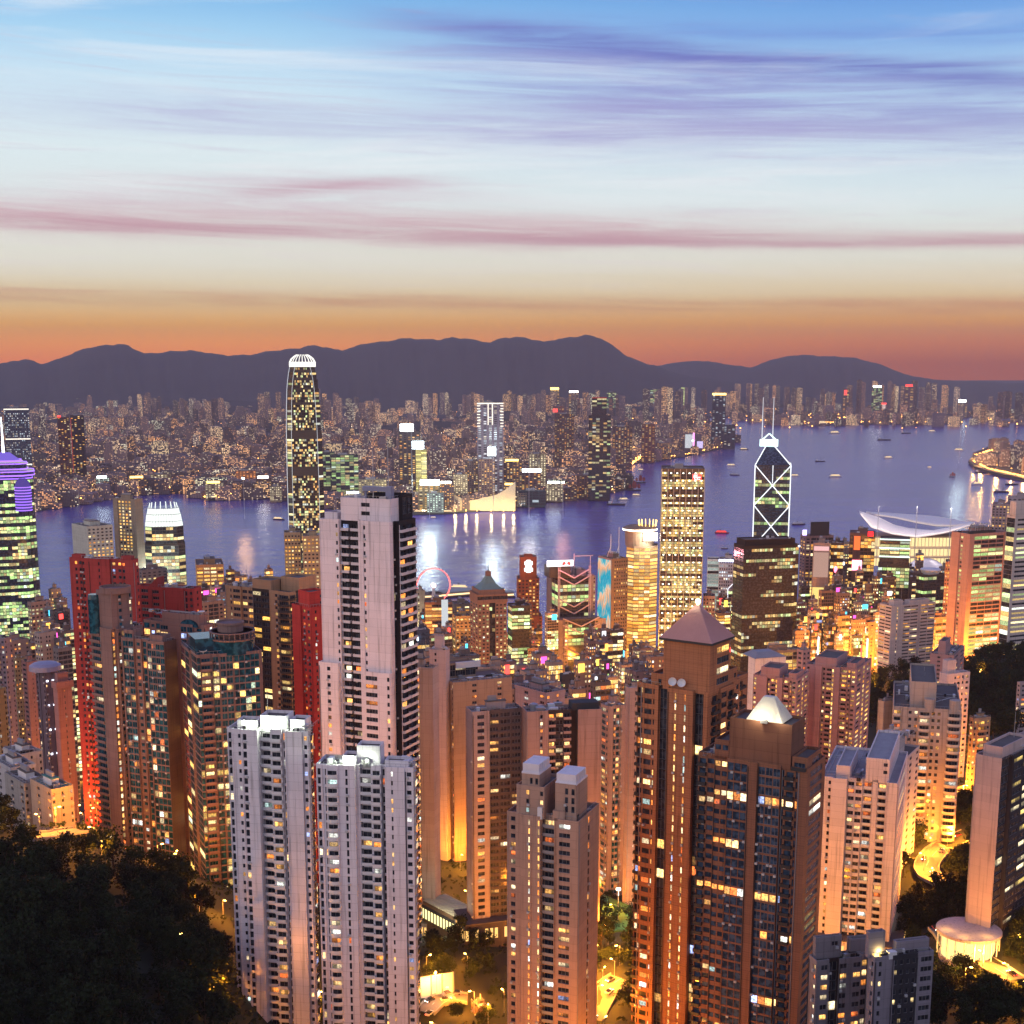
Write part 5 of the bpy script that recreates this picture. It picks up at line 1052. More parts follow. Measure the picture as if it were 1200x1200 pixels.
def dark_tower():
    t = Tower('office_tower', 'broad near black office tower with sparse yellow window rows in front of the braced prism', 860, 872, 938, 640, 1380, 14, walls=(.010, .010, .015), fh=3.5, lit=.27, pal=OFFICE, litk=.95, nwin=0, office=True, par=3.0, seed=20, glass='c', streaks=0)
    t.tier(0, t.H, 'GGG', [(.92, 0, 'GGGGGGGGGGGGGGGGGGGG'), (.08, 3, 'D')]); W, D, H = t.W, t.D, t.H
    t.tier(H - 1, t.z(633), '', '', rect=(2, W - 5, 2, D - 2)); t.clutter(3, W - 6, 3, D - 2, t.z(633) - 1, 8, house=False); g = Geo()
    g.box(W * .96, W * .99, -.4, 0, H - 2.5, H - 1); t.part('corner_light', g, WHITE_L); t.finish()
harbour_tower(); purple_tower(); truss_tower(); grid_tower(); hex_bank(); emblem_tower(); round_tower(); green_roof_tower(); billboard_tower(); old_bank(); dark_tower()
O = office
t = O('pale green lit slab hotel with a red outlined roof on the left waterfront', 83, 102, 132, 617, 1700, 40, '--', 'wwwwww', (.55, .58, .50), lit=.6, pal=GOLD); t.finish()
t = O('tan concrete slab tower with orange windows on the left waterfront', 132, 158, 167, 585, 1760, 62, [(.2, 0, '-'), (.6, 1, 'nnnn'), (.2, 0, '-')], '-', (.40, .33, .25), lit=.4, pal=GOLD); lamp((t.W * 1.5, -12, t.H * .5), 200000, (.85, 1, .9), 2, t.root); t.finish()
t = O('squat block lit bright orange left of the tan balcony tower', 226, 230, 262, 662, 1480, 14, 'w', 'WWWW', (.50, .30, .16), lit=.9, pal=GOLD, litk=1.7); lamp((t.W * .5, -16, t.H * .3), 90000, parent=t.root); t.finish()
t = O('cream lattice tower left of its twin below the claw crowned skyscraper', 331, 333, 352, 624, 1520, 10, 'w', 'wwwww', (.48, .38, .25), lit=.8, pal=GOLD, litk=1.3, depth=22); t.finish()
t = O('cream lattice tower touching the tall pink tower below the claw crowned skyscraper', 353, 355, 378, 628, 1500, 10, 'w', 'wwwww', (.48, .38, .25), lit=.85, pal=GOLD, litk=1.3, depth=22); t.finish()
t = O('cream side lit narrow block left of the observation wheel', 486, 489, 498, 692, 1750, 14, '-', 'w-', (.6, .52, .40), lit=.5, depth=14, n=2); lamp((t.W * .5, -12, t.H * .5), 60000, (1, .85, .5), 2, t.root); t.finish()
t = O('orange lit block with a blank white screen below the observation wheel', 497, 498, 530, 706, 1640, 6, '', 'FFFF', (.42, .20, .12), lit=1.0, pal=[((1, .40, .08), 3), ((1, .6, .2), 2)], litk=1.5, depth=20)
g = Geo(); g.box(t.W * .60, t.W * .84, -1.2, -.4, t.z(736), t.z(703)); t.part('white_screen', g, glow_mat('screen_white', (.85, .9, .95), .8)); t.finish()
t = O('yellow lit stone block beside the green roofed tower', 530, 534, 553, 722, 1560, 14, 'w', 'wwww', (.55, .40, .20), lit=.7, pal=GOLD, depth=20); lamp((t.W * .5, -14, t.H * .4), 80000, (1, .7, .25), 2, t.root); t.finish()
t = O('grey roofed low block with violet skylight behind the yellow stone block', 530, 533, 552, 708, 1700, 14, '', 'ww', (.3, .25, .22), depth=24, lit=.8, pal=GOLD); t.finish()
t = O('black glass tower with white lit floors beside the green roofed tower', 595, 600, 621, 710, 1500, 14, 'D', 'FFF', (.05, .055, .06), lit=.55, pal=GREENISH, litk=1.5); t.finish()
t = O('blue glass block with yellow lit floors right of the tall pink tower', 486, 489, 503, 738, 1280, 14, 'G', 'GGG', (.06, .09, .16), lit=.35, pal=GOLD, glass='b', depth=16); g = Geo(); g.box(-1, .5, -1.5, -.6, t.H - 10, t.H - 6); t.part('blue_white_lamp', g, glow_mat('blue_white', (.7, .85, 1), 10)); t.finish()
t = O('white edged glass slab glowing pale green between the gold grid tower and the dark tower', 827, 829, 843, 655, 1720, facing(835), '', 'G', (.55, .56, .56), lit=.95, pal=[((.62, .75, .68), 1)], litk=.6, depth=20, crown=False); t.finish()
t = O('white lattice tower topped by a blue white light bar', 842, 843, 864, 655, 1700, facing(853), '', 'nnnnnnnn', (.62, .52, .56), lit=.25, pal=COOL, depth=22)
g = Geo(); g.box(-.5, t.W + .5, -.8, 0, t.H - 3, t.H - .8); t.part('light_bar', g, glow_mat('blue_bar', (.55, .65, 1), 7)); t.finish()
t = O('small framed tower with a gable of white light in front of the white lattice tower', 852, 853, 864, 690, 1620, facing(858), '', 'G', (.5, .42, .44), lit=.5, depth=14, crown=False)
g = Geo(); W, H = t.W, t.H
for a, b_ in (((0, 0), (0, H)), ((W, 0), (W, H)), ((0, H), (W * .6, H + 7)), ((W * .6, H + 7), (W, H)), ((0, H * .55), (W, H * .68))): g.tube((a[0], -.6, max(a[1], 1)), (b_[0], -.6, b_[1]), .5, 5)
t.part('outline_lights', g, glow_mat('edge_light_white', (.9, .93, 1), 1.6)); t.finish()
t = O('mauve block with open grid windows behind the pyramid lamp', 822, 824, 838, 698, 1560, facing(830), '', 'wwww', (.40, .30, .32), lit=.25, depth=18); t.finish()
t = O('pink framed tower with a black roof billboard at the harbour right of the braced prism', 938, 944, 977, 628, 1800, 8, 'ww', 'wGGGG', (.50, .28, .26), lit=.5, pal=GOLD, crown=False)
g = Geo(); g.box(t.W * .2, t.W * .85, 2, 4, t.H - 1, t.z(612)); t.part('roof_billboard', g, DARK); g = Geo(); g.box(-4, 1, -1, -.2, t.z(627), t.z(621)); t.part('violet_light', g, glow_mat('violet_lamp', (.5, .4, 1), 6)); t.finish()
t = O('tower with three stacked glowing screens and red lettering along its top edge', 951, 953, 973, 636, 1620, facing(962), '', '-', (.42, .32, .30), lit=.4, pal=GOLD, depth=24)
for i, (ya, yb, c_, k) in enumerate([(640, 645, (.9, .5, .5), 1.2), (647, 676, (.75, .45, .36), .7), (688, 714, (1, .72, .22), 1.2), (716, 735, (1, .50, .12), 1.4), (738, 756, (1, .6, .16), 1.6)]):
    g = Geo(); g.box(1.2, t.W - 1.2, -.9, -.3, t.z(yb), t.z(ya)); m = glow_mat('screen_glow_%d' % i, c_, k, False); t.part('screen', g, m)
t.finish()
t = O('dark glass tower with a red oval sign beside the stacked screens tower', 973, 974, 989, 636, 1640, facing(981), '', 'GGGG', (.10, .08, .08), lit=.45, pal=GOLD, depth=24); g = Geo(); g.prism([(4 * cos(a * .3142), 2 * sin(a * .3142)) for a in range(20)], 0, .4); o = t.part('red_oval_sign', g, glow_mat('pink_sign', (1, .12, .2), 7)); o.location = (t.W * .45, -.8, t.z(667)); o.rotation_euler = (R(90), R(90), 0); t.finish()
t = O('tower with a red lit shaft, a blazing pink sign and yellow screens below', 994, 996, 1026, 624, 1680, facing(1010), '', [(.14, 0, 'G'), (.3, 0, '-'), (.56, 0, 'GGGG')], (.16, .10, .10), lit=.45, pal=GOLD, depth=28)
for i, (xa, xb, ya, yb, c_, k) in enumerate([(.18, .42, 628, 644, (1, .16, .04), 1.6), (.14, .52, 656, 668, (1, .25, .35), 5.0), (.16, .44, 682, 718, (1, .72, .25), 1.3), (.14, .44, 720, 734, (1, .5, .08), 1.6), (.70, .92, 622, 628, (1, .03, .04), 2.0)]):
    g = Geo(); g.box(t.W * xa, t.W * xb, -1.0, -.3, t.z(yb), t.z(ya)); t.part('lit_sign', g, glow_mat('lit_sign_%d' % i, c_, k))
t.finish()
t = O('dark office tower topped by a bright mint white glass lantern hall', 1028, 1029, 1066, 662, 1640, facing(1047), '', 'GGGGGGG', (.06, .065, .06), lit=.6, pal=GREENISH, litk=1.1, depth=30, crown=False)
W, H = t.W, t.H; t.tier(H - 1, t.z(631), '', [(1, 0, 'FFF')], rect=(1, W - 1, 1, 28)); 
for zz in (631, 641, 651): g = Geo(); g.box(.5, W - .5, -.3, 1.0, t.z(zz) - 1.6, t.z(zz) - .2); t.part('white_light_band', g, glow_mat('mint_band', (.8, 1, .9), 1.8))
g = Geo(); g.box(2, W - 2, 1.4, 1.6, H, t.z(633)); t.part('lit_hall', g, glow_mat('mint_hall', (.35, .6, .45), .7)); t.finish()
t = O('brown blank walled block behind the striped tower', 1064, 1066, 1082, 676, 1750, 10, '', '-', (.12, .09, .09), lit=.2, depth=24); t.finish()
t = O('dark cut corner tower with a pale roof bowl near the striped tower', 1074, 1083, 1108, 674, 1600, 22, 'GGG', 'GGGGG', (.06, .055, .055), lit=.5, pal=GREENISH, litk=1.2, crown=False)
g = Geo(); g.lathe([(9, t.H - 1), (12, t.H + 4), (11, t.H + 5)], 20, (t.W * .6, 12)); t.part('roof_bowl', g, WHITE); t.finish()
t = O('rust striped tower with glowing orange floors left of the tall green windowed tower', 1106, 1108, 1122, 658, 1520, facing(1114), 'w', 'wWW', (.42, .22, .17), lit=.7, pal=GOLD, litk=1.5, depth=22); t.finish()
t = O('pink edged office tower with rows of green lit windows on the right', 1115, 1137, 1182, 626, 1330, 24, [(.45, 0, '-'), (.2, .8, 'n'), (.35, 0, '-')], [(.12, 0, '.'), (.78, .8, 'FFFF'), (.10, 0, '.')], (.50, .30, .27), lit=.8, pal=GREENISH, litk=1.1)
W, H = t.W, t.H; g = Geo()
for i in range(5):
    x = W * (.12 + .12 * i); g.box(x, x + .5, 6, 6.4, H + 2, H + 9); g.box(x, x + 3.4, 6, 6.4, H + 8.4, H + 9); g.box(x + 2.9, x + 3.4, 6, 6.4, H + (2 if i % 2 else 5), H + 9); g.box(x, x + 3.4, 6, 6.4, H + 5, H + 5.5)
t.part('roof_sign_frame', g, STEEL); t.box('sign_base', W * .08, W * .75, 5, 8, H - 1, H + 2, DARK); t.finish()
t = O('dark sided tower with white barcode floors cut off by the right edge', 1180, 1190, 1262, 604, 1180, 24, 'D', [(.04, 0, '.'), (.96, .4, 'HHH')], (.62, .54, .50), lit=.7, pal=OFFICE, wall2=(.04, .04, .05)); W, H = t.W, t.H; t.tier(H - 1, t.z(588), '', '--', rect=(0, W * .7, 0, t.D * .7)); t.finish()
t = O('pale office tower with a green window patch behind the green windowed tower', 1161, 1163, 1184, 590, 2050, facing(1172), 'w', 'wwwww', (.50, .36, .36), lit=.35, pal=GOLD, depth=26); t.finish()
t = O('light grey gridded tower at the right edge behind the barcode tower', 1178, 1181, 1215, 582, 2150, facing(1190), 'w', 'nnnnnn', (.48, .42, .46), lit=.3, pal=COOL, depth=26); t.finish()
t = O('gold lit slab between the green windowed tower and the barcode tower', 1178, 1180, 1198, 692, 1500, facing(1186), '', 'FF', (.42, .30, .16), lit=1.0, pal=GOLD, litk=1.6, depth=20); t.finish()
# lower blocks filling the streets between the towers
FILL = [(32, 36, 60, 706, 1320, .5, 'yellow lit block beside the violet crowned skyscraper'), (58, 62, 82, 716, 1300, .3, 'grey block against the crimson tower near the left edge'), (40, 46, 66, 742, 1150, .2, 'pale rooftop block in front of the yellow lit block on the left'),
        (62, 68, 84, 760, 1050, .25, 'terracotta roofed block touching the crimson tower'), (0, 6, 34, 752, 1180, .5, 'green windowed block at the foot of the violet crowned skyscraper'), (234, 238, 262, 706, 1250, .3, 'grey block below the squat orange lit block'), (250, 256, 300, 700, 1400, .4, 'low tan block behind the tan balcony tower'),
        (160, 166, 196, 668, 1650, .5, 'grey waterfront block with plant on its roof below the blazing crown tower'), (196, 200, 226, 690, 1500, .5, 'dim block right of the blazing crown tower'), (262, 266, 290, 676, 1650, .4, 'dim waterfront block behind the tan balcony tower'),
        (486, 494, 520, 772, 1000, .35, 'dark glazed block between the tall pink tower and the beige slab'), (526, 533, 562, 770, 1100, .4, 'mauve block below the yellow stone block'), (560, 566, 604, 782, 1050, .4, 'amber dotted block in front of the green roofed tower'), (590, 596, 622, 792, 1000, .35, 'grey block in front of the black glass tower'),
        (612, 618, 642, 800, 1050, .5, 'rust block in front of the emblem tower'), (655, 662, 700, 808, 1000, .45, 'mauve block in front of the grey trussed bank'), (692, 698, 716, 800, 930, .4, 'brown block left of the floodlit stone bank'), (735, 740, 776, 772, 1250, .6, 'gold lit block below the gold grid tower'), (732, 738, 760, 785, 1050, .5, 'dim block between the floodlit stone bank and the pyramid tower'),
        (936, 942, 975, 740, 1450, .8, 'amber lit block below the stacked screens tower'), (972, 978, 1004, 724, 1500, .8, 'copper lit block below the red oval sign'), (1000, 1006, 1034, 730, 1450, .9, 'gold lit block below the red shaft tower'), (1016, 1020, 1042, 712, 1540, .6, 'dark lit block beside the striped tower'), (1086, 1090, 1112, 724, 1420, .7, 'orange lit church like block behind the striped tower'),
        (1140, 1146, 1168, 690, 1560, .7, 'dim block hidden behind the green windowed tower'), (1050, 1056, 1084, 716, 1560, .5, 'dark block behind the striped tower'), (880, 886, 940, 764, 1250, .6, 'dim block at the foot of the near black office tower'), (776, 780, 800, 790, 1000, .3, 'brown block tucked behind the pyramid tower'), (500, 505, 530, 745, 1400, .5, 'grey block below the blank white screen'),
        (640, 646, 676, 812, 900, .4, 'rose block behind the mauve black roofed tower'), (560, 566, 596, 806, 880, .4, 'amber block behind the brown roofed tower'), (300, 306, 345, 700, 1250, .4, 'dim tan block behind the tan balcony tower'), (1150, 1155, 1176, 742, 1430, .8, 'yellow lit low block at the foot of the green windowed tower')]
for i, (a, b_, c_, y, d, lit, lab) in enumerate(FILL):
    r = random.Random(i * 5 + 1); col = r.choice([(.34, .26, .24), (.42, .30, .26), (.26, .22, .22), (.5, .4, .36), (.18, .16, .17), (.45, .28, .2)])
    t = O(lab, a, b_, c_, y, d, max(16, 22 - ((a + c_) / 2 - 600) / 29.0) + r.random() * 8, 'ww', r.choice(['wwwww', 'wGGw', 'FFF', 'w.ww.w', 'GGGGG']), col, fh=3.6, lit=lit, pal=r.choice([GOLD, OFFICE, WARM]), litk=1.3, name='city_block', cat='office block', n=6, seed=i + 200, mast=1 if i % 5 == 0 else 0); t.finish()

NEON = [glow_mat('neon_red', (1, .06, .05), 3.5), glow_mat('neon_white', (.9, .95, 1), 3.0), glow_mat('neon_cyan', (.1, .7, 1), 2.2), glow_mat('neon_amber', (1, .5, .08), 3.0), glow_mat('neon_magenta', (1, .1, .5), 2.5)]
ZONES = [('between the observation wheel and the green roofed tower', 492, 556, 722, 770, 1480, 1720, 9), ('between the emblem tower and the trussed bank', 600, 650, 716, 790, 1480, 1600, 6), ('around the floodlit stone bank', 690, 745, 740, 796, 1180, 1400, 8), ('at the foot of the stacked screens tower', 936, 1006, 690, 752, 1380, 1600, 12), ('below the mint white lantern tower', 1004, 1050, 680, 750, 1400, 1600, 9),
         ('behind the green windowed tower', 1100, 1120, 668, 740, 1500, 1900, 5), ('near the right edge behind the barcode tower', 1150, 1200, 604, 690, 1650, 2100, 9), ('behind the crimson towers on the left', 40, 80, 700, 760, 1150, 1450, 7), ('behind the tan balcony tower', 236, 330, 676, 716, 1300, 1650, 9), ('behind the mauve black roofed tower', 596, 700, 780, 822, 760, 1000, 9), ('behind the pyramid roofed tower', 742, 780, 770, 800, 1000, 1300, 4), ('beside the near black office tower', 838, 872, 690, 770, 1450, 1650, 5), ('right of the mint white lantern tower', 1066, 1080, 660, 690, 1750, 1900, 3), ('between the red oval sign and the red lit shaft', 986, 996, 650, 700, 1700, 1800, 3)]
for zi, (where, xa, xb, ya, yb, da, db, n) in enumerate(ZONES):
    r = random.Random(900 + zi); lab = 'closely packed mid height office block ' + where
    for i in range(int(n * 2)):
        f = i / max(1, int(n * 2) - 1); d = db + (da - db) * f; y = ya - 16 + (yb - ya + 16) * (f * .8 + r.random() * .2); x = r.uniform(xa, xb); w_ = r.uniform(11, 22) * F / d * .5
        col = r.choice([(.30, .20, .17), (.38, .27, .22), (.16, .13, .14), (.08, .08, .09), (.46, .36, .32), (.24, .18, .2)])
        t = O(lab, x - w_ * .9, x - w_ * .55, x + w_ * .7, y, d, max(14, 24 - (x - 600) / 29.0), 'ww', r.choice(['wwwww', 'GGGGGG', 'FF', 'FFF', 'w.ww', 'nnnnnn']), col, fh=r.uniform(3.1, 4), lit=r.uniform(.35, .95), pal=r.choice([GOLD, OFFICE, GREENISH, GOLD, WARM]), litk=2.1, name='city_block', cat='office block', n=5, seed=i + 700 + zi * 20, mast=1 if r.random() < .2 else 0)
        t.root['group'] = 'packed office blocks ' + where
        if r.random() < .55: g = Geo(); a = r.uniform(.05, .5); g.box(t.W * a, t.W * (a + r.uniform(.2, .45)), -.9, -.2, t.H - r.uniform(6, 9), t.H - r.uniform(1, 3)); t.part('neon_sign', g, r.choice(NEON))
        if r.random() < .25: g = Geo(); g.box(t.W * .85, t.W * .97, -1.2, -.2, t.H * .45, t.H * .8); t.part('vertical_sign', g, r.choice(NEON))
        t.finish()
# ---------------------------------------------------------------- exhibition hall with the winged roof
root = empty('convention_centre', PZ(1072, 662, 4) + Vector((0, 0, 0)), 0, 'waterfront hall under sweeping pale wing shaped roofs on the right', 'exhibition hall')
ro = root.location.copy()
def shell(front, back, df, db, th=2.2):
    g = Geo(); n = 26; m = 8; top = []
    for i in range(n + 1):
        u = i / n
        def at(pl):
            k = u * (len(pl) - 1); j = min(int(k), len(pl) - 2); f = k - j; f = f * f * (3 - 2 * f) * .35 + f * .65
            return pl[j][0] + (pl[j + 1][0] - pl[j][0]) * f, pl[j][1] + (pl[j + 1][1] - pl[j][1]) * f
        a, b_ = at(front), at(back); pa, pb = P(a[0], a[1], df), P(b_[0], b_[1], db)
        top.append([pa.lerp(pb, j / m) + Vector((0, 0, 2.2 * sin(pi * j / m) * sin(pi * u) ** .6)) - ro for j in range(m + 1)])
    v = [p for r_ in top for p in r_] + [p - Vector((0, 0, th)) for r_ in top for p in r_]; N = len(v) // 2; w_ = m + 1; fs = []
    for i in range(n):
        for j in range(m):
            a = i * w_ + j; q = (a, a + w_, a + w_ + 1, a + 1); fs.append(q); fs.append(tuple(N + k for k in reversed(q)))
    for i in range(n):
        for j in (0, m): a = i * w_ + j; fs.append((a, N + a, N + a + w_, a + w_))
    for j in range(m):
        for i in (0, n): a = i * w_ + j; fs.append((a, a + 1, N + a + 1, N + a))
    g.raw(v, fs); return g
RF = pmat('wing_roof_metal', (.86, .80, .74), .42, noise=.08, nscale=.05)
shell([(1008, 601), (1021, 617), (1045, 625), (1075, 629), (1106, 624), (1140, 614)], [(1007, 598.5), (1030, 606), (1048, 615), (1066, 619), (1092, 621.5), (1140, 613)], 2260, 2320).build('wing_roof', RF, root, smooth=True)
shell([(1026, 602.5), (1050, 606), (1074, 611.5), (1098, 615.5), (1120, 615.5), (1142, 613)], [(1015, 599.5), (1050, 601.5), (1075, 603), (1098, 605), (1120, 609), (1142, 612)], 2365, 2460).build('wing_roof', RF, root, smooth=True)
shell([(1066, 664), (1072, 672), (1080, 676), (1090, 676), (1098, 672), (1104, 664)], [(1066, 660), (1072, 656), (1080, 654), (1090, 654), (1098, 657), (1104, 661)], 2050, 2110, 1.5).build('entrance_roof', RF, root, smooth=True)
for qx, qy, qd in ((1030, 592, 2200), (1075, 592, 2200), (1115, 594, 2210)):  # added lamps on invented poles, put in to whiten the wing roofs
    q = P(qx, qy, qd) - ro; g = Geo(); g.tube((q.x, q.y, 0), (q.x, q.y, q.z - 2), .5, 5); o = g.build('floodlight', STEEL, root); lamp((q.x, q.y, q.z), 150000, (1, .86, .80), 2, o)
HG = glow_mat('hall_glow', (1, .80, .38), 1.25)
for (x0, x1, ya, yb, dd, nm) in [(1026, 1134, 630, 641, 2275, 'glass_hall'), (1024, 1136, 643, 652, 2262, 'glass_hall'), (1022, 1138, 654, 663, 2250, 'glass_hall')]:
    a, b_ = P(x0, yb, dd) - ro, P(x1, ya, dd) - ro; g = Geo(); g.box(a.x, b_.x, a.y, a.y + 60, a.z, b_.z, 0)
    nn = 26
    for i in range(nn + 1): x = a.x + (b_.x - a.x) * i / nn; g.box(x - .35, x + .35, a.y - .6, a.y - .02, a.z, b_.z, 1)
    g.box(a.x - 1, b_.x + 1, a.y - 2.5, a.y + 60, b_.z + .01, b_.z + 2.2, 1); g.build(nm, [HG, pmat('hall_frame', (.5, .36, .24), .6)], root)

# ---------------------------------------------------------------- observation wheel
c_ = P(508, 686, 1830); root = empty('ferris_wheel', (c_.x, c_.y, 3), R(18), 'red rimmed observation wheel with a blazing hub beside the ferry piers', 'ferris wheel'); r_ = 22.5; hz = c_.z - 3
RL = glow_mat('wheel_red_light', (1, .16, .14), 2.6)
for yy in (-1.6, 1.6):
    g = Geo(); n = 42; p = [(r_ * cos(2 * pi * i / n), yy, hz + r_ * sin(2 * pi * i / n)) for i in range(n)]
    for i in range(n): g.tube(p[i], p[(i + 1) % n], .42, 5)
    g.build('rim', RL, root)
for i in range(14):
    a = 2 * pi * i / 14; g = Geo(); g.tube((0, 0, hz), (r_ * cos(a), 0, hz + r_ * sin(a)), .12, 4); g.build('spoke', STEEL, root)
    for a2 in (a, a + pi / 14):
        g = Geo(); x, zz = (r_ + 1.2) * cos(a2), hz + (r_ + 1.2) * sin(a2); g.lathe([(.2, zz - 1.6), (1.0, zz - 1.2), (1.0, zz + .7), (.3, zz + 1.1)], 8, (x, 0)); g.build('gondola', WHITE, root)
for sx_ in (-1, 1):
    for yy in (-3.4, 3.4): g = Geo(); g.tube((sx_ * 13, yy, 0), (0, yy * .6, hz), .6, 6); g.build('leg', WHITE, root)
g = Geo(); g.tube((0, -3, hz), (0, 3, hz), 2.2, 12); g.build('hub', glow_mat('hub_blaze', (1, .55, .5), 16), root)
# ================================================================= far shore city
def far_mat(name, tint, warm, k, thr):
    m = bpy.data.materials.new(name); m.use_nodes = True; t = NT(m.node_tree); t.n.clear()
    b = t.new('ShaderNodeBsdfPrincipled'); t.l.new(b.outputs[0], t.new('ShaderNodeOutputMaterial').inputs[0])
    c = t.new('ShaderNodeTexCoord').outputs['Object']; s = t.new('ShaderNodeSeparateXYZ'); t.l.new(c, s.inputs[0])
    oi = t.new('ShaderNodeObjectInfo'); nr = t.new('ShaderNodeNewGeometry'); sn = t.new('ShaderNodeSeparateXYZ'); t.l.new(nr.outputs['Normal'], sn.inputs[0])
    at = t.new('ShaderNodeAttribute'); at.attribute_name = 'glow'; ar = t.new('ShaderNodeSeparateColor'); t.l.new(at.outputs['Color'], ar.inputs[0])
    rnd = t.m('ADD', oi.outputs['Random'], ar.outputs[0])
    u = t.m('FLOOR', t.m('DIVIDE', t.m('ADD', s.outputs[0], s.outputs[1]), 5.5)); v = t.m('FLOOR', t.m('DIVIDE', s.outputs[2], 4.0))
    wn = t.new('ShaderNodeTexWhiteNoise'); wn.noise_dimensions = '3D'; t.l.new(t.comb(u, v, t.m('MULTIPLY', rnd, 91.7)), wn.inputs['Vector'])
    w2 = t.new('ShaderNodeTexWhiteNoise'); w2.noise_dimensions = '1D'; t.l.new(t.m('MULTIPLY', rnd, 37.3), w2.inputs['W'])
    w3 = t.new('ShaderNodeSeparateColor'); t.l.new(w2.outputs['Color'], w3.inputs[0])
    side = t.m('LESS_THAN', t.m('ABSOLUTE', sn.outputs[2]), 0.5)
    fv = t.m('FRACT', t.m('DIVIDE', s.outputs[2], 4.0)); fu = t.m('FRACT', t.m('DIVIDE', t.m('ADD', s.outputs[0], s.outputs[1]), 5.5))
    inwin = t.m('MULTIPLY', t.m('MULTIPLY', t.m('GREATER_THAN', fv, .3), t.m('LESS_THAN', fv, .85)), t.m('MULTIPLY', t.m('GREATER_THAN', fu, .15), t.m('LESS_THAN', fu, .85)))
    lit = t.m('MULTIPLY', t.m('LESS_THAN', wn.outputs['Value'], t.m('MULTIPLY', t.m('ADD', t.m('MULTIPLY', t.m('POWER', w3.outputs[0], 2.0), 1.7), .16), thr)), t.m('MULTIPLY', side, inwin))
    hue = t.ramp(w3.outputs[1], [(0, warm[0]), (.45, warm[1]), (.75, warm[2]), (1, warm[3])])
    t.l.new(hue, b.inputs['Emission Color']); t.l.new(t.m('MULTIPLY', lit, t.m('MULTIPLY', t.m('ADD', wn.outputs['Value'], .25), k / max(thr, .1))), b.inputs['Emission Strength'])
    body = t.ramp(w3.outputs[2], [(0, (tint[0] * .35, tint[1] * .35, tint[2] * .38)), (.5, tint), (.85, (tint[0] * 1.5, tint[1] * 1.4, tint[2] * 1.35)), (1, (tint[0] * .8, tint[1] * .9, tint[2] * 1.2))])
    dk = t.m('SUBTRACT', 1.0, t.m('MULTIPLY', t.m('MULTIPLY', side, inwin), .6))
    mm = t.new('ShaderNodeMix', data_type='RGBA', blend_type='MULTIPLY'); mm.inputs[0].default_value = 1; t.l.new(body, mm.inputs[6]); t.l.new(t.comb(dk, dk, dk), mm.inputs[7])
    t.l.new(mm.outputs[2], b.inputs['Base Color']); b.inputs['Roughness'].default_value = .8; m.cycles.emission_sampling = 'NONE'; return m
WM = [(1, .42, .14), (1, .56, .24), (1, .66, .36), (.9, .85, .6)]
FARR = far_mat('far_apartment_wall', (.24, .17, .165), WM, 1.05, .36)
FARO = far_mat('far_office_wall', (.14, .12, .12), [(1, .7, .35), (.85, .9, .6), (1, .85, .6), (1, .6, .2)], 1.0, .36)
rf = random.Random(42)
def block_geo(W, D, H, kind, r):
    """plan of a far building round its own base centre: slab, cross, stepped tower or twin"""
    g = Geo(); s = (r.random(), r.random(), r.random())
    def bx(x0, x1, y0, y1, z0, z1): g.box(x0, x1, y0, y1, z0, z1, 0, s)
    if kind == 'cross':
        bx(-W / 2, W / 2, -D * .2, D * .2, -4, H); bx(-W * .2, W * .2, -D / 2, D / 2, -4, H * .995); bx(-W * .12, W * .12, -D * .12, D * .12, H, H + 5)
    elif kind == 'step':
        bx(-W / 2, W / 2, -D / 2, D / 2, -4, H * .72); bx(-W * .42, W * .40, -D * .4, D * .4, H * .72, H * .94); bx(-W * .25, W * .2, -D * .25, D * .25, H * .94, H)
    elif kind == 'podium':
        bx(-W * .75, W * .75, -D * .75, D * .75, -4, H * .22); bx(-W / 2, W / 2, -D / 2, D / 2, H * .22, H); bx(-W * .3, W * .1, -D * .3, D * .3, H, H + 3.5)
    else:
        bx(-W / 2, W / 2, -D / 2, D / 2, -4, H); bx(-W * .35, -W * .05, -D * .3, D * .3, H, H + 4); bx(W * .12, W * .3, -D * .3, D * .2, H, H + 2.6)
    return g
def shore_y(px): return 0
def inside(pt, poly):
    x, y = pt; c = False; n = len(poly)
    for i in range(n):
        (x1, y1), (x2, y2) = poly[i], poly[i - 1]
        if (y1 > y) != (y2 > y) and x < (x2 - x1) * (y - y1) / (y2 - y1) + x1: c = not c
    return c
LW = SH_W + [(700, 455), (300, 455), (-400, 455)]
LN = [(640, 487), (860, 488), (1060, 487), (1400, 485), (1400, 452), (640, 452)]
LE = [(1150, 549), (1250, 560), (1300, 540), (1240, 522), (1170, 528)]
REG = [(0, 330, 'left of the claw crowned skyscraper'), (330, 480, 'right of the claw crowned skyscraper'), (480, 680, 'between the skyscraper and the headland'), (680, 860, 'behind the harbour headland'), (860, 1250, 'beyond the open water on the right')]
def region(px): return next(q[2] for q in REG if px < q[1])
cand = []
for i in range(6800):
    px = rf.uniform(-40, 1240); py = 466 + (rf.random() ** .8) * 132
    if inside((px, py + 1.5), LW) and px < 890:
        zone = 'w'
    elif inside((px, py), LN): zone = 'n'
    else: continue
    cand.append((px, py, zone))
for i in range(60):
    px = rf.uniform(1150, 1260); py = rf.uniform(526, 556)
    if inside((px, py), LE): cand.append((px, py, 'e'))
far = []
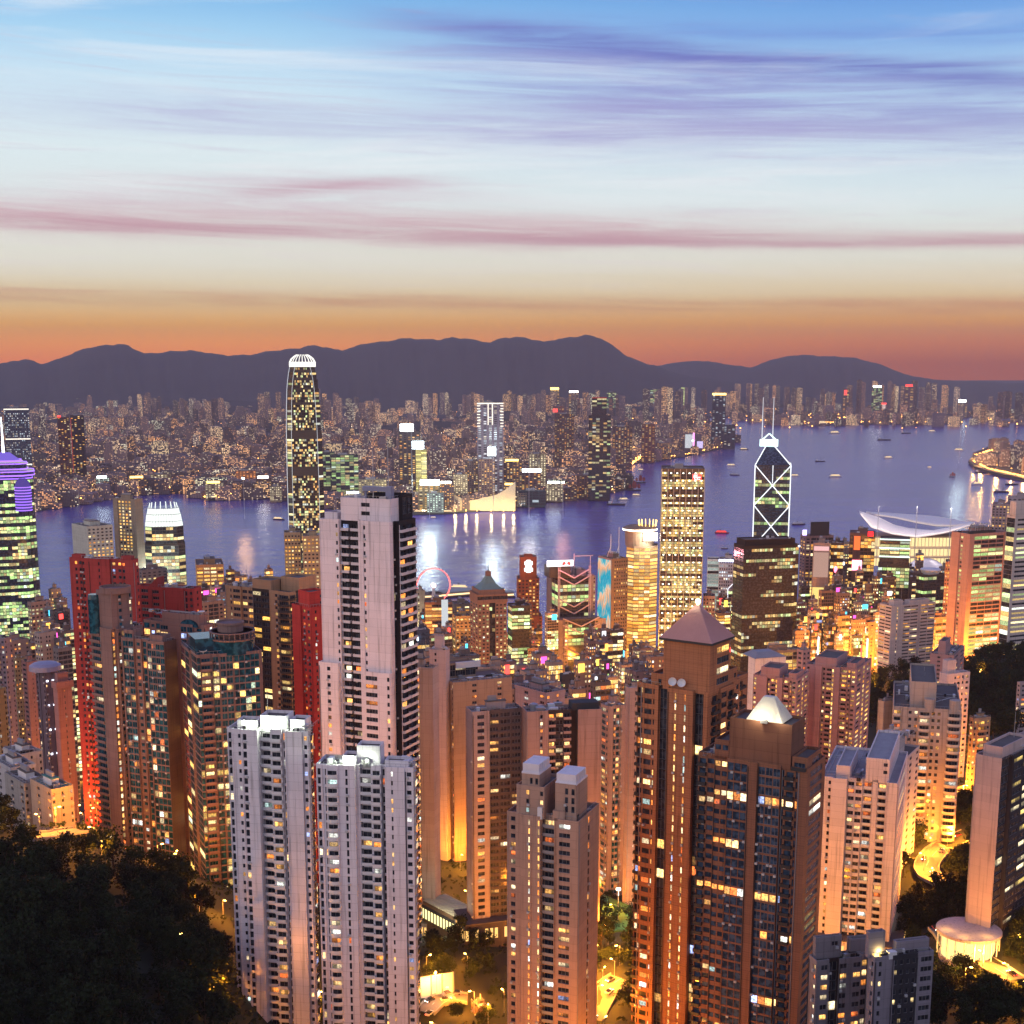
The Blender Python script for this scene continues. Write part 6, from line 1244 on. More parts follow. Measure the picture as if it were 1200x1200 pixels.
for (px, py, zone) in cand:
    base = PZ(px, py, 5.0); d = base.y
    if zone == 'n': d = rf.uniform(9000, 11600); base = Vector(((px - 600) / F * d * 1.02, d, 5))
    k = rf.random()
    H = rf.uniform(16, 40) if k < .70 else (rf.uniform(36, 70) if k < .95 else rf.uniform(70, 115))
    if zone == 'w' and py > 560: H = rf.uniform(16, 45)
    if zone == 'w' and 1: H *= 1.0 + max(0, (d - 6000) / 12000)
    if zone == 'w' and py > 530 and px > 720: H = min(H, 40)
    if zone == 'n': H = rf.uniform(30, 85) * (1.5 if rf.random() < .2 else 1)
    if zone == 'e': H = rf.uniform(40, 75)
    W = rf.uniform(22, 84) if rf.random() < .6 else rf.uniform(18, 34); D = rf.uniform(18, 40)
    if H > 100: W, D = rf.uniform(24, 38), rf.uniform(24, 34)
    far.append((H * W / (d * d), base, W, D, H, px, zone))
# estates of tall slim towers at the foot of the mountains
for (px0, px1, d, H, n) in [(172, 200, 10200, 170, 5), (205, 240, 9800, 140, 7), (244, 275, 9500, 150, 5), (312, 334, 9600, 190, 4), (376, 412, 9000, 190, 8), (418, 450, 9300, 130, 6), (500, 530, 10500, 160, 5), (543, 570, 10200, 190, 5), (590, 650, 10000, 190, 11), (655, 680, 9800, 165, 4), (682, 700, 9500, 210, 4), (700, 730, 9600, 180, 5), (754, 790, 9000, 240, 6), (790, 860, 11200, 190, 9),
                    (858, 910, 11500, 230, 9), (912, 930, 11000, 200, 4), (948, 968, 10800, 190, 4), (988, 1008, 10600, 260, 4), (1010, 1060, 11000, 250, 8), (1062, 1108, 10800, 230, 8), (1148, 1200, 9800, 190, 10), (1200, 1240, 9800, 170, 6)]:
    for i in range(n):
        px = px0 + (px1 - px0) * (i + rf.random() * .7) / n; h = H * rf.uniform(.74, .98); x = (px - 600) / F * d * 1.01; dd = d + rf.uniform(-150, 150)
        far.append((1e-3, Vector((x, dd, 25)), rf.uniform(24, 46), rf.uniform(18, 26), h, px, 'est'))
far.sort(key=lambda q: -q[0])
KINDS = ['slab', 'slab', 'cross', 'step', 'podium']
size_word = lambda H: 'low' if H < 40 else ('mid height' if H < 85 else 'tall slim')
TOT = Geo(); cnt = 0
hero_zones = [(0, 66, 478, 572)]
for idx, (sc_, b, W, D, H, px, zone) in enumerate(far):
    r = random.Random(idx); kind = r.choice(('cross', 'slab', 'slab')) if zone == 'est' else r.choice(KINDS); a = r.choice((0, 0, .2, -.3, .5)) + r.uniform(-.1, .1)
    g = block_geo(W, D, H, kind, r); off = zone != 'est' and r.random() < .22
    if cnt < 290 and (zone in ('est', 'e') or cnt < 290):
        cnt += 1
        if zone == 'est': lab, gr = 'slim housing tower of a hillside estate %s' % region(px), 'housing estates at the mountain foot %s' % region(px)
        elif zone == 'e': lab, gr = 'pale housing block on the island point behind the lit curving highway', 'housing blocks on the island point'
        else:
            lab = '%s %s on the far shore %s' % (size_word(H), 'dark office block' if off else 'brown apartment block', region(px)); gr = lab + ' group'
        o = g.build('office_block' if off else 'apartment_block', FARO if off else FARR, None, glow=True); o.location = b; o.rotation_euler = (0, 0, a); tag(o, lab, 'building', gr.replace(' group', ''))
    else:
        ca, sa = cos(a), sin(a)
        TOT.v.extend([(b.x + x * ca - y * sa, b.y + x * sa + y * ca, b.z + z) for x, y, z in g.v]); n0 = len(TOT.v) - len(g.v)
        TOT.f.extend([[n0 + i for i in f] for f in g.f]); TOT.m.extend(g.m); TOT.g.extend([(c[0] + idx * .137 % 1, c[1], c[2]) for c in g.g])
tag(TOT.build('distant_city', FARR, None, glow=True), 'thousands of small dim blocks packed across the far shore', 'distant city', kind='stuff')

K_LATE = []
# landmark buildings on the far shore
def K(label, xl, xr, yt, yb, left='', right='wwww', walls=(.2, .15, .14), lit=.4, pal=GOLD, litk=1.4, fh=5.0, depth=30, name='far_tower', cat='tower', extra=None, glass='c', office=False, yaw=None):
    d = 400 * F / (yb - HOR); t = Tower(name, label, xl, xl, xr, yt, d, facing((xl + xr) / 2) if yaw is None else yaw, cat=cat, walls=walls, zb=2.0, depth=depth, fh=fh, lit=lit, pal=pal, litk=litk, nwin=0, par=1.5, office=office, glass=glass)
    t.tier(0, t.H, left, right)
    if extra: extra(t)
    t.box('roof_plant', t.W * .25, t.W * .6, depth * .3, depth * .7, t.H - 1, t.H + 4, GREY); t.finish(); return t
def strip(t, ya, yb, m, xa=0.0, xb=1.0, nm='light_band', dep=.8): g = Geo(); g.box(t.W * xa, t.W * xb, -dep, -.2, t.z(yb), t.z(ya)); return t.part(nm, g, m)
SHORE = [(404, 425, 578, 599, 1), (426, 442, 570, 600, 0), (442, 468, 580, 601, 1), (500, 520, 578, 600, 2), (515, 532, 566, 598, 0), (531, 548, 556, 596, 1), (590, 606, 568, 594, 0), (604, 622, 578, 592, 1), (640, 660, 566, 586, 1), (655, 676, 572, 584, 0), (240, 262, 566, 584, 1), (276, 300, 552, 572, 3), (300, 318, 560, 580, 0), (316, 330, 570, 586, 1), (150, 172, 560, 578, 0), (176, 200, 556, 574, 1), (112, 128, 560, 580, 2), (545, 560, 540, 592, 0), (590, 612, 540, 588, 0), (620, 640, 532, 580, 1)]
for i_, (xa, xb, ya, yb, c_) in enumerate(SHORE):
    def ex(t, i_=i_):
        if i_ % 2 == 0: strip(t, t_y[0] - 2.2, t_y[0] + .3, (BC, AM, BW, AM)[i_ // 2 % 4], .1, .8, 'roof_sign')
    t_y = (ya,)
    K_LATE.append((['glowing low waterfront block of the far quay %s', 'dim waterfront block of the far quay %s'][0 if c_ else 1] % ('left of the claw crowned skyscraper' if xb < 334 else 'right of the claw crowned skyscraper' if xb < 480 else 'beside the cream concert hall' if xb < 600 else 'below the dark stepped tower'), xa, xb, ya, yb, c_))
BW = glow_mat('blazing_white', (1, .95, .85), 14); BC = glow_mat('blazing_cool', (.8, .95, 1), 14); AM = glow_mat('lamp_amber', (1, .62, .14), 6); RD = glow_mat('sign_red', (1, .06, .05), 3.0); LW_ = glow_mat('soft_white_line', (1, .9, .75), 1.6)
def e1(t):
    for y in (479, 514, 544, 567): strip(t, y, y + 1.4, LW_)
K('broad blue grey residential wall with white light lines at the far left', 4, 64, 478, 572, '', 'wwwwwwwwwwwwww', (.10, .12, .18), .45, COOL, .9, 7, 40, extra=e1)
K('dark brown twin tower block right of the blue grey residential wall', 67, 81, 489, 570, '', 'wwww', (.15, .05, .04), .35, extra=lambda t: strip(t, 487, 489, RD, .0, .3))
K('darker brown tower with a red vertical line beside the blue grey residential wall', 82, 98, 487, 568, '', 'wwww', (.07, .035, .035), .3, extra=lambda t: strip(t, 490, 566, glow_mat('dim_red', (1, .1, .08), .35), .0, .06))
K('white outlined tower with a V shaped light crown in the middle of the far shore', 559, 590, 472, 590, '', 'wwwww', (.34, .28, .32), .5, COOL, 1.0, 6, 34, extra=lambda t: [strip(t, 472, 473.5, LW_), strip(t, 473, 498, LW_, .40, .44), strip(t, 473, 498, LW_, .56, .60)] + [strip(t, 475 + 3.4 * k, 476.2 + 3.4 * k, LW_, a, b) for k in range(8) for a, b in ((0, .12), (.88, 1))])
K('pair of tan slabs under the blazing white star light on the far shore', 561, 580, 538, 594, '', 'nnnnnn', (.36, .22, .18), .4, extra=lambda t: strip(t, 524, 534, BC, .55, 1.05, 'blazing_sign'))
K('dark tall tower with a stepped crown on the far headland', 690, 716, 487, 584, '', 'GGGGGG', (.05, .04, .045), .3, OFFICE, .8, 6, 34, 'far_tower', extra=lambda t: (t.tier(t.H - 1, t.z(466), '', 'GGG', rect=(t.W * .14, t.W * .80, 4, 28)), strip(t, 465.6, 466.8, glow_mat('dim_red', (1, .1, .08), .35), .14, .8)))
K('brown round cornered hotel on the headland below the dark stepped tower', 676, 722, 557, 582, '', 'nnnnnnnnnn', (.22, .11, .10), .5, GOLD, .9, 4.5, 40, cat='hotel')
K('dark slab with a glowing orange roof line on the right headland', 835, 851, 461, 522, '', 'wwww', (.05, .055, .09), .35, COOL, .9, 6, 30, extra=lambda t: strip(t, 460.6, 463, AM, 0, 1))
K('lower dark slab stepping down from the orange roofed slab', 848, 862, 498, 524, '', 'www', (.06, .06, .09), .35, COOL, .8, 6, 30)
K('tower under a blazing white billboard left of the yellow lit tower', 467, 492, 506, 585, '', 'wwwww', (.13, .10, .10), .45, GOLD, 1.2, 6, extra=lambda t: strip(t, 497, 505.5, BC, .08, .70, 'blazing_sign'))
K('slim tower lit lemon yellow under a white billboard on the far shore', 487, 500, 527, 590, '', 'FF', (.45, .40, .16), 1.2, [((1, .85, .25), 1)], 1.5, 5, 20, extra=lambda t: strip(t, 517, 526, BC, -.3, .75, 'blazing_sign'))
K('low block crowned by a long white light bar behind the ferry piers', 490, 515, 569, 598, '', 'wwww', (.4, .32, .18), .8, GOLD, 1.5, 5, 24, extra=lambda t: strip(t, 562, 568.5, BC, .1, 1, 'blazing_sign'))
K('cream lit waterfront mall behind the tall pink tower', 420, 486, 562, 600, '', 'wwwwwwwwww', (.42, .36, .22), .7, [((1, .8, .35), 1)], 1.2, 5, 30, cat='mall', name='waterfront_mall')
K('green lit office block left of the waterfront mall', 388, 420, 533, 592, '', 'GGGGGG', (.08, .10, .09), .7, GREENISH, .8, 6)
K('teal dim office block behind the claw crowned skyscraper', 376, 392, 530, 588, '', 'GGG', (.06, .10, .10), .5, GREENISH, .5, 6)
K('block with a long white lit parapet on the far headland', 606, 634, 553, 586, '', 'nnnnnn', (.25, .14, .13), .4, extra=lambda t: strip(t, 549.5, 553, BC, .1, 1, 'parapet_light'))
K('low teal hall on the headland waterfront', 608, 652, 575, 592, '', 'GGGG', (.05, .10, .10), .25, COOL, .7, 8, 40, name='waterfront_hall', cat='hall')
K('long hotel with rows of arched windows on the headland shore', 766, 802, 519, 536, '', 'nnnnnnnnnn', (.24, .15, .15), .6, GOLD, 1.0, 5, 30, cat='hotel')
K('building wrapped in a white and pink video screen on the headland shore', 802, 824, 509, 530, '', '--', (.2, .15, .18), .3, extra=lambda t: (strip(t, 509, 525, glow_mat('screen_white', (.85, .9, .95), .8), .05, .5, 'screen'), strip(t, 507, 527, glow_mat('screen_pink', (1, .35, .8), 2.2), .5, .6, 'screen'), strip(t, 517, 525, glow_mat('screen_lilac', (.7, .6, 1), 1.2), .75, 1.1, 'screen')))
K('brown wide block of flats behind the headland hotel', 650, 688, 485, 545, '', 'wwwwwwww', (.16, .09, .09), .45, GOLD, .9, 5)
K('mauve wide block of flats right of the dark stepped tower', 718, 750, 500, 548, '', 'wwwwwww', (.18, .11, .11), .5, GOLD, .9, 5)
K('rust block of flats beside the golden waterfront road', 752, 768, 497, 540, '', 'wwww', (.24, .09, .07), .5, GOLD, .9, 5)
K('office slab with an orange roof sign in the far middle distance', 645, 656, 455, 490, '', 'www', (.1, .1, .12), .4, extra=lambda t: strip(t, 454, 457, AM, .0, .9, 'roof_sign'))
K('office block with a white and orange roof sign in the far middle distance', 666, 679, 458, 492, '', 'www', (.3, .22, .18), .5, extra=lambda t: strip(t, 458, 460, BW, .1, .9, 'roof_sign'))
K('long building with a bright red sign board in the far middle distance', 648, 678, 476, 495, '', 'wwww', (.3, .06, .06), .5, extra=lambda t: strip(t, 479, 483, RD, .0, .4, 'roof_sign'))
K('dark glass block in the far distance left of the green lit pair', 711, 738, 459, 484, '', 'GGGGG', (.05, .09, .10), .45, GREENISH, .8, 8, cat='office block')
K('dark glass block with stepped sides in the far distance', 762, 776, 456, 482, '', 'GGG', (.05, .08, .09), .5, GREENISH, .8, 8, cat='office block')
K('dark glass block of the far pair crowned with white light', 778, 797, 455, 482, '', 'GGGG', (.05, .08, .09), .5, GREENISH, .8, 8, cat='office block', extra=lambda t: strip(t, 455, 456.4, BW, .2, .8))
K('tower lit lemon green from top to bottom in the far distance', 798, 804, 454, 482, '', 'F', (.5, .5, .2), 1.2, [((.85, 1, .35), 1)], 1.5, 6, 16)
K('pair of dim glass halls with white roof lines beyond the far water', 1022, 1056, 453, 487, '', 'GGGGG', (.12, .14, .14), .5, GREENISH, .8, 8, cat='office block', extra=lambda t: strip(t, 452, 454, BW, .1, .9))
K('block with a red roof sign beyond the far water', 1060, 1072, 452, 487, '', 'ww', (.2, .12, .12), .5, extra=lambda t: strip(t, 450.5, 453, RD, .1, .8, 'roof_sign'))
K('block with a cool white light bar beyond the far water at right', 1122, 1140, 470, 488, '', 'www', (.2, .18, .2), .5, extra=lambda t: strip(t, 468.5, 471.5, BC, .1, .8, 'roof_sign'))
K('slim tower with a red top light at the far quay', 1034, 1038, 473, 489.4, '', 'F', (.5, .4, .4), 1, [((1, .7, .6), 1)], 1.2, 6, 12, extra=lambda t: strip(t, 472, 474, RD, -.2, 1.2))
K('block with a vertical red sign beyond the far water', 988, 996, 455, 488, '', 'ww', (.14, .1, .1), .4, extra=lambda t: strip(t, 457, 463, RD, .2, .6, 'sign'))
for i_, (lb, xa, xb, ya, yb, c_) in enumerate(K_LATE):
    pal = (GOLD, [((1, .85, .5), 1)], [((.8, 1, .8), 1)], [((1, .35, .08), 1)])[c_]
    ex = (lambda t, ya=ya, i_=i_: strip(t, ya - 2.0, ya + .4, (BC, AM, BW, AM)[i_ // 2 % 4], .1, .8, 'roof_sign')) if i_ % 2 == 0 else None
    t = K(lb, xa, xb, ya, yb, '', 'wwwwww', ((.22, .14, .12), (.44, .34, .2), (.3, .34, .28), (.5, .2, .1))[c_], (.4, .8, .8, .9)[c_], pal, 1.5, 5, 22, 'waterfront_block', 'waterfront block', ex); t.root['group'] = lb
for (px, py, pw_, c_) in [(482, 500, 1500000, (.8, .95, 1)), (503, 566, 900000, (.85, 1, .9)), (578, 528, 2200000, (.75, .92, 1)), (450, 580, 500000, (1, .85, .4)), (620, 551, 600000, (1, .9, .8)), (285, 560, 500000, (1, .5, .15)), (660, 565, 300000, (1, .4, .3)), (1128, 470, 1500000, (.8, 1, 1)), (812, 516, 700000, (1, .6, .9))]:
    d = 400 * F / max(95, (602 if px < 700 else 540) - HOR); q = P(px, py, d - 90); r0 = empty('floodlight_mast', (q.x, q.y, 3), 0, 'tall floodlight on the far quay shining over the water', 'floodlight', 'tall floodlights of the far quay')
    g = Geo(); g.tube((0, 0, 0), (0, 0, q.z - 6), .6, 6, r2=.3); g.build('pole', STEEL, r0); g = Geo(); g.box(-3, 3, -1, 1, q.z - 6, q.z - 2); o = g.build('lamp_head', BC, r0); lamp((0, -3, q.z), pw_ * .3, c_, 14, o)
for (px, py, rx, h) in [(255, 484, 900, 95), (505, 505, 420, 55), (845, 476, 900, 85), (420, 512, 260, 42), (600, 492, 500, 60), (330, 505, 300, 50), (100, 498, 400, 48), (745, 486, 500, 60)]:
    b = PZ(px, py, 4); g = Geo(); g.lathe([(rx, 0), (rx * .8, h * .35), (rx * .5, h * .75), (rx * .22, h * .97), (rx * .02, h)], 26); r = random.Random(px); g.v = [(x * r.uniform(.93, 1.07), y * r.uniform(.5, .56), z * r.uniform(.93, 1.07)) for x, y, z in g.v]; o = g.build('hill', MT, smooth=True); o.location = b; tag(o, kind='structure')
# curved gold hall on the promenade
root = empty('concert_hall', PZ(560, 598, 4), 0, 'floodlit cream hall with two sweeping roofs on the far promenade', 'concert hall'); ro = root.location.copy(); CR = pmat('cream_tile', (.70, .55, .34), .7)
for (xa, xb, yl, yr, ym) in [(530, 566, 578, 583, 586), (566, 604, 583, 564, 578)]:
    a, b_ = PZ(xa, 597, 4) - ro, PZ(xb, 596, 4) - ro; n = 12; prof = []
    for i in range(n + 1):
        f = i / n; px = xa + (xb - xa) * f; yy = yl + (yr - yl) * f + (ym - (yl + yr) / 2) * sin(pi * f); q = P(px, yy, ro.y); prof.append((q.x - ro.x, q.z - ro.z))
    g = Geo(); v = [(x, 0, -2) for x, _ in prof] + [(x, 0, zz) for x, zz in prof] + [(x, 70, -2) for x, _ in prof] + [(x, 70, zz * .8) for x, zz in prof]; m = n + 1
    g.raw(v, [(i, i + 1, m + i + 1, m + i) for i in range(n)] + [(m + i, m + i + 1, 3 * m + i + 1, 3 * m + i) for i in range(n)] + [(0, m, 3 * m, 2 * m), (n, 2 * m + n, 3 * m + n, m + n)]); g.build('sweeping_hall', CR, root)
for px in (532, 545, 558, 575, 590, 602): q = PZ(px, 601, 8) - ro; g = Geo(); g.box(q.x - 1, q.x + 1, -26, -25, 0, 5); o = g.build('floodlight', AM, root); lamp((q.x, -30, 9), 45000, (1, .75, .35), 2, o)
# ---------------------------------------------------------------- glowing points of streets, quays and promenades
def dots(name, pts, m, r0, label, cat):
    g = Geo()
    for (x, y, z, r) in pts: g.raw([(x - r, y, z), (x + r, y, z), (x, y - r, z), (x, y + r, z), (x, y, z - r), (x, y, z + r)], [(0, 2, 5), (2, 1, 5), (1, 3, 5), (3, 0, 5), (2, 0, 4), (1, 2, 4), (3, 1, 4), (0, 3, 4)])
    tag(g.build(name, m), label, cat, kind='stuff')
SO = glow_mat('street_amber', (1, .42, .08), 9); SW = glow_mat('street_white', (1, .85, .6), 7)
pa, pw = [], []
for i in range(2600):
    px = rf.uniform(-20, 1220); py = 468 + rf.random() * 128
    if inside((px, py), LW): b = PZ(px, py, 5); (pa if rf.random() < .72 else pw).append((b.x, b.y, rf.uniform(8, 30), rf.uniform(.9, 2.4)))
    elif inside((px, py), LN) and py < 489: d = rf.uniform(8600, 11500); pa.append(((px - 600) / F * d, d, rf.uniform(10, 45), rf.uniform(2, 5)))
def along(pl, n, z, r, jit, lst):
    for i in range(n):
        f = i / max(1, n - 1) * (len(pl) - 1); j = min(int(f), len(pl) - 2); k = f - j; px = pl[j][0] + (pl[j + 1][0] - pl[j][0]) * k + rf.uniform(-jit, jit); py = pl[j][1] + (pl[j + 1][1] - pl[j][1]) * k + rf.uniform(-jit, jit) * .25
        b = PZ(px, py, z); lst.append((b.x, b.y, z, r * rf.uniform(.7, 1.3)))
along([(60, 576), (80, 568), (108, 566)], 60, 12, 3.2, 4, pa); along([(40, 586), (90, 578), (128, 574)], 50, 10, 2.4, 5, pw); along([(100, 552), (180, 552)], 40, 10, 2.4, 6, pa)
along([(205, 575), (233, 573)], 26, 9, 3, 1, pa); along([(240, 582), (290, 580)], 30, 9, 2.6, 2, pa); along([(270, 560), (300, 562)], 30, 14, 3.4, 5, pa)
along([(380, 585), (430, 580)], 40, 10, 2.6, 5, pa); along([(495, 598), (560, 594), (632, 590)], 70, 8, 2.0, 2, pw); along([(530, 590), (600, 590)], 40, 9, 2.2, 3, pa)
along([(716, 552), (740, 542), (762, 527)], 70, 12, 3.6, 3, pa); along([(640, 560), (690, 552)], 50, 14, 3.0, 6, pa); along([(770, 537), (815, 530), (850, 521)], 40, 9, 2.6, 1.5, pa)
along([(955, 495), (1010, 494), (1128, 494.5)], 46, 12, 4.2, 1, pa); along([(990, 489), (1040, 488)], 50, 16, 4.5, 2, pa); along([(870, 488), (960, 487)], 40, 14, 4.5, 3, pa); along([(1130, 484), (1165, 482)], 40, 22, 5, 4, pa)
along([(1140, 540), (1158, 549), (1200, 558), (1260, 566)], 90, 12, 3.4, .8, pa); along([(1145, 533), (1162, 527)], 30, 14, 3.4, 1.5, pa)
dots('street_lights', pa, SO, 2, 'amber pinpoints of street lamps along the far quays and roads', 'street lights'); dots('white_street_lights', pw, SW, 2, 'white pinpoints of lamps along the far promenades', 'street lights')

# elevated highway on the island point
g = Geo(); pl = [(1146, 533), (1139, 540), (1146, 546), (1158, 550.5), (1180, 555.5), (1205, 560.5), (1260, 571)]; prev = None
HM = pmat('highway_asphalt', (.06, .055, .05), .8)
for (a, b_) in zip(pl, pl[1:]):
    p, q = PZ(a[0], a[1], 12), PZ(b_[0], b_[1], 12); dv = (q - p).normalized(); nn = Vector((-dv.y, dv.x, 0)) * 14
    g.raw([p - nn, q - nn, q + nn, p + nn, p - nn - Vector((0, 0, 8)), q - nn - Vector((0, 0, 8)), q + nn - Vector((0, 0, 8)), p + nn - Vector((0, 0, 8))], [(0, 1, 2, 3), (0, 4, 5, 1), (3, 2, 6, 7)])
tag(g.build('highway', HM), kind='structure')
for (px, py) in [(1142, 537), (1150, 546), (1168, 550), (1185, 554), (1200, 558), (1152, 530)]: 
    b_ = PZ(px, py, 12); r0 = empty('street_lamp', (b_.x, b_.y, 11.9), 0, 'tall amber highway lamp on the curving island road', 'street lamp', 'amber lamps along the curving island highway')
    g = Geo(); g.tube((0, 0, 0), (0, 0, 16), .5, 6, r2=.3); g.build('pole', STEEL, r0); g = Geo(); g.box(-2.5, 2.5, -1, 1, 16, 17); o = g.build('lamp_head', SO, r0); lamp((0, 0, 22), 500000, (1, .5, .12), 3, o)

# ================================================================= boats
HULLS = {'d': pmat('hull_dark', (.04, .035, .045), .5), 'w': pmat('hull_white', (.6, .6, .62), .5), 'r': pmat('hull_red', (.4, .05, .04), .5)}
CABL = glow_mat('cabin_light', (1, .7, .32), 2.2); SAIL = pmat('sail_red', (.36, .06, .04), .8)
def boat(px, py, L, kind, label, rot=None, lights=True):
    p = PZ(px, py, 0); r = random.Random(int(px * 3 + py)); root = empty({'j': 'junk_boat', 'b': 'barge', 's': 'cruise_ship'}.get(kind, 'ferry_boat'), (p.x, p.y, 0), r.uniform(-.4, .4) if rot is None else rot, label, {'j': 'sailing boat', 'b': 'barge', 's': 'ship'}.get(kind, 'boat'))
    Wd = L * .26; hh = L * .085; hk = 'w' if kind in 'fs' and r.random() < .6 else ('r' if kind == 'r' else 'd')
    pl = [(-L / 2, -Wd * .4), (-L * .3, -Wd / 2), (L * .25, -Wd / 2), (L / 2, 0), (L * .25, Wd / 2), (-L * .3, Wd / 2), (-L / 2, Wd * .4)]
    g = Geo(); g.prism([(x * .94, y * .8) for x, y in pl], -.6, hh, top=pl); g.build('hull', HULLS[hk], root)
    if kind == 'b':
        g = Geo(); g.box(-L * .4, -L * .25, -Wd * .3, Wd * .3, hh, hh + L * .12); g.build('wheelhouse', HULLS['w'], root); g = Geo(); g.tube((L * .05, 0, hh), (L * .05, 0, hh + L * .4), L * .012, 5); g.tube((L * .05, 0, hh + L * .1), (L * .35, 0, hh + L * .34), L * .01, 5); g.build('derrick', HULLS['d'], root)
        if lights: g = Geo(); g.box(-L * .36, -L * .3, -Wd * .31, -Wd * .29, hh + L * .05, hh + L * .09); g.build('window', CABL, root)
    elif kind == 'j':
        for x, s in ((-.3, .6), (.0, 1.0), (.3, .7)):
            g = Geo(); g.tube((L * x, 0, hh), (L * x, 0, hh + L * .62 * s), L * .012, 5); m_ = g.build('mast', HULLS['d'], root)
            g = Geo(); n = 6; up = [(L * x - L * .10 * s, hh + L * .1), (L * x + L * .16 * s, hh + L * .08), (L * x + L * .2 * s, hh + L * .3 * s), (L * x + L * .12 * s, hh + L * .55 * s), (L * x - L * .05 * s, hh + L * .62 * s), (L * x - L * .13 * s, hh + L * .35 * s)]
            g.raw([(a, -.25, b_) for a, b_ in up] + [(a, .25, b_) for a, b_ in up], [tuple(range(6)), tuple(reversed(range(6, 12)))] + [(i, i + 6, (i + 1) % 6 + 6, (i + 1) % 6) for i in range(6)]); g.build('sail', SAIL, root)
    else:
        nd = 3 if kind == 's' else 2; zz = hh
        for k in range(nd):
            f = .42 - .07 * k; h_ = L * .06; g = Geo(); g.box(-L * f, L * (f - .1), -Wd * .42, Wd * .42, zz, zz + h_); dk = g.build('cabin_deck', HULLS['w'] if kind != 'r' else HULLS['r'], root)
            if lights: g = Geo(); g.box(-L * f * .97, L * (f - .1) * .97, -Wd * .43, Wd * .43, zz + h_ * .3, zz + h_ * .75); g.build('window_band', CABL if kind != 'r' else RD, root)
            zz += h_ + .01
        g = Geo(); g.lathe([(L * .03, zz), (L * .035, zz + L * .07)], 8, (-L * .1, 0)); g.build('funnel', HULLS['d'], root)
    return root
BT = [(751, 551, 26, 'f', 'white ferry off the golden headland road', 1), (750, 566, 40, 'j', 'junk with dark red sails in mid harbour, farther one of the pair', 0), (743, 575, 46, 'j', 'junk with dark red sails in mid harbour, nearer one of the pair', 0), (746, 581, 30, 'f', 'low ferry with a cool deck light just below the junks', 1), (731, 586, 34, 'f', 'white ferry below and left of the junks', 1), (722, 592, 54, 'b', 'long dark barge near the headland shore', 0),
      (857, 546, 40, 'f', 'white ferry left of the braced prism', 1), (861, 557, 36, 'f', 'fast launch nearest the gold grid tower', 0), (872, 527, 40, 'f', 'small white boat off the headland tip', 1), (846, 625, 34, 'r', 'red lit boat between the gold grid tower and the braced prism', 1), (849, 643, 16, 'f', 'tiny launch just above the white lattice tower', 0),
      (978, 508, 70, 'f', 'small ferry below the long lit quay', 1), (962, 499, 120, 's', 'cruise ship glowing gold at the left end of the long lit quay', 1), (1036, 516, 70, 'b', 'dark barge in the upper middle of the open water', 0), (1062, 508, 60, 'b', 'dark barge below the long lit quay', 0), (1092, 506, 50, 'f', 'small ferry below the right end of the long lit quay', 1), (1124, 528, 46, 'f', 'lit ferry approaching the island point', 1), (1041, 537, 44, 'f', 'lit ferry in the middle of the open water', 1),
      (961, 541, 42, 'b', 'dark barge right of the twin masts', 0), (979, 559, 48, 'f', 'lit ferry with a bright bow lamp right of the braced prism', 1), (932, 558, 34, 'f', 'small ferry touching the edge of the braced prism', 1), (1089, 548, 22, 'f', 'tiny white lit launch in open water', 1), (1116, 559, 26, 'j', 'lone red sailed junk left of the island point', 0), (1145, 568, 46, 'f', 'brightly lit ferry nearest the island highway', 1), (1150, 554, 50, 'b', 'dark barge close under the island highway, left one', 0), (1186, 568, 48, 'b', 'dark barge with a tall derrick near the right edge', 0), (1174, 577, 50, 'b', 'long low barge nearest the right hand towers', 0), (936, 615, 36, 'f', 'fast launch with a violet glow above the black billboard tower', 0),
      (327, 609, 34, 'f', 'dark ferry left of the claw crowned skyscraper', 1), (508, 607, 18, 'f', 'small boat off the ferry piers', 1), (492, 601, 36, 'f', 'ferry moored at the piers by the light bar block', 1), (524, 601, 40, 'f', 'ferry moored right of the light bar block', 1), (265, 586, 110, 's', 'long cruise ship with gold deck lights at the left quay', 1), (219, 577, 70, 's', 'lit floating restaurant at the left quay', 1), (305, 585, 60, 'f', 'white ferry between the cruise ship and the claw crowned skyscraper', 1), (540, 690, 40, 'f', 'ferry at the pier beside the observation wheel', 1)]
for b_ in BT: boat(b_[0], b_[1], b_[2], b_[3], b_[4], None, bool(b_[5]))
g = Geo(); p = PZ(262, 589, 3)
def pier(label, px, py, L, Wd, rot, roofc):
    p = PZ(px, py, 0); r0 = empty('ferry_pier', (p.x, p.y, 0), rot, label, 'pier'); g = Geo(); g.box(-Wd / 2, Wd / 2, -L / 2, L / 2, -3, 2.5); g.build('deck', LAND, r0); g = Geo(); g.box(-Wd * .4, Wd * .4, -L * .45, L * .45, 2.5, 9); g.build('hall', pmat('pier_wall', (.45, .36, .28), .7), r0); g = Geo(); g.box(-Wd * .44, Wd * .44, -L * .48, L * .48, 9.01, 10.5); g.build('roof', roofc, r0)
    g = Geo(); g.box(-Wd * .41, Wd * .41, -L * .46, L * .46, 4, 6.5); g.build('window_band', CABL, r0); return r0
pier('ferry pier with a pale green roof right of the observation wheel', 528, 699, 90, 30, R(-62), pmat('pier_roof_green', (.36, .40, .34), .7)); pier('small ferry pier behind the observation wheel', 498, 702, 60, 20, R(-70), ROOF); pier('long floodlit quay shed at the left far shore', 190, 576, 200, 36, R(70), ROOF)
pier('rounded pier pavilion behind the green roofed tower', 585, 700, 50, 26, R(-70), pmat('pier_roof_green', (.36, .40, .34), .7))
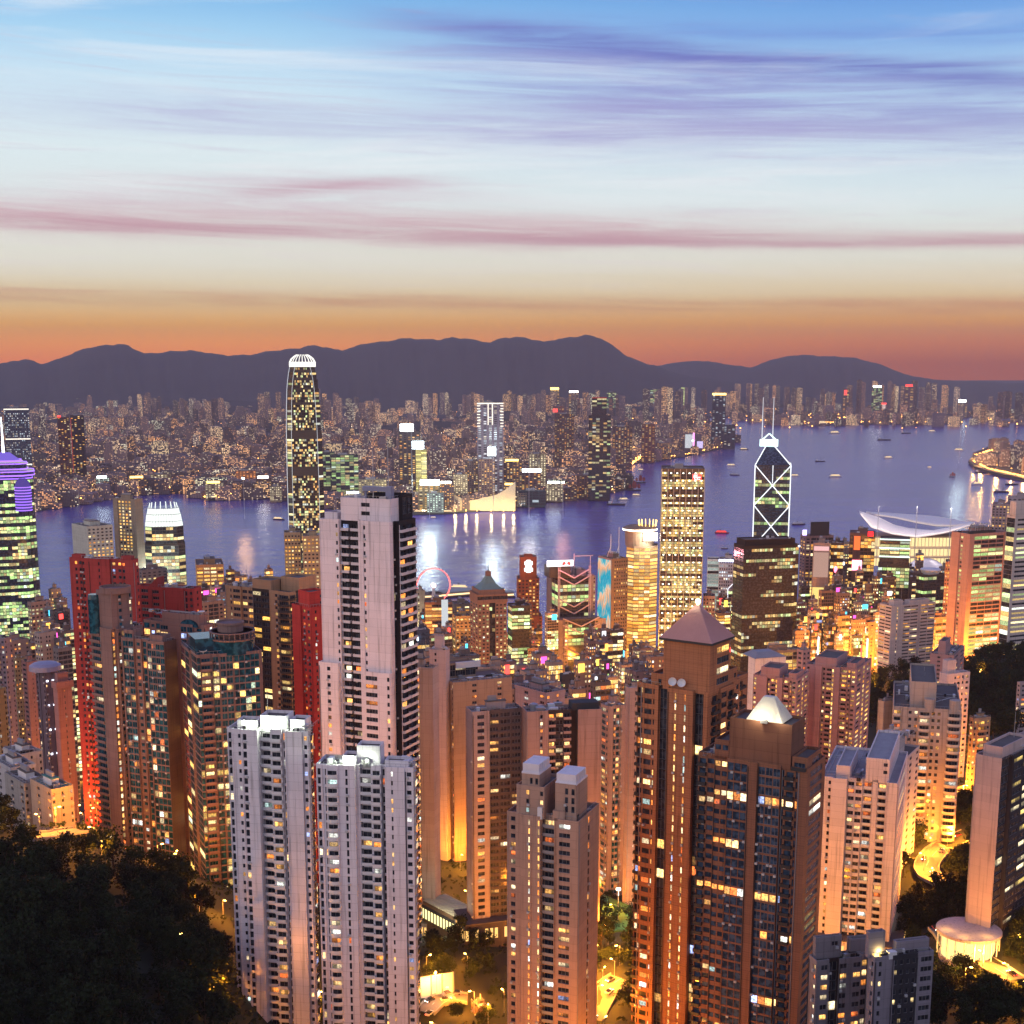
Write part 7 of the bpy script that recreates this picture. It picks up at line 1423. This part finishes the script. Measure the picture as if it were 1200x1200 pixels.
# ================================================================= ground level: roads, lamps, trees
def hit(px, py):
    r = ray(px, py); lo = 120.0
    d = 120.0
    while d < 2200:
        t = d / r.y; z = CAMZ + r.z * t; x = r.x * t
        if z <= G(x, d): return Vector((x, d, G(x, d)))
        d += 6.0
    return Vector((r.x / r.y * 2200, 2200, 5))
ASPH = pmat('road_asphalt', (.17, .16, .145), .8, noise=.2, nscale=.3); KERB = pmat('kerb_stone', (.32, .30, .28), .8)
def road(pts, wd):
    pp = []
    for a, b in zip(pts, pts[1:]):
        n = max(2, int((b - a).length / 6))
        for i in range(n): pp.append(a.lerp(b, i / n))
    pp.append(pts[-1])
    sm = [pp[0]] + [(pp[i - 1] + pp[i] * 2 + pp[i + 1]) / 4 for i in range(1, len(pp) - 1)] + [pp[-1]]
    L, Rr = [], []
    for i, p in enumerate(sm):
        dv = (sm[min(i + 1, len(sm) - 1)] - sm[max(i - 1, 0)]); dv.z = 0; dv.normalize(); nn = Vector((-dv.y, dv.x, 0))
        zz = max(G(p.x, p.y), G(p.x + nn.x * wd / 2, p.y + nn.y * wd / 2), G(p.x - nn.x * wd / 2, p.y - nn.y * wd / 2)) + .45
        L.append(Vector((p.x, p.y, zz)) + nn * wd / 2); Rr.append(Vector((p.x, p.y, zz)) - nn * wd / 2)
    g = Geo(); n = len(L); v = L + Rr; g.raw(v, [(i, n + i, n + i + 1, i + 1) for i in range(n - 1)]); tag(g.build('road', ASPH), kind='structure')
    g = Geo()
    for S in (L, Rr):
        for a, b in zip(S, S[1:]):
            dv = (b - a).normalized(); nn = Vector((-dv.y, dv.x, 0)) * .2; up = Vector((0, 0, .7)); dn = Vector((0, 0, -.6))
            g.raw([a - nn + dn, b - nn + dn, b + nn + dn, a + nn + dn, a - nn + up, b - nn + up, b + nn + up, a + nn + up], [(4, 5, 6, 7), (0, 1, 5, 4), (2, 3, 7, 6)])
    tag(g.build('road_kerb', KERB), kind='structure')
    mk = Geo()
    for i in range(0, n - 1, 2):
        a = L[i].lerp(Rr[i], .49); b = L[i].lerp(Rr[i], .51); c = L[i + 1].lerp(Rr[i + 1], .51); d_ = L[i + 1].lerp(Rr[i + 1], .49); u = Vector((0, 0, .01)); mk.raw([a + u, b + u, c + u, d_ + u], [(0, 1, 2, 3)])
    tag(mk.build('road_markings', WHITE), kind='structure'); return sm
RS = []
RS.append(road([hit(*q) for q in [(1136, 985), (1115, 992), (1096, 1002), (1084, 1018), (1088, 1036), (1104, 1046)]], 11))
RS.append(road([hit(*q) for q in [(1114, 935), (1140, 930), (1160, 925)]], 16))
RS.append(road([hit(*q) for q in [(1102, 1100), (1120, 1126), (1150, 1140), (1180, 1150), (1205, 1165)]], 10))
RS.append(road([hit(*q) for q in [(690, 1200), (704, 1178), (712, 1162), (728, 1150)]], 11))
RS.append(road([hit(*q) for q in [(690, 1048), (715, 1044), (745, 1040)]], 12))
RS.append(road([hit(*q) for q in [(498, 1190), (520, 1180), (548, 1176)]], 8))
RS.append(road([hit(*q) for q in [(516, 990), (540, 975), (560, 955)]], 12))
RS.append(road([hit(*q) for q in [(30, 985), (60, 982), (95, 978)]], 8))
# street lamps: pole, arm, head and the lamp's own light
LP = glow_mat('lamp_sodium', (1, .50, .10), 25)
LAMPS = [(66, 970, 1.0), (92, 962, 1.8), (48, 980, .6), (112, 1000, .5), (120, 1010, .4), (186, 1014, .5), (207, 1020, .5), (225, 1036, .5), (234, 1068, .8), (262, 1080, .4), (208, 1138, 1.0), (262, 1172, 1.8), (258, 1188, 1.2), (380, 1196, .8), (362, 1190, .7),
         (500, 1150, .8), (512, 1170, .7), (530, 1182, .6), (524, 970, 1.8), (542, 955, 2.2), (530, 1000, 1.0), (548, 1140, 1.0), (556, 1190, 1.2), (572, 1196, 1.0), (700, 1180, 1.8), (706, 1160, 1.6), (720, 1148, 1.6), (726, 1128, .9), (700, 1048, 1.8), (726, 1042, 1.6), (712, 1022, 1.4), (690, 1030, 1.2), (735, 1010, 1.2),
         (1135, 984, 1.0), (1110, 990, 1.0), (1090, 1004, 1.0), (1082, 1022, 1.2), (1092, 1042, 1.0), (1128, 936, 2.2), (1144, 928, 2.2), (1118, 944, 1.4), (1150, 880, .9), (1144, 866, .8), (1124, 1125, 1.2), (1108, 1110, 1.0), (1150, 1140, .9), (1180, 1152, 1.0), (1196, 1172, 1.0), (1130, 1156, .6), (1190, 1122, 1.4),
         (960, 1095, 2.4), (974, 1080, 1.6), (1060, 992, .8), (1030, 1100, .7), (1148, 795, .5), (1150, 800, .5), (1172, 806, .4), (1178, 808, .4), (1024, 815, .5), (1030, 796, .4), (1060, 830, .4), (950, 912, 1.3), (930, 905, 1.2), (1005, 900, .9), (735, 960, .9), (690, 965, .9), (600, 1010, 1.0)]
bases = []
for i, (px, py, k) in enumerate(LAMPS):
    p = hit(px, py + 4); r0 = empty('street_lamp', (p.x, p.y, p.z - .3), i * 1.3, 'sodium street lamp glowing orange among the near towers and wooded roads', 'street lamp', 'sodium street lamps of the near streets')
    if i == 0:
        g = Geo(); g.tube((0, 0, 0), (0, 0, 8.5), .13, 7, r2=.08); g.tube((0, 0, 8.5), (1.6, 0, 9.0), .06, 5); o1 = g.build('pole', STEEL, r0); g = Geo(); g.box(1.3, 2.3, -.22, .22, 8.85, 9.1); o2 = g.build('lamp_head', LP, r0)
    else:
        a = o1.copy(); COL.objects.link(a); a.parent = r0; b = o2.copy(); COL.objects.link(b); b.parent = r0
    l = lamp((1.8, 0, 8.0), (38000 if px > 1040 or px < 300 else 22000) * k, (1, .31, .022), .4, r0)
# city street glow lamps farther down
for i, (px, d, k) in enumerate([(560, 900, 2), (600, 980, 2), (660, 960, 2), (700, 1000, 2), (745, 1000, 3), (760, 1150, 4), (720, 1250, 4), (680, 1400, 5), (640, 1450, 5), (740, 1500, 6), (790, 1420, 6), (820, 1500, 4), (945, 1400, 7), (965, 1500, 8), (990, 1420, 8), (1010, 1350, 8), (1030, 1420, 7), (1100, 1400, 6), (1150, 1420, 7), (1185, 1380, 9), (1170, 1300, 6), (930, 1180, 3), (1022, 1120, 3),
                                (520, 1500, 5), (545, 1450, 5), (500, 1600, 6), (575, 1300, 3), (240, 1350, 4), (200, 1450, 3), (60, 1200, 3), (90, 1050, 2), (30, 1000, 2), (36, 800, 1.5), (55, 760, 1.5), (75, 660, 1.2), (320, 850, 2), (360, 780, 2), (420, 800, 1.5), (540, 720, 2.2), (530, 780, 2.2), (545, 640, 1.6), (532, 590, 3.5), (524, 620, 3.5), (536, 680, 4), (505, 640, 2), (560, 470, .8), (590, 500, 1.2), (720, 560, 2.2), (725, 600, 2.2), (790, 620, 1.5), (960, 520, 2.5), (968, 500, 2), (1075, 640, 1.5), (1140, 640, 2), (92, 640, .7), (98, 620, .6), (60, 640, .6), (76, 560, 1.2), (330, 690, 1.6), (345, 660, 1.2), (860, 640, 1.5), (380, 420, .5), (265, 500, .7), (600, 415, 1.6), (645, 408, 2.2), (690, 412, 2.0), (735, 440, .9), (775, 430, .8), (810, 425, .7), (700, 540, 2.5), (715, 480, 2.5), (506, 505, 1.5), (504, 475, 1.0), (640, 720, 2), (720, 740, 2.4), (950, 700, 2), (1000, 680, 1.6), (850, 700, 1.2), (870, 850, 2), (930, 900, 2), (235, 640, .6), (300, 640, .8), (180, 560, .4), (620, 1600, 4), (700, 1650, 5), (850, 1600, 5), (340, 1400, 4)]):
    x = (px - 600) / F * d; z = G(x, d); r0 = empty('street_lamp', (x, d, z - .3), i, 'tall lamp lighting a street canyon between the city towers', 'street lamp', 'street canyon lamps between the towers')
    a = o1.copy(); COL.objects.link(a); a.parent = r0; b = o2.copy(); COL.objects.link(b); b.parent = r0
    lamp((1.8, 0, 10.0), (105000 if d > 1100 else 40000 if d > 760 else 14500) * k, (1, .32, .026), 1.0, r0)
# lit sports hall, court wall and pitch between the centre towers
t = Tower('sports_hall', 'hall with a pale panelled roof and a glowing strip window between the centre towers', 496, 553, 580, 1086, 570, 38, cat='hall', walls=(.22, .13, .08), fh=4, nwin=0, lit=.4, par=.5)
t.tier(0, t.H, '', '.n.'); W, D, H = t.W, t.D, t.H; root = t.root
g = Geo(); g.box(-.5, -.05, .5, D - .5, H - 7.5, H - 2.5); g.build('strip_window', glow_mat('hall_window', (1, .85, .35), 2.0), root)
g = Geo()
for k in range(16): g.box(-.8, -.52, D * k / 16, D * k / 16 + .5, H - 8, H - 2)
g.box(-1.2, -.02, 0, D, H - 2.4, H - 1.6); g.build('window_mullion', DARK, root)
g = Geo()
for i in range(6):
    for j in range(9): g.box(W * i / 6 + .15, W * (i + 1) / 6 - .15, D * j / 9 + .15, D * (j + 1) / 9 - .15, H + .2, H + .7)
g.build('panelled_roof', pmat('roof_panel', (.50, .47, .34), .6), root)['kind'] = 'stuff'
g = Geo(); W_ = [(0, 0, .35, 3), (.9, 0, .35, 3), (.0, 2.7, 1.25, 3), (2, 0, .35, 3), (2.9, 0, .35, 3), (4.4, 0, .35, 3), (4.4, 2.7, 1.2, 3), (5.6, 0, .35, 3)]
t.finish(); lamp((-8, D * .4, H + 6), 9000, (1, .9, .6), 1, root)
p = hit(505, 1176); root = empty('court_wall', (p.x, p.y, p.z - 1), R(20), 'white floodlit boundary wall beside the right hand white tower', 'wall'); g = Geo(); g.box(-9, 9, -.4, .4, 0, 9); g.build('panel', WHITE, root)
for i in range(5): g = Geo(); g.box(-9 + 4.4 * i, -8.5 + 4.4 * i, -.9, -.402, 0, 9.6); g.build('buttress', GREY, root)
lamp((0, -6, 9), 2000, (.95, 1, .85), .5, root)
p = hit(724, 1088); g = Geo(); q = [hit(702, 1098), hit(745, 1094), hit(748, 1076), hit(708, 1074)]; zz = max(v.z for v in q) + .5; g.prism([(v.x, v.y) for v in q], zz - 4, zz); tag(g.build('lawn', pmat('pitch_grass', (.05, .13, .03), .9, noise=.25, nscale=.5)), kind='structure')
r0 = empty('floodlight_mast', (p.x, p.y, zz - .2), 0, 'floodlight mast over the small green pitch between the towers', 'floodlight'); g = Geo(); g.tube((0, 0, 0), (0, 0, 14), .2, 6); g.build('pole', STEEL, r0); g = Geo(); g.box(-1, 1, -.3, .3, 14, 15); g.build('lamp_head', SW, r0); lamp((0, 0, 13), 16000, (.95, 1, .75), .5, r0)

# cars on the roads
CARC = [pmat('car_paint_%d' % i, c, .3, .2, noise=.03) for i, c in enumerate([(.5, .04, .03), (.55, .55, .56), (.03, .03, .035), (.2, .22, .26), (.6, .6, .55), (.05, .1, .25)])]
TYRE = pmat('tyre', (.015, .015, .015), .9); HEAD = glow_mat('headlight', (1, .95, .8), 18); TAIL = glow_mat('taillight', (1, .05, .03), 10); CGL = glass_mat('car_glass', False, (.01, .012, .015), .08)
def car_meshes(m):
    g = Geo(); pr = [(-2.15, .35), (-2.2, .75), (-2.0, .92), (-1.3, .98), (.9, .95), (1.9, .8), (2.15, .6), (2.15, .35)]
    g.raw([(x, -.88, z) for x, z in pr] + [(x, .88, z) for x, z in pr], [tuple(range(8)), tuple(reversed(range(8, 16)))] + [(i, i + 8, (i + 1) % 8 + 8, (i + 1) % 8) for i in range(8)])
    c = Geo(); c.prism([(-1.6, -.8), (1.0, -.8), (1.0, .8), (-1.6, .8)], .95, 1.42, 0, top=[(-1.1, -.66), (.25, -.66), (.25, .66), (-1.1, .66)]); w_ = Geo(); w_.tube((0, -.11, 0), (0, .11, 0), .33, 12)
    h = Geo(); h.box(2.13, 2.18, -.22, .22, .58, .76); return g.mesh('body', [m]), c.mesh('cabin', [CGL]), w_.mesh('wheel', [TYRE]), h
CM = [car_meshes(m) for m in CARC]; hm = CM[0][3].mesh('headlight', [HEAD]); g = Geo(); g.box(-2.22, -2.16, -.2, .2, .62, .8); tm_ = g.mesh('taillight', [TAIL])
CN = ['red', 'silver', 'black', 'slate grey', 'cream', 'navy']
rc = random.Random(4)
for ri, where in enumerate(['on the bend below the round balcony tower', 'by the bright corner beside the right hand slab tower', 'on the lower right hillside road', 'on the street beside the brown brick tower', 'on the street behind the small pitch', 'beside the white court wall', 'on the street behind the sports hall']):
    sm = RS[ri]
    for k in range(4):
        j = int((k + .3 + rc.random() * .4) / 4 * (len(sm) - 1)); p = sm[j]; q = sm[min(j + 1, len(sm) - 1)]; dv = (q - p)
        if dv.length < .1: continue
        dv.z = 0; dv.normalize(); side = 1 if k % 2 else -1; nn = Vector((-dv.y, dv.x, 0)) * 2.2 * side; ci = rc.randrange(6)
        zz = max(G(p.x, p.y), G(p.x + nn.x, p.y + nn.y)) + .5 + .3
        r0 = empty('car', (p.x + nn.x, p.y + nn.y, zz), atan2(dv.y, dv.x) + (pi if side > 0 else 0), '%s car with lit headlamps %s' % (CN[ci], where), 'car', 'cars on the hillside roads'); cm = CM[ci]
        def put(nm, me, loc=(0, 0, 0)): o = bpy.data.objects.new(nm, me); COL.objects.link(o); o.parent = r0; o.location = loc
        put('body', cm[0]); put('cabin', cm[1])
        for x in (-1.35, 1.35):
            for yy in (-.82, .82): put('wheel', cm[2], (x, yy, .33))
        for yy in (-.6, .6): put('headlight', hm, (0, yy, 0)); put('taillight', tm_, (0, yy, 0))

# ---------------------------------------------------------------- trees
def leaf_mat(name, a, b):
    m = bpy.data.materials.new(name); m.use_nodes = True; t = NT(m.node_tree); t.n.clear(); s = t.new('ShaderNodeBsdfPrincipled'); t.l.new(s.outputs[0], t.new('ShaderNodeOutputMaterial').inputs[0])
    c = t.new('ShaderNodeTexCoord').outputs['Object']; oi = t.new('ShaderNodeObjectInfo')
    f = t.m('ADD', t.m('MULTIPLY', t.noise(c, .5, 4, .6), .8), t.m('MULTIPLY', oi.outputs['Random'], .35)); t.l.new(t.mix(t.smooth(f, .3, .8), (*a, 1), (*b, 1)), s.inputs['Base Color']); s.inputs['Roughness'].default_value = .85; s.inputs['Specular IOR Level'].default_value = .15; return m
LEAF = leaf_mat('leaf', (.005, .009, .004), (.018, .028, .008)); BARK = pmat('bark', (.05, .035, .025), .95, noise=.4, nscale=1.5)
def tree_meshes(seed, h, rad):
    r = random.Random(seed); g = Geo(); tr = Geo(); tr.tube((0, 0, -2), (0, 0, h * .5), .42, 7, r2=.25)
    cl = []
    for i in range(r.randint(11, 15)):
        a = r.uniform(0, 2 * pi); q = rad * sqrt(r.random()) * .85; z = h * r.uniform(.42, .92); q *= 1.15 - (z / h) * .55; c = Vector((q * cos(a), q * sin(a), z)); cl.append((c, rad * r.uniform(.26, .5)))
        if i < 7: tr.tube((0, 0, h * r.uniform(.25, .48)), c, .18, 5, r2=.05)
    for c, cr in cl:
        for k in range(52):
            v = Vector((r.gauss(0, 1), r.gauss(0, 1), r.gauss(0, .8))).normalized() * cr * r.uniform(.55, 1.12); p = c + v; s = r.uniform(.3, .7)
            u = Vector((r.gauss(0, 1), r.gauss(0, 1), r.gauss(0, 1))).normalized(); w_ = u.cross(v.normalized() + Vector((.01, 0, 0))).normalized()
            g.raw([p - u * s, p + w_ * s * .6, p + u * s, p - w_ * s * .6], [(0, 1, 2, 3)])
    return tr.mesh('trunk', [BARK]), g.mesh('crown', [LEAF])
TM = [tree_meshes(s, h, rd) for s, h, rd in [(1, 11, 4.6), (2, 13, 5.2), (3, 9, 4.8), (4, 14, 4.4), (5, 10, 5.6), (6, 12, 6.2)]]
def tree(x, y, s, r, label, group, z=None):
    z = G(x, y) if z is None else z; tm = r.choice(TM); o = empty('tree', (x, y, z - .3), r.uniform(0, 6.28), label, 'tree', group); o.scale = (s, s, s * r.uniform(.85, 1.15))
    for nm, me in (('trunk', tm[0]), ('crown', tm[1])): c = bpy.data.objects.new(nm, me); COL.objects.link(c); c.parent = o
FOOT = []
for o in list(COL.objects):
    if o.type == 'EMPTY' and o.name.split('.')[0] in ('apartment_tower', 'apartment_block', 'office_block', 'office_tower', 'city_block', 'skyscraper', 'sports_hall', 'low_house'):
        me = next((c for c in o.children if c.name.startswith('walls')), None)
        if me and o.location.y < 1500:
            M = Matrix.Translation(o.location) @ Matrix.Rotation(o.rotation_euler.z, 4, 'Z'); vs = [M @ v.co for v in me.data.vertices]; c = sum(vs, Vector()) / len(vs)
            xs = [v.co.x for v in me.data.vertices]; ys = [v.co.y for v in me.data.vertices]; FOOT.append((M.inverted(), min(xs) - 3, max(xs) + 3, min(ys) - 3, max(ys) + 3))
ROADP = [p for s in RS for p in s]
def free(x, y, m=0):
    for Mi, a, b, c, d in FOOT:
        v = Mi @ Vector((x, y, 0))
        if a - m < v.x < b + m and c - m < v.y < d + m: return False
    return all((p.x - x) ** 2 + (p.y - y) ** 2 > 90 for p in ROADP)
rt = random.Random(99)
def grove(pix, n, s0, s1, label, group, far_ok=2000):
    k = 0; tries = 0
    xs = [p[0] for p in pix]; ys = [p[1] for p in pix]
    while k < n and tries < n * 14:
        tries += 1; px, py = rt.uniform(min(xs), max(xs)), rt.uniform(min(ys), max(ys))
        if not inside((px, py), pix): continue
        p = hit(px, py)
        if p.y > far_ok or not free(p.x, p.y): continue
        tree(p.x, p.y, rt.uniform(s0, s1), rt, label, group); k += 1
grove([(-20, 985), (60, 990), (130, 1010), (215, 1030), (236, 1080), (270, 1130), (262, 1215), (-20, 1215)], 105, .8, 1.25, 'dark leafy tree in the unlit wood on the left hillside', 'trees of the unlit wood on the left hillside')
grove([(1090, 1060), (1140, 1000), (1140, 1060), (1110, 1110)], 16, .7, 1.1, 'bushy tree inside the bend of the orange road', 'trees inside the bend of the orange road')
grove([(1050, 1000), (1080, 960), (1140, 945), (1145, 985), (1100, 985), (1070, 1030), (1060, 1080)], 22, .7, 1.1, 'bushy tree on the slope below the round balcony tower', 'trees below the round balcony tower')
grove([(1090, 1120), (1115, 1135), (1200, 1180), (1210, 1215), (1085, 1215)], 26, .6, 1.0, 'bushy tree on the dark slope at the lower right corner', 'trees of the lower right slope')
grove([(690, 1060), (745, 1052), (748, 1140), (690, 1150)], 16, .7, 1.15, 'green lit tree beside the small pitch between the towers', 'trees beside the small pitch')
grove([(690, 985), (740, 985), (745, 1030), (690, 1035)], 10, .7, 1.1, 'tree above the bright street between the centre towers', 'trees above the bright street')
grove([(505, 1060), (560, 1090), (575, 1195), (500, 1195)], 12, .6, 1.0, 'tree by the sports hall between the white and orange towers', 'trees by the sports hall')
grove([(1015, 780), (1040, 775), (1090, 790), (1060, 850), (1020, 860)], 24, .9, 1.4, 'park tree below the striped tower', 'park trees below the striped tower', 1400)
grove([(1125, 790), (1160, 770), (1205, 755), (1205, 870), (1130, 870)], 40, .9, 1.5, 'dense tree on the wooded ridge at the right edge', 'trees of the wooded ridge at the right', 1500)
grove([(-10, 950), (30, 945), (30, 985), (-10, 985)], 9, .8, 1.2, 'tree beside the low stepped blocks at the left edge', 'trees beside the low stepped blocks')
grove([(270, 1160), (380, 1175), (500, 1150), (500, 1215), (265, 1215)], 6, .5, .7, 'tree at the foot of the white towers', 'trees at the foot of the white towers')
# the rest of the woods, one mass
WD = Geo()
def wood(pix, n, s0, s1, far_ok=2000):
    k = 0; tries = 0; xs = [p[0] for p in pix]; ys = [p[1] for p in pix]
    while k < n and tries < n * 10:
        tries += 1; px, py = rt.uniform(min(xs), max(xs)), rt.uniform(min(ys), max(ys))
        if not inside((px, py), pix): continue
        p = hit(px, py)
        if p.y > far_ok or not free(p.x, p.y): continue
        k += 1; me = rt.choice(TM)[1]; s = rt.uniform(s0, s1); a = rt.uniform(0, 6.28); ca, sa = cos(a) * s, sin(a) * s
        co_ = [0.0] * (len(me.vertices) * 3); me.vertices.foreach_get('co', co_); n0 = len(WD.v)
        WD.v.extend([(p.x + co_[q] * ca - co_[q + 1] * sa, p.y + co_[q] * sa + co_[q + 1] * ca, p.z - 1 + co_[q + 2] * s) for q in range(0, len(co_), 3)])
        m_ = len(me.vertices) // 4; WD.f.extend([[n0 + 4 * q, n0 + 4 * q + 1, n0 + 4 * q + 2, n0 + 4 * q + 3] for q in range(m_)]); WD.m.extend([0] * m_); WD.g.extend([(0, 0, 0)] * m_)
wood([(-20, 985), (60, 990), (130, 1010), (215, 1030), (236, 1080), (270, 1130), (262, 1215), (-20, 1215)], 120, .8, 1.25)
wood([(1125, 790), (1160, 770), (1205, 755), (1205, 870), (1130, 870)], 130, .8, 1.5, 1500)
wood([(1090, 1120), (1115, 1135), (1200, 1180), (1210, 1215), (1085, 1215)], 30, .6, 1.0)
wood([(960, 1060), (1050, 1050), (1090, 1090), (1080, 1110), (960, 1110)], 30, .6, 1.0)
wood([(-60, 1150), (140, 1170), (140, 1290), (-60, 1290)], 60, .8, 1.2)
wood([(1210, 760), (1340, 760), (1340, 1150), (1210, 1150)], 110, .8, 1.3, 1500)
wood([(505, 1105), (575, 1105), (580, 1205), (500, 1205)], 34, .45, .8)
wood([(690, 1050), (745, 1050), (748, 1205), (690, 1205)], 22, .5, .9)
wood([(1050, 1000), (1080, 955), (1145, 940), (1145, 1060), (1100, 1110), (1060, 1090)], 70, .6, 1.0)
wood([(1140, 1080), (1210, 1090), (1210, 1180), (1150, 1150)], 26, .5, .9)
wood([(1015, 780), (1040, 775), (1090, 790), (1060, 850), (1020, 860)], 30, .9, 1.4, 1400)
tag(WD.build('woodland', LEAF), 'dark woodland filling the slopes between the trees', 'woodland', kind='stuff')

# low scrub covering the slopes
g = Geo(); r = random.Random(5); n = 0
for i in range(20000):
    y = 200 + 1200 * r.random() ** 1.6; x = r.uniform(-.42, .42) * y
    if not free(x, y, -1): continue
    zc = G(x, y)
    for k in range(5):
        p = Vector((x + r.gauss(0, 1.6), y + r.gauss(0, 1.6), zc + r.uniform(.1, 1.6))); u = Vector((r.gauss(0, 1), r.gauss(0, 1), r.gauss(0, .7))).normalized(); w_ = u.orthogonal().normalized(); s = r.uniform(.5, 1.2)
        g.raw([p - u * s, p + w_ * s * .6, p + u * s, p - w_ * s * .6], [(0, 1, 2, 3)])
tag(g.build('undergrowth', LEAF), 'dark scrub and undergrowth covering the hillsides', 'undergrowth', kind='stuff')

# ================================================================= air
hz_ = bpy.data.materials.new('harbour_haze'); hz_.use_nodes = True; t = NT(hz_.node_tree); t.n.clear()
v = t.new('ShaderNodeVolumePrincipled'); v.inputs['Color'].default_value = (.74, .66, .72, 1); v.inputs['Density'].default_value = HAZE; v.inputs['Anisotropy'].default_value = 0.2
t.l.new(v.outputs[0], t.new('ShaderNodeOutputMaterial').inputs['Volume'])
g = Geo(); g.box(-15500, 15500, -400, 22300, -8, 905); tag(g.build('haze', hz_), kind='stuff')
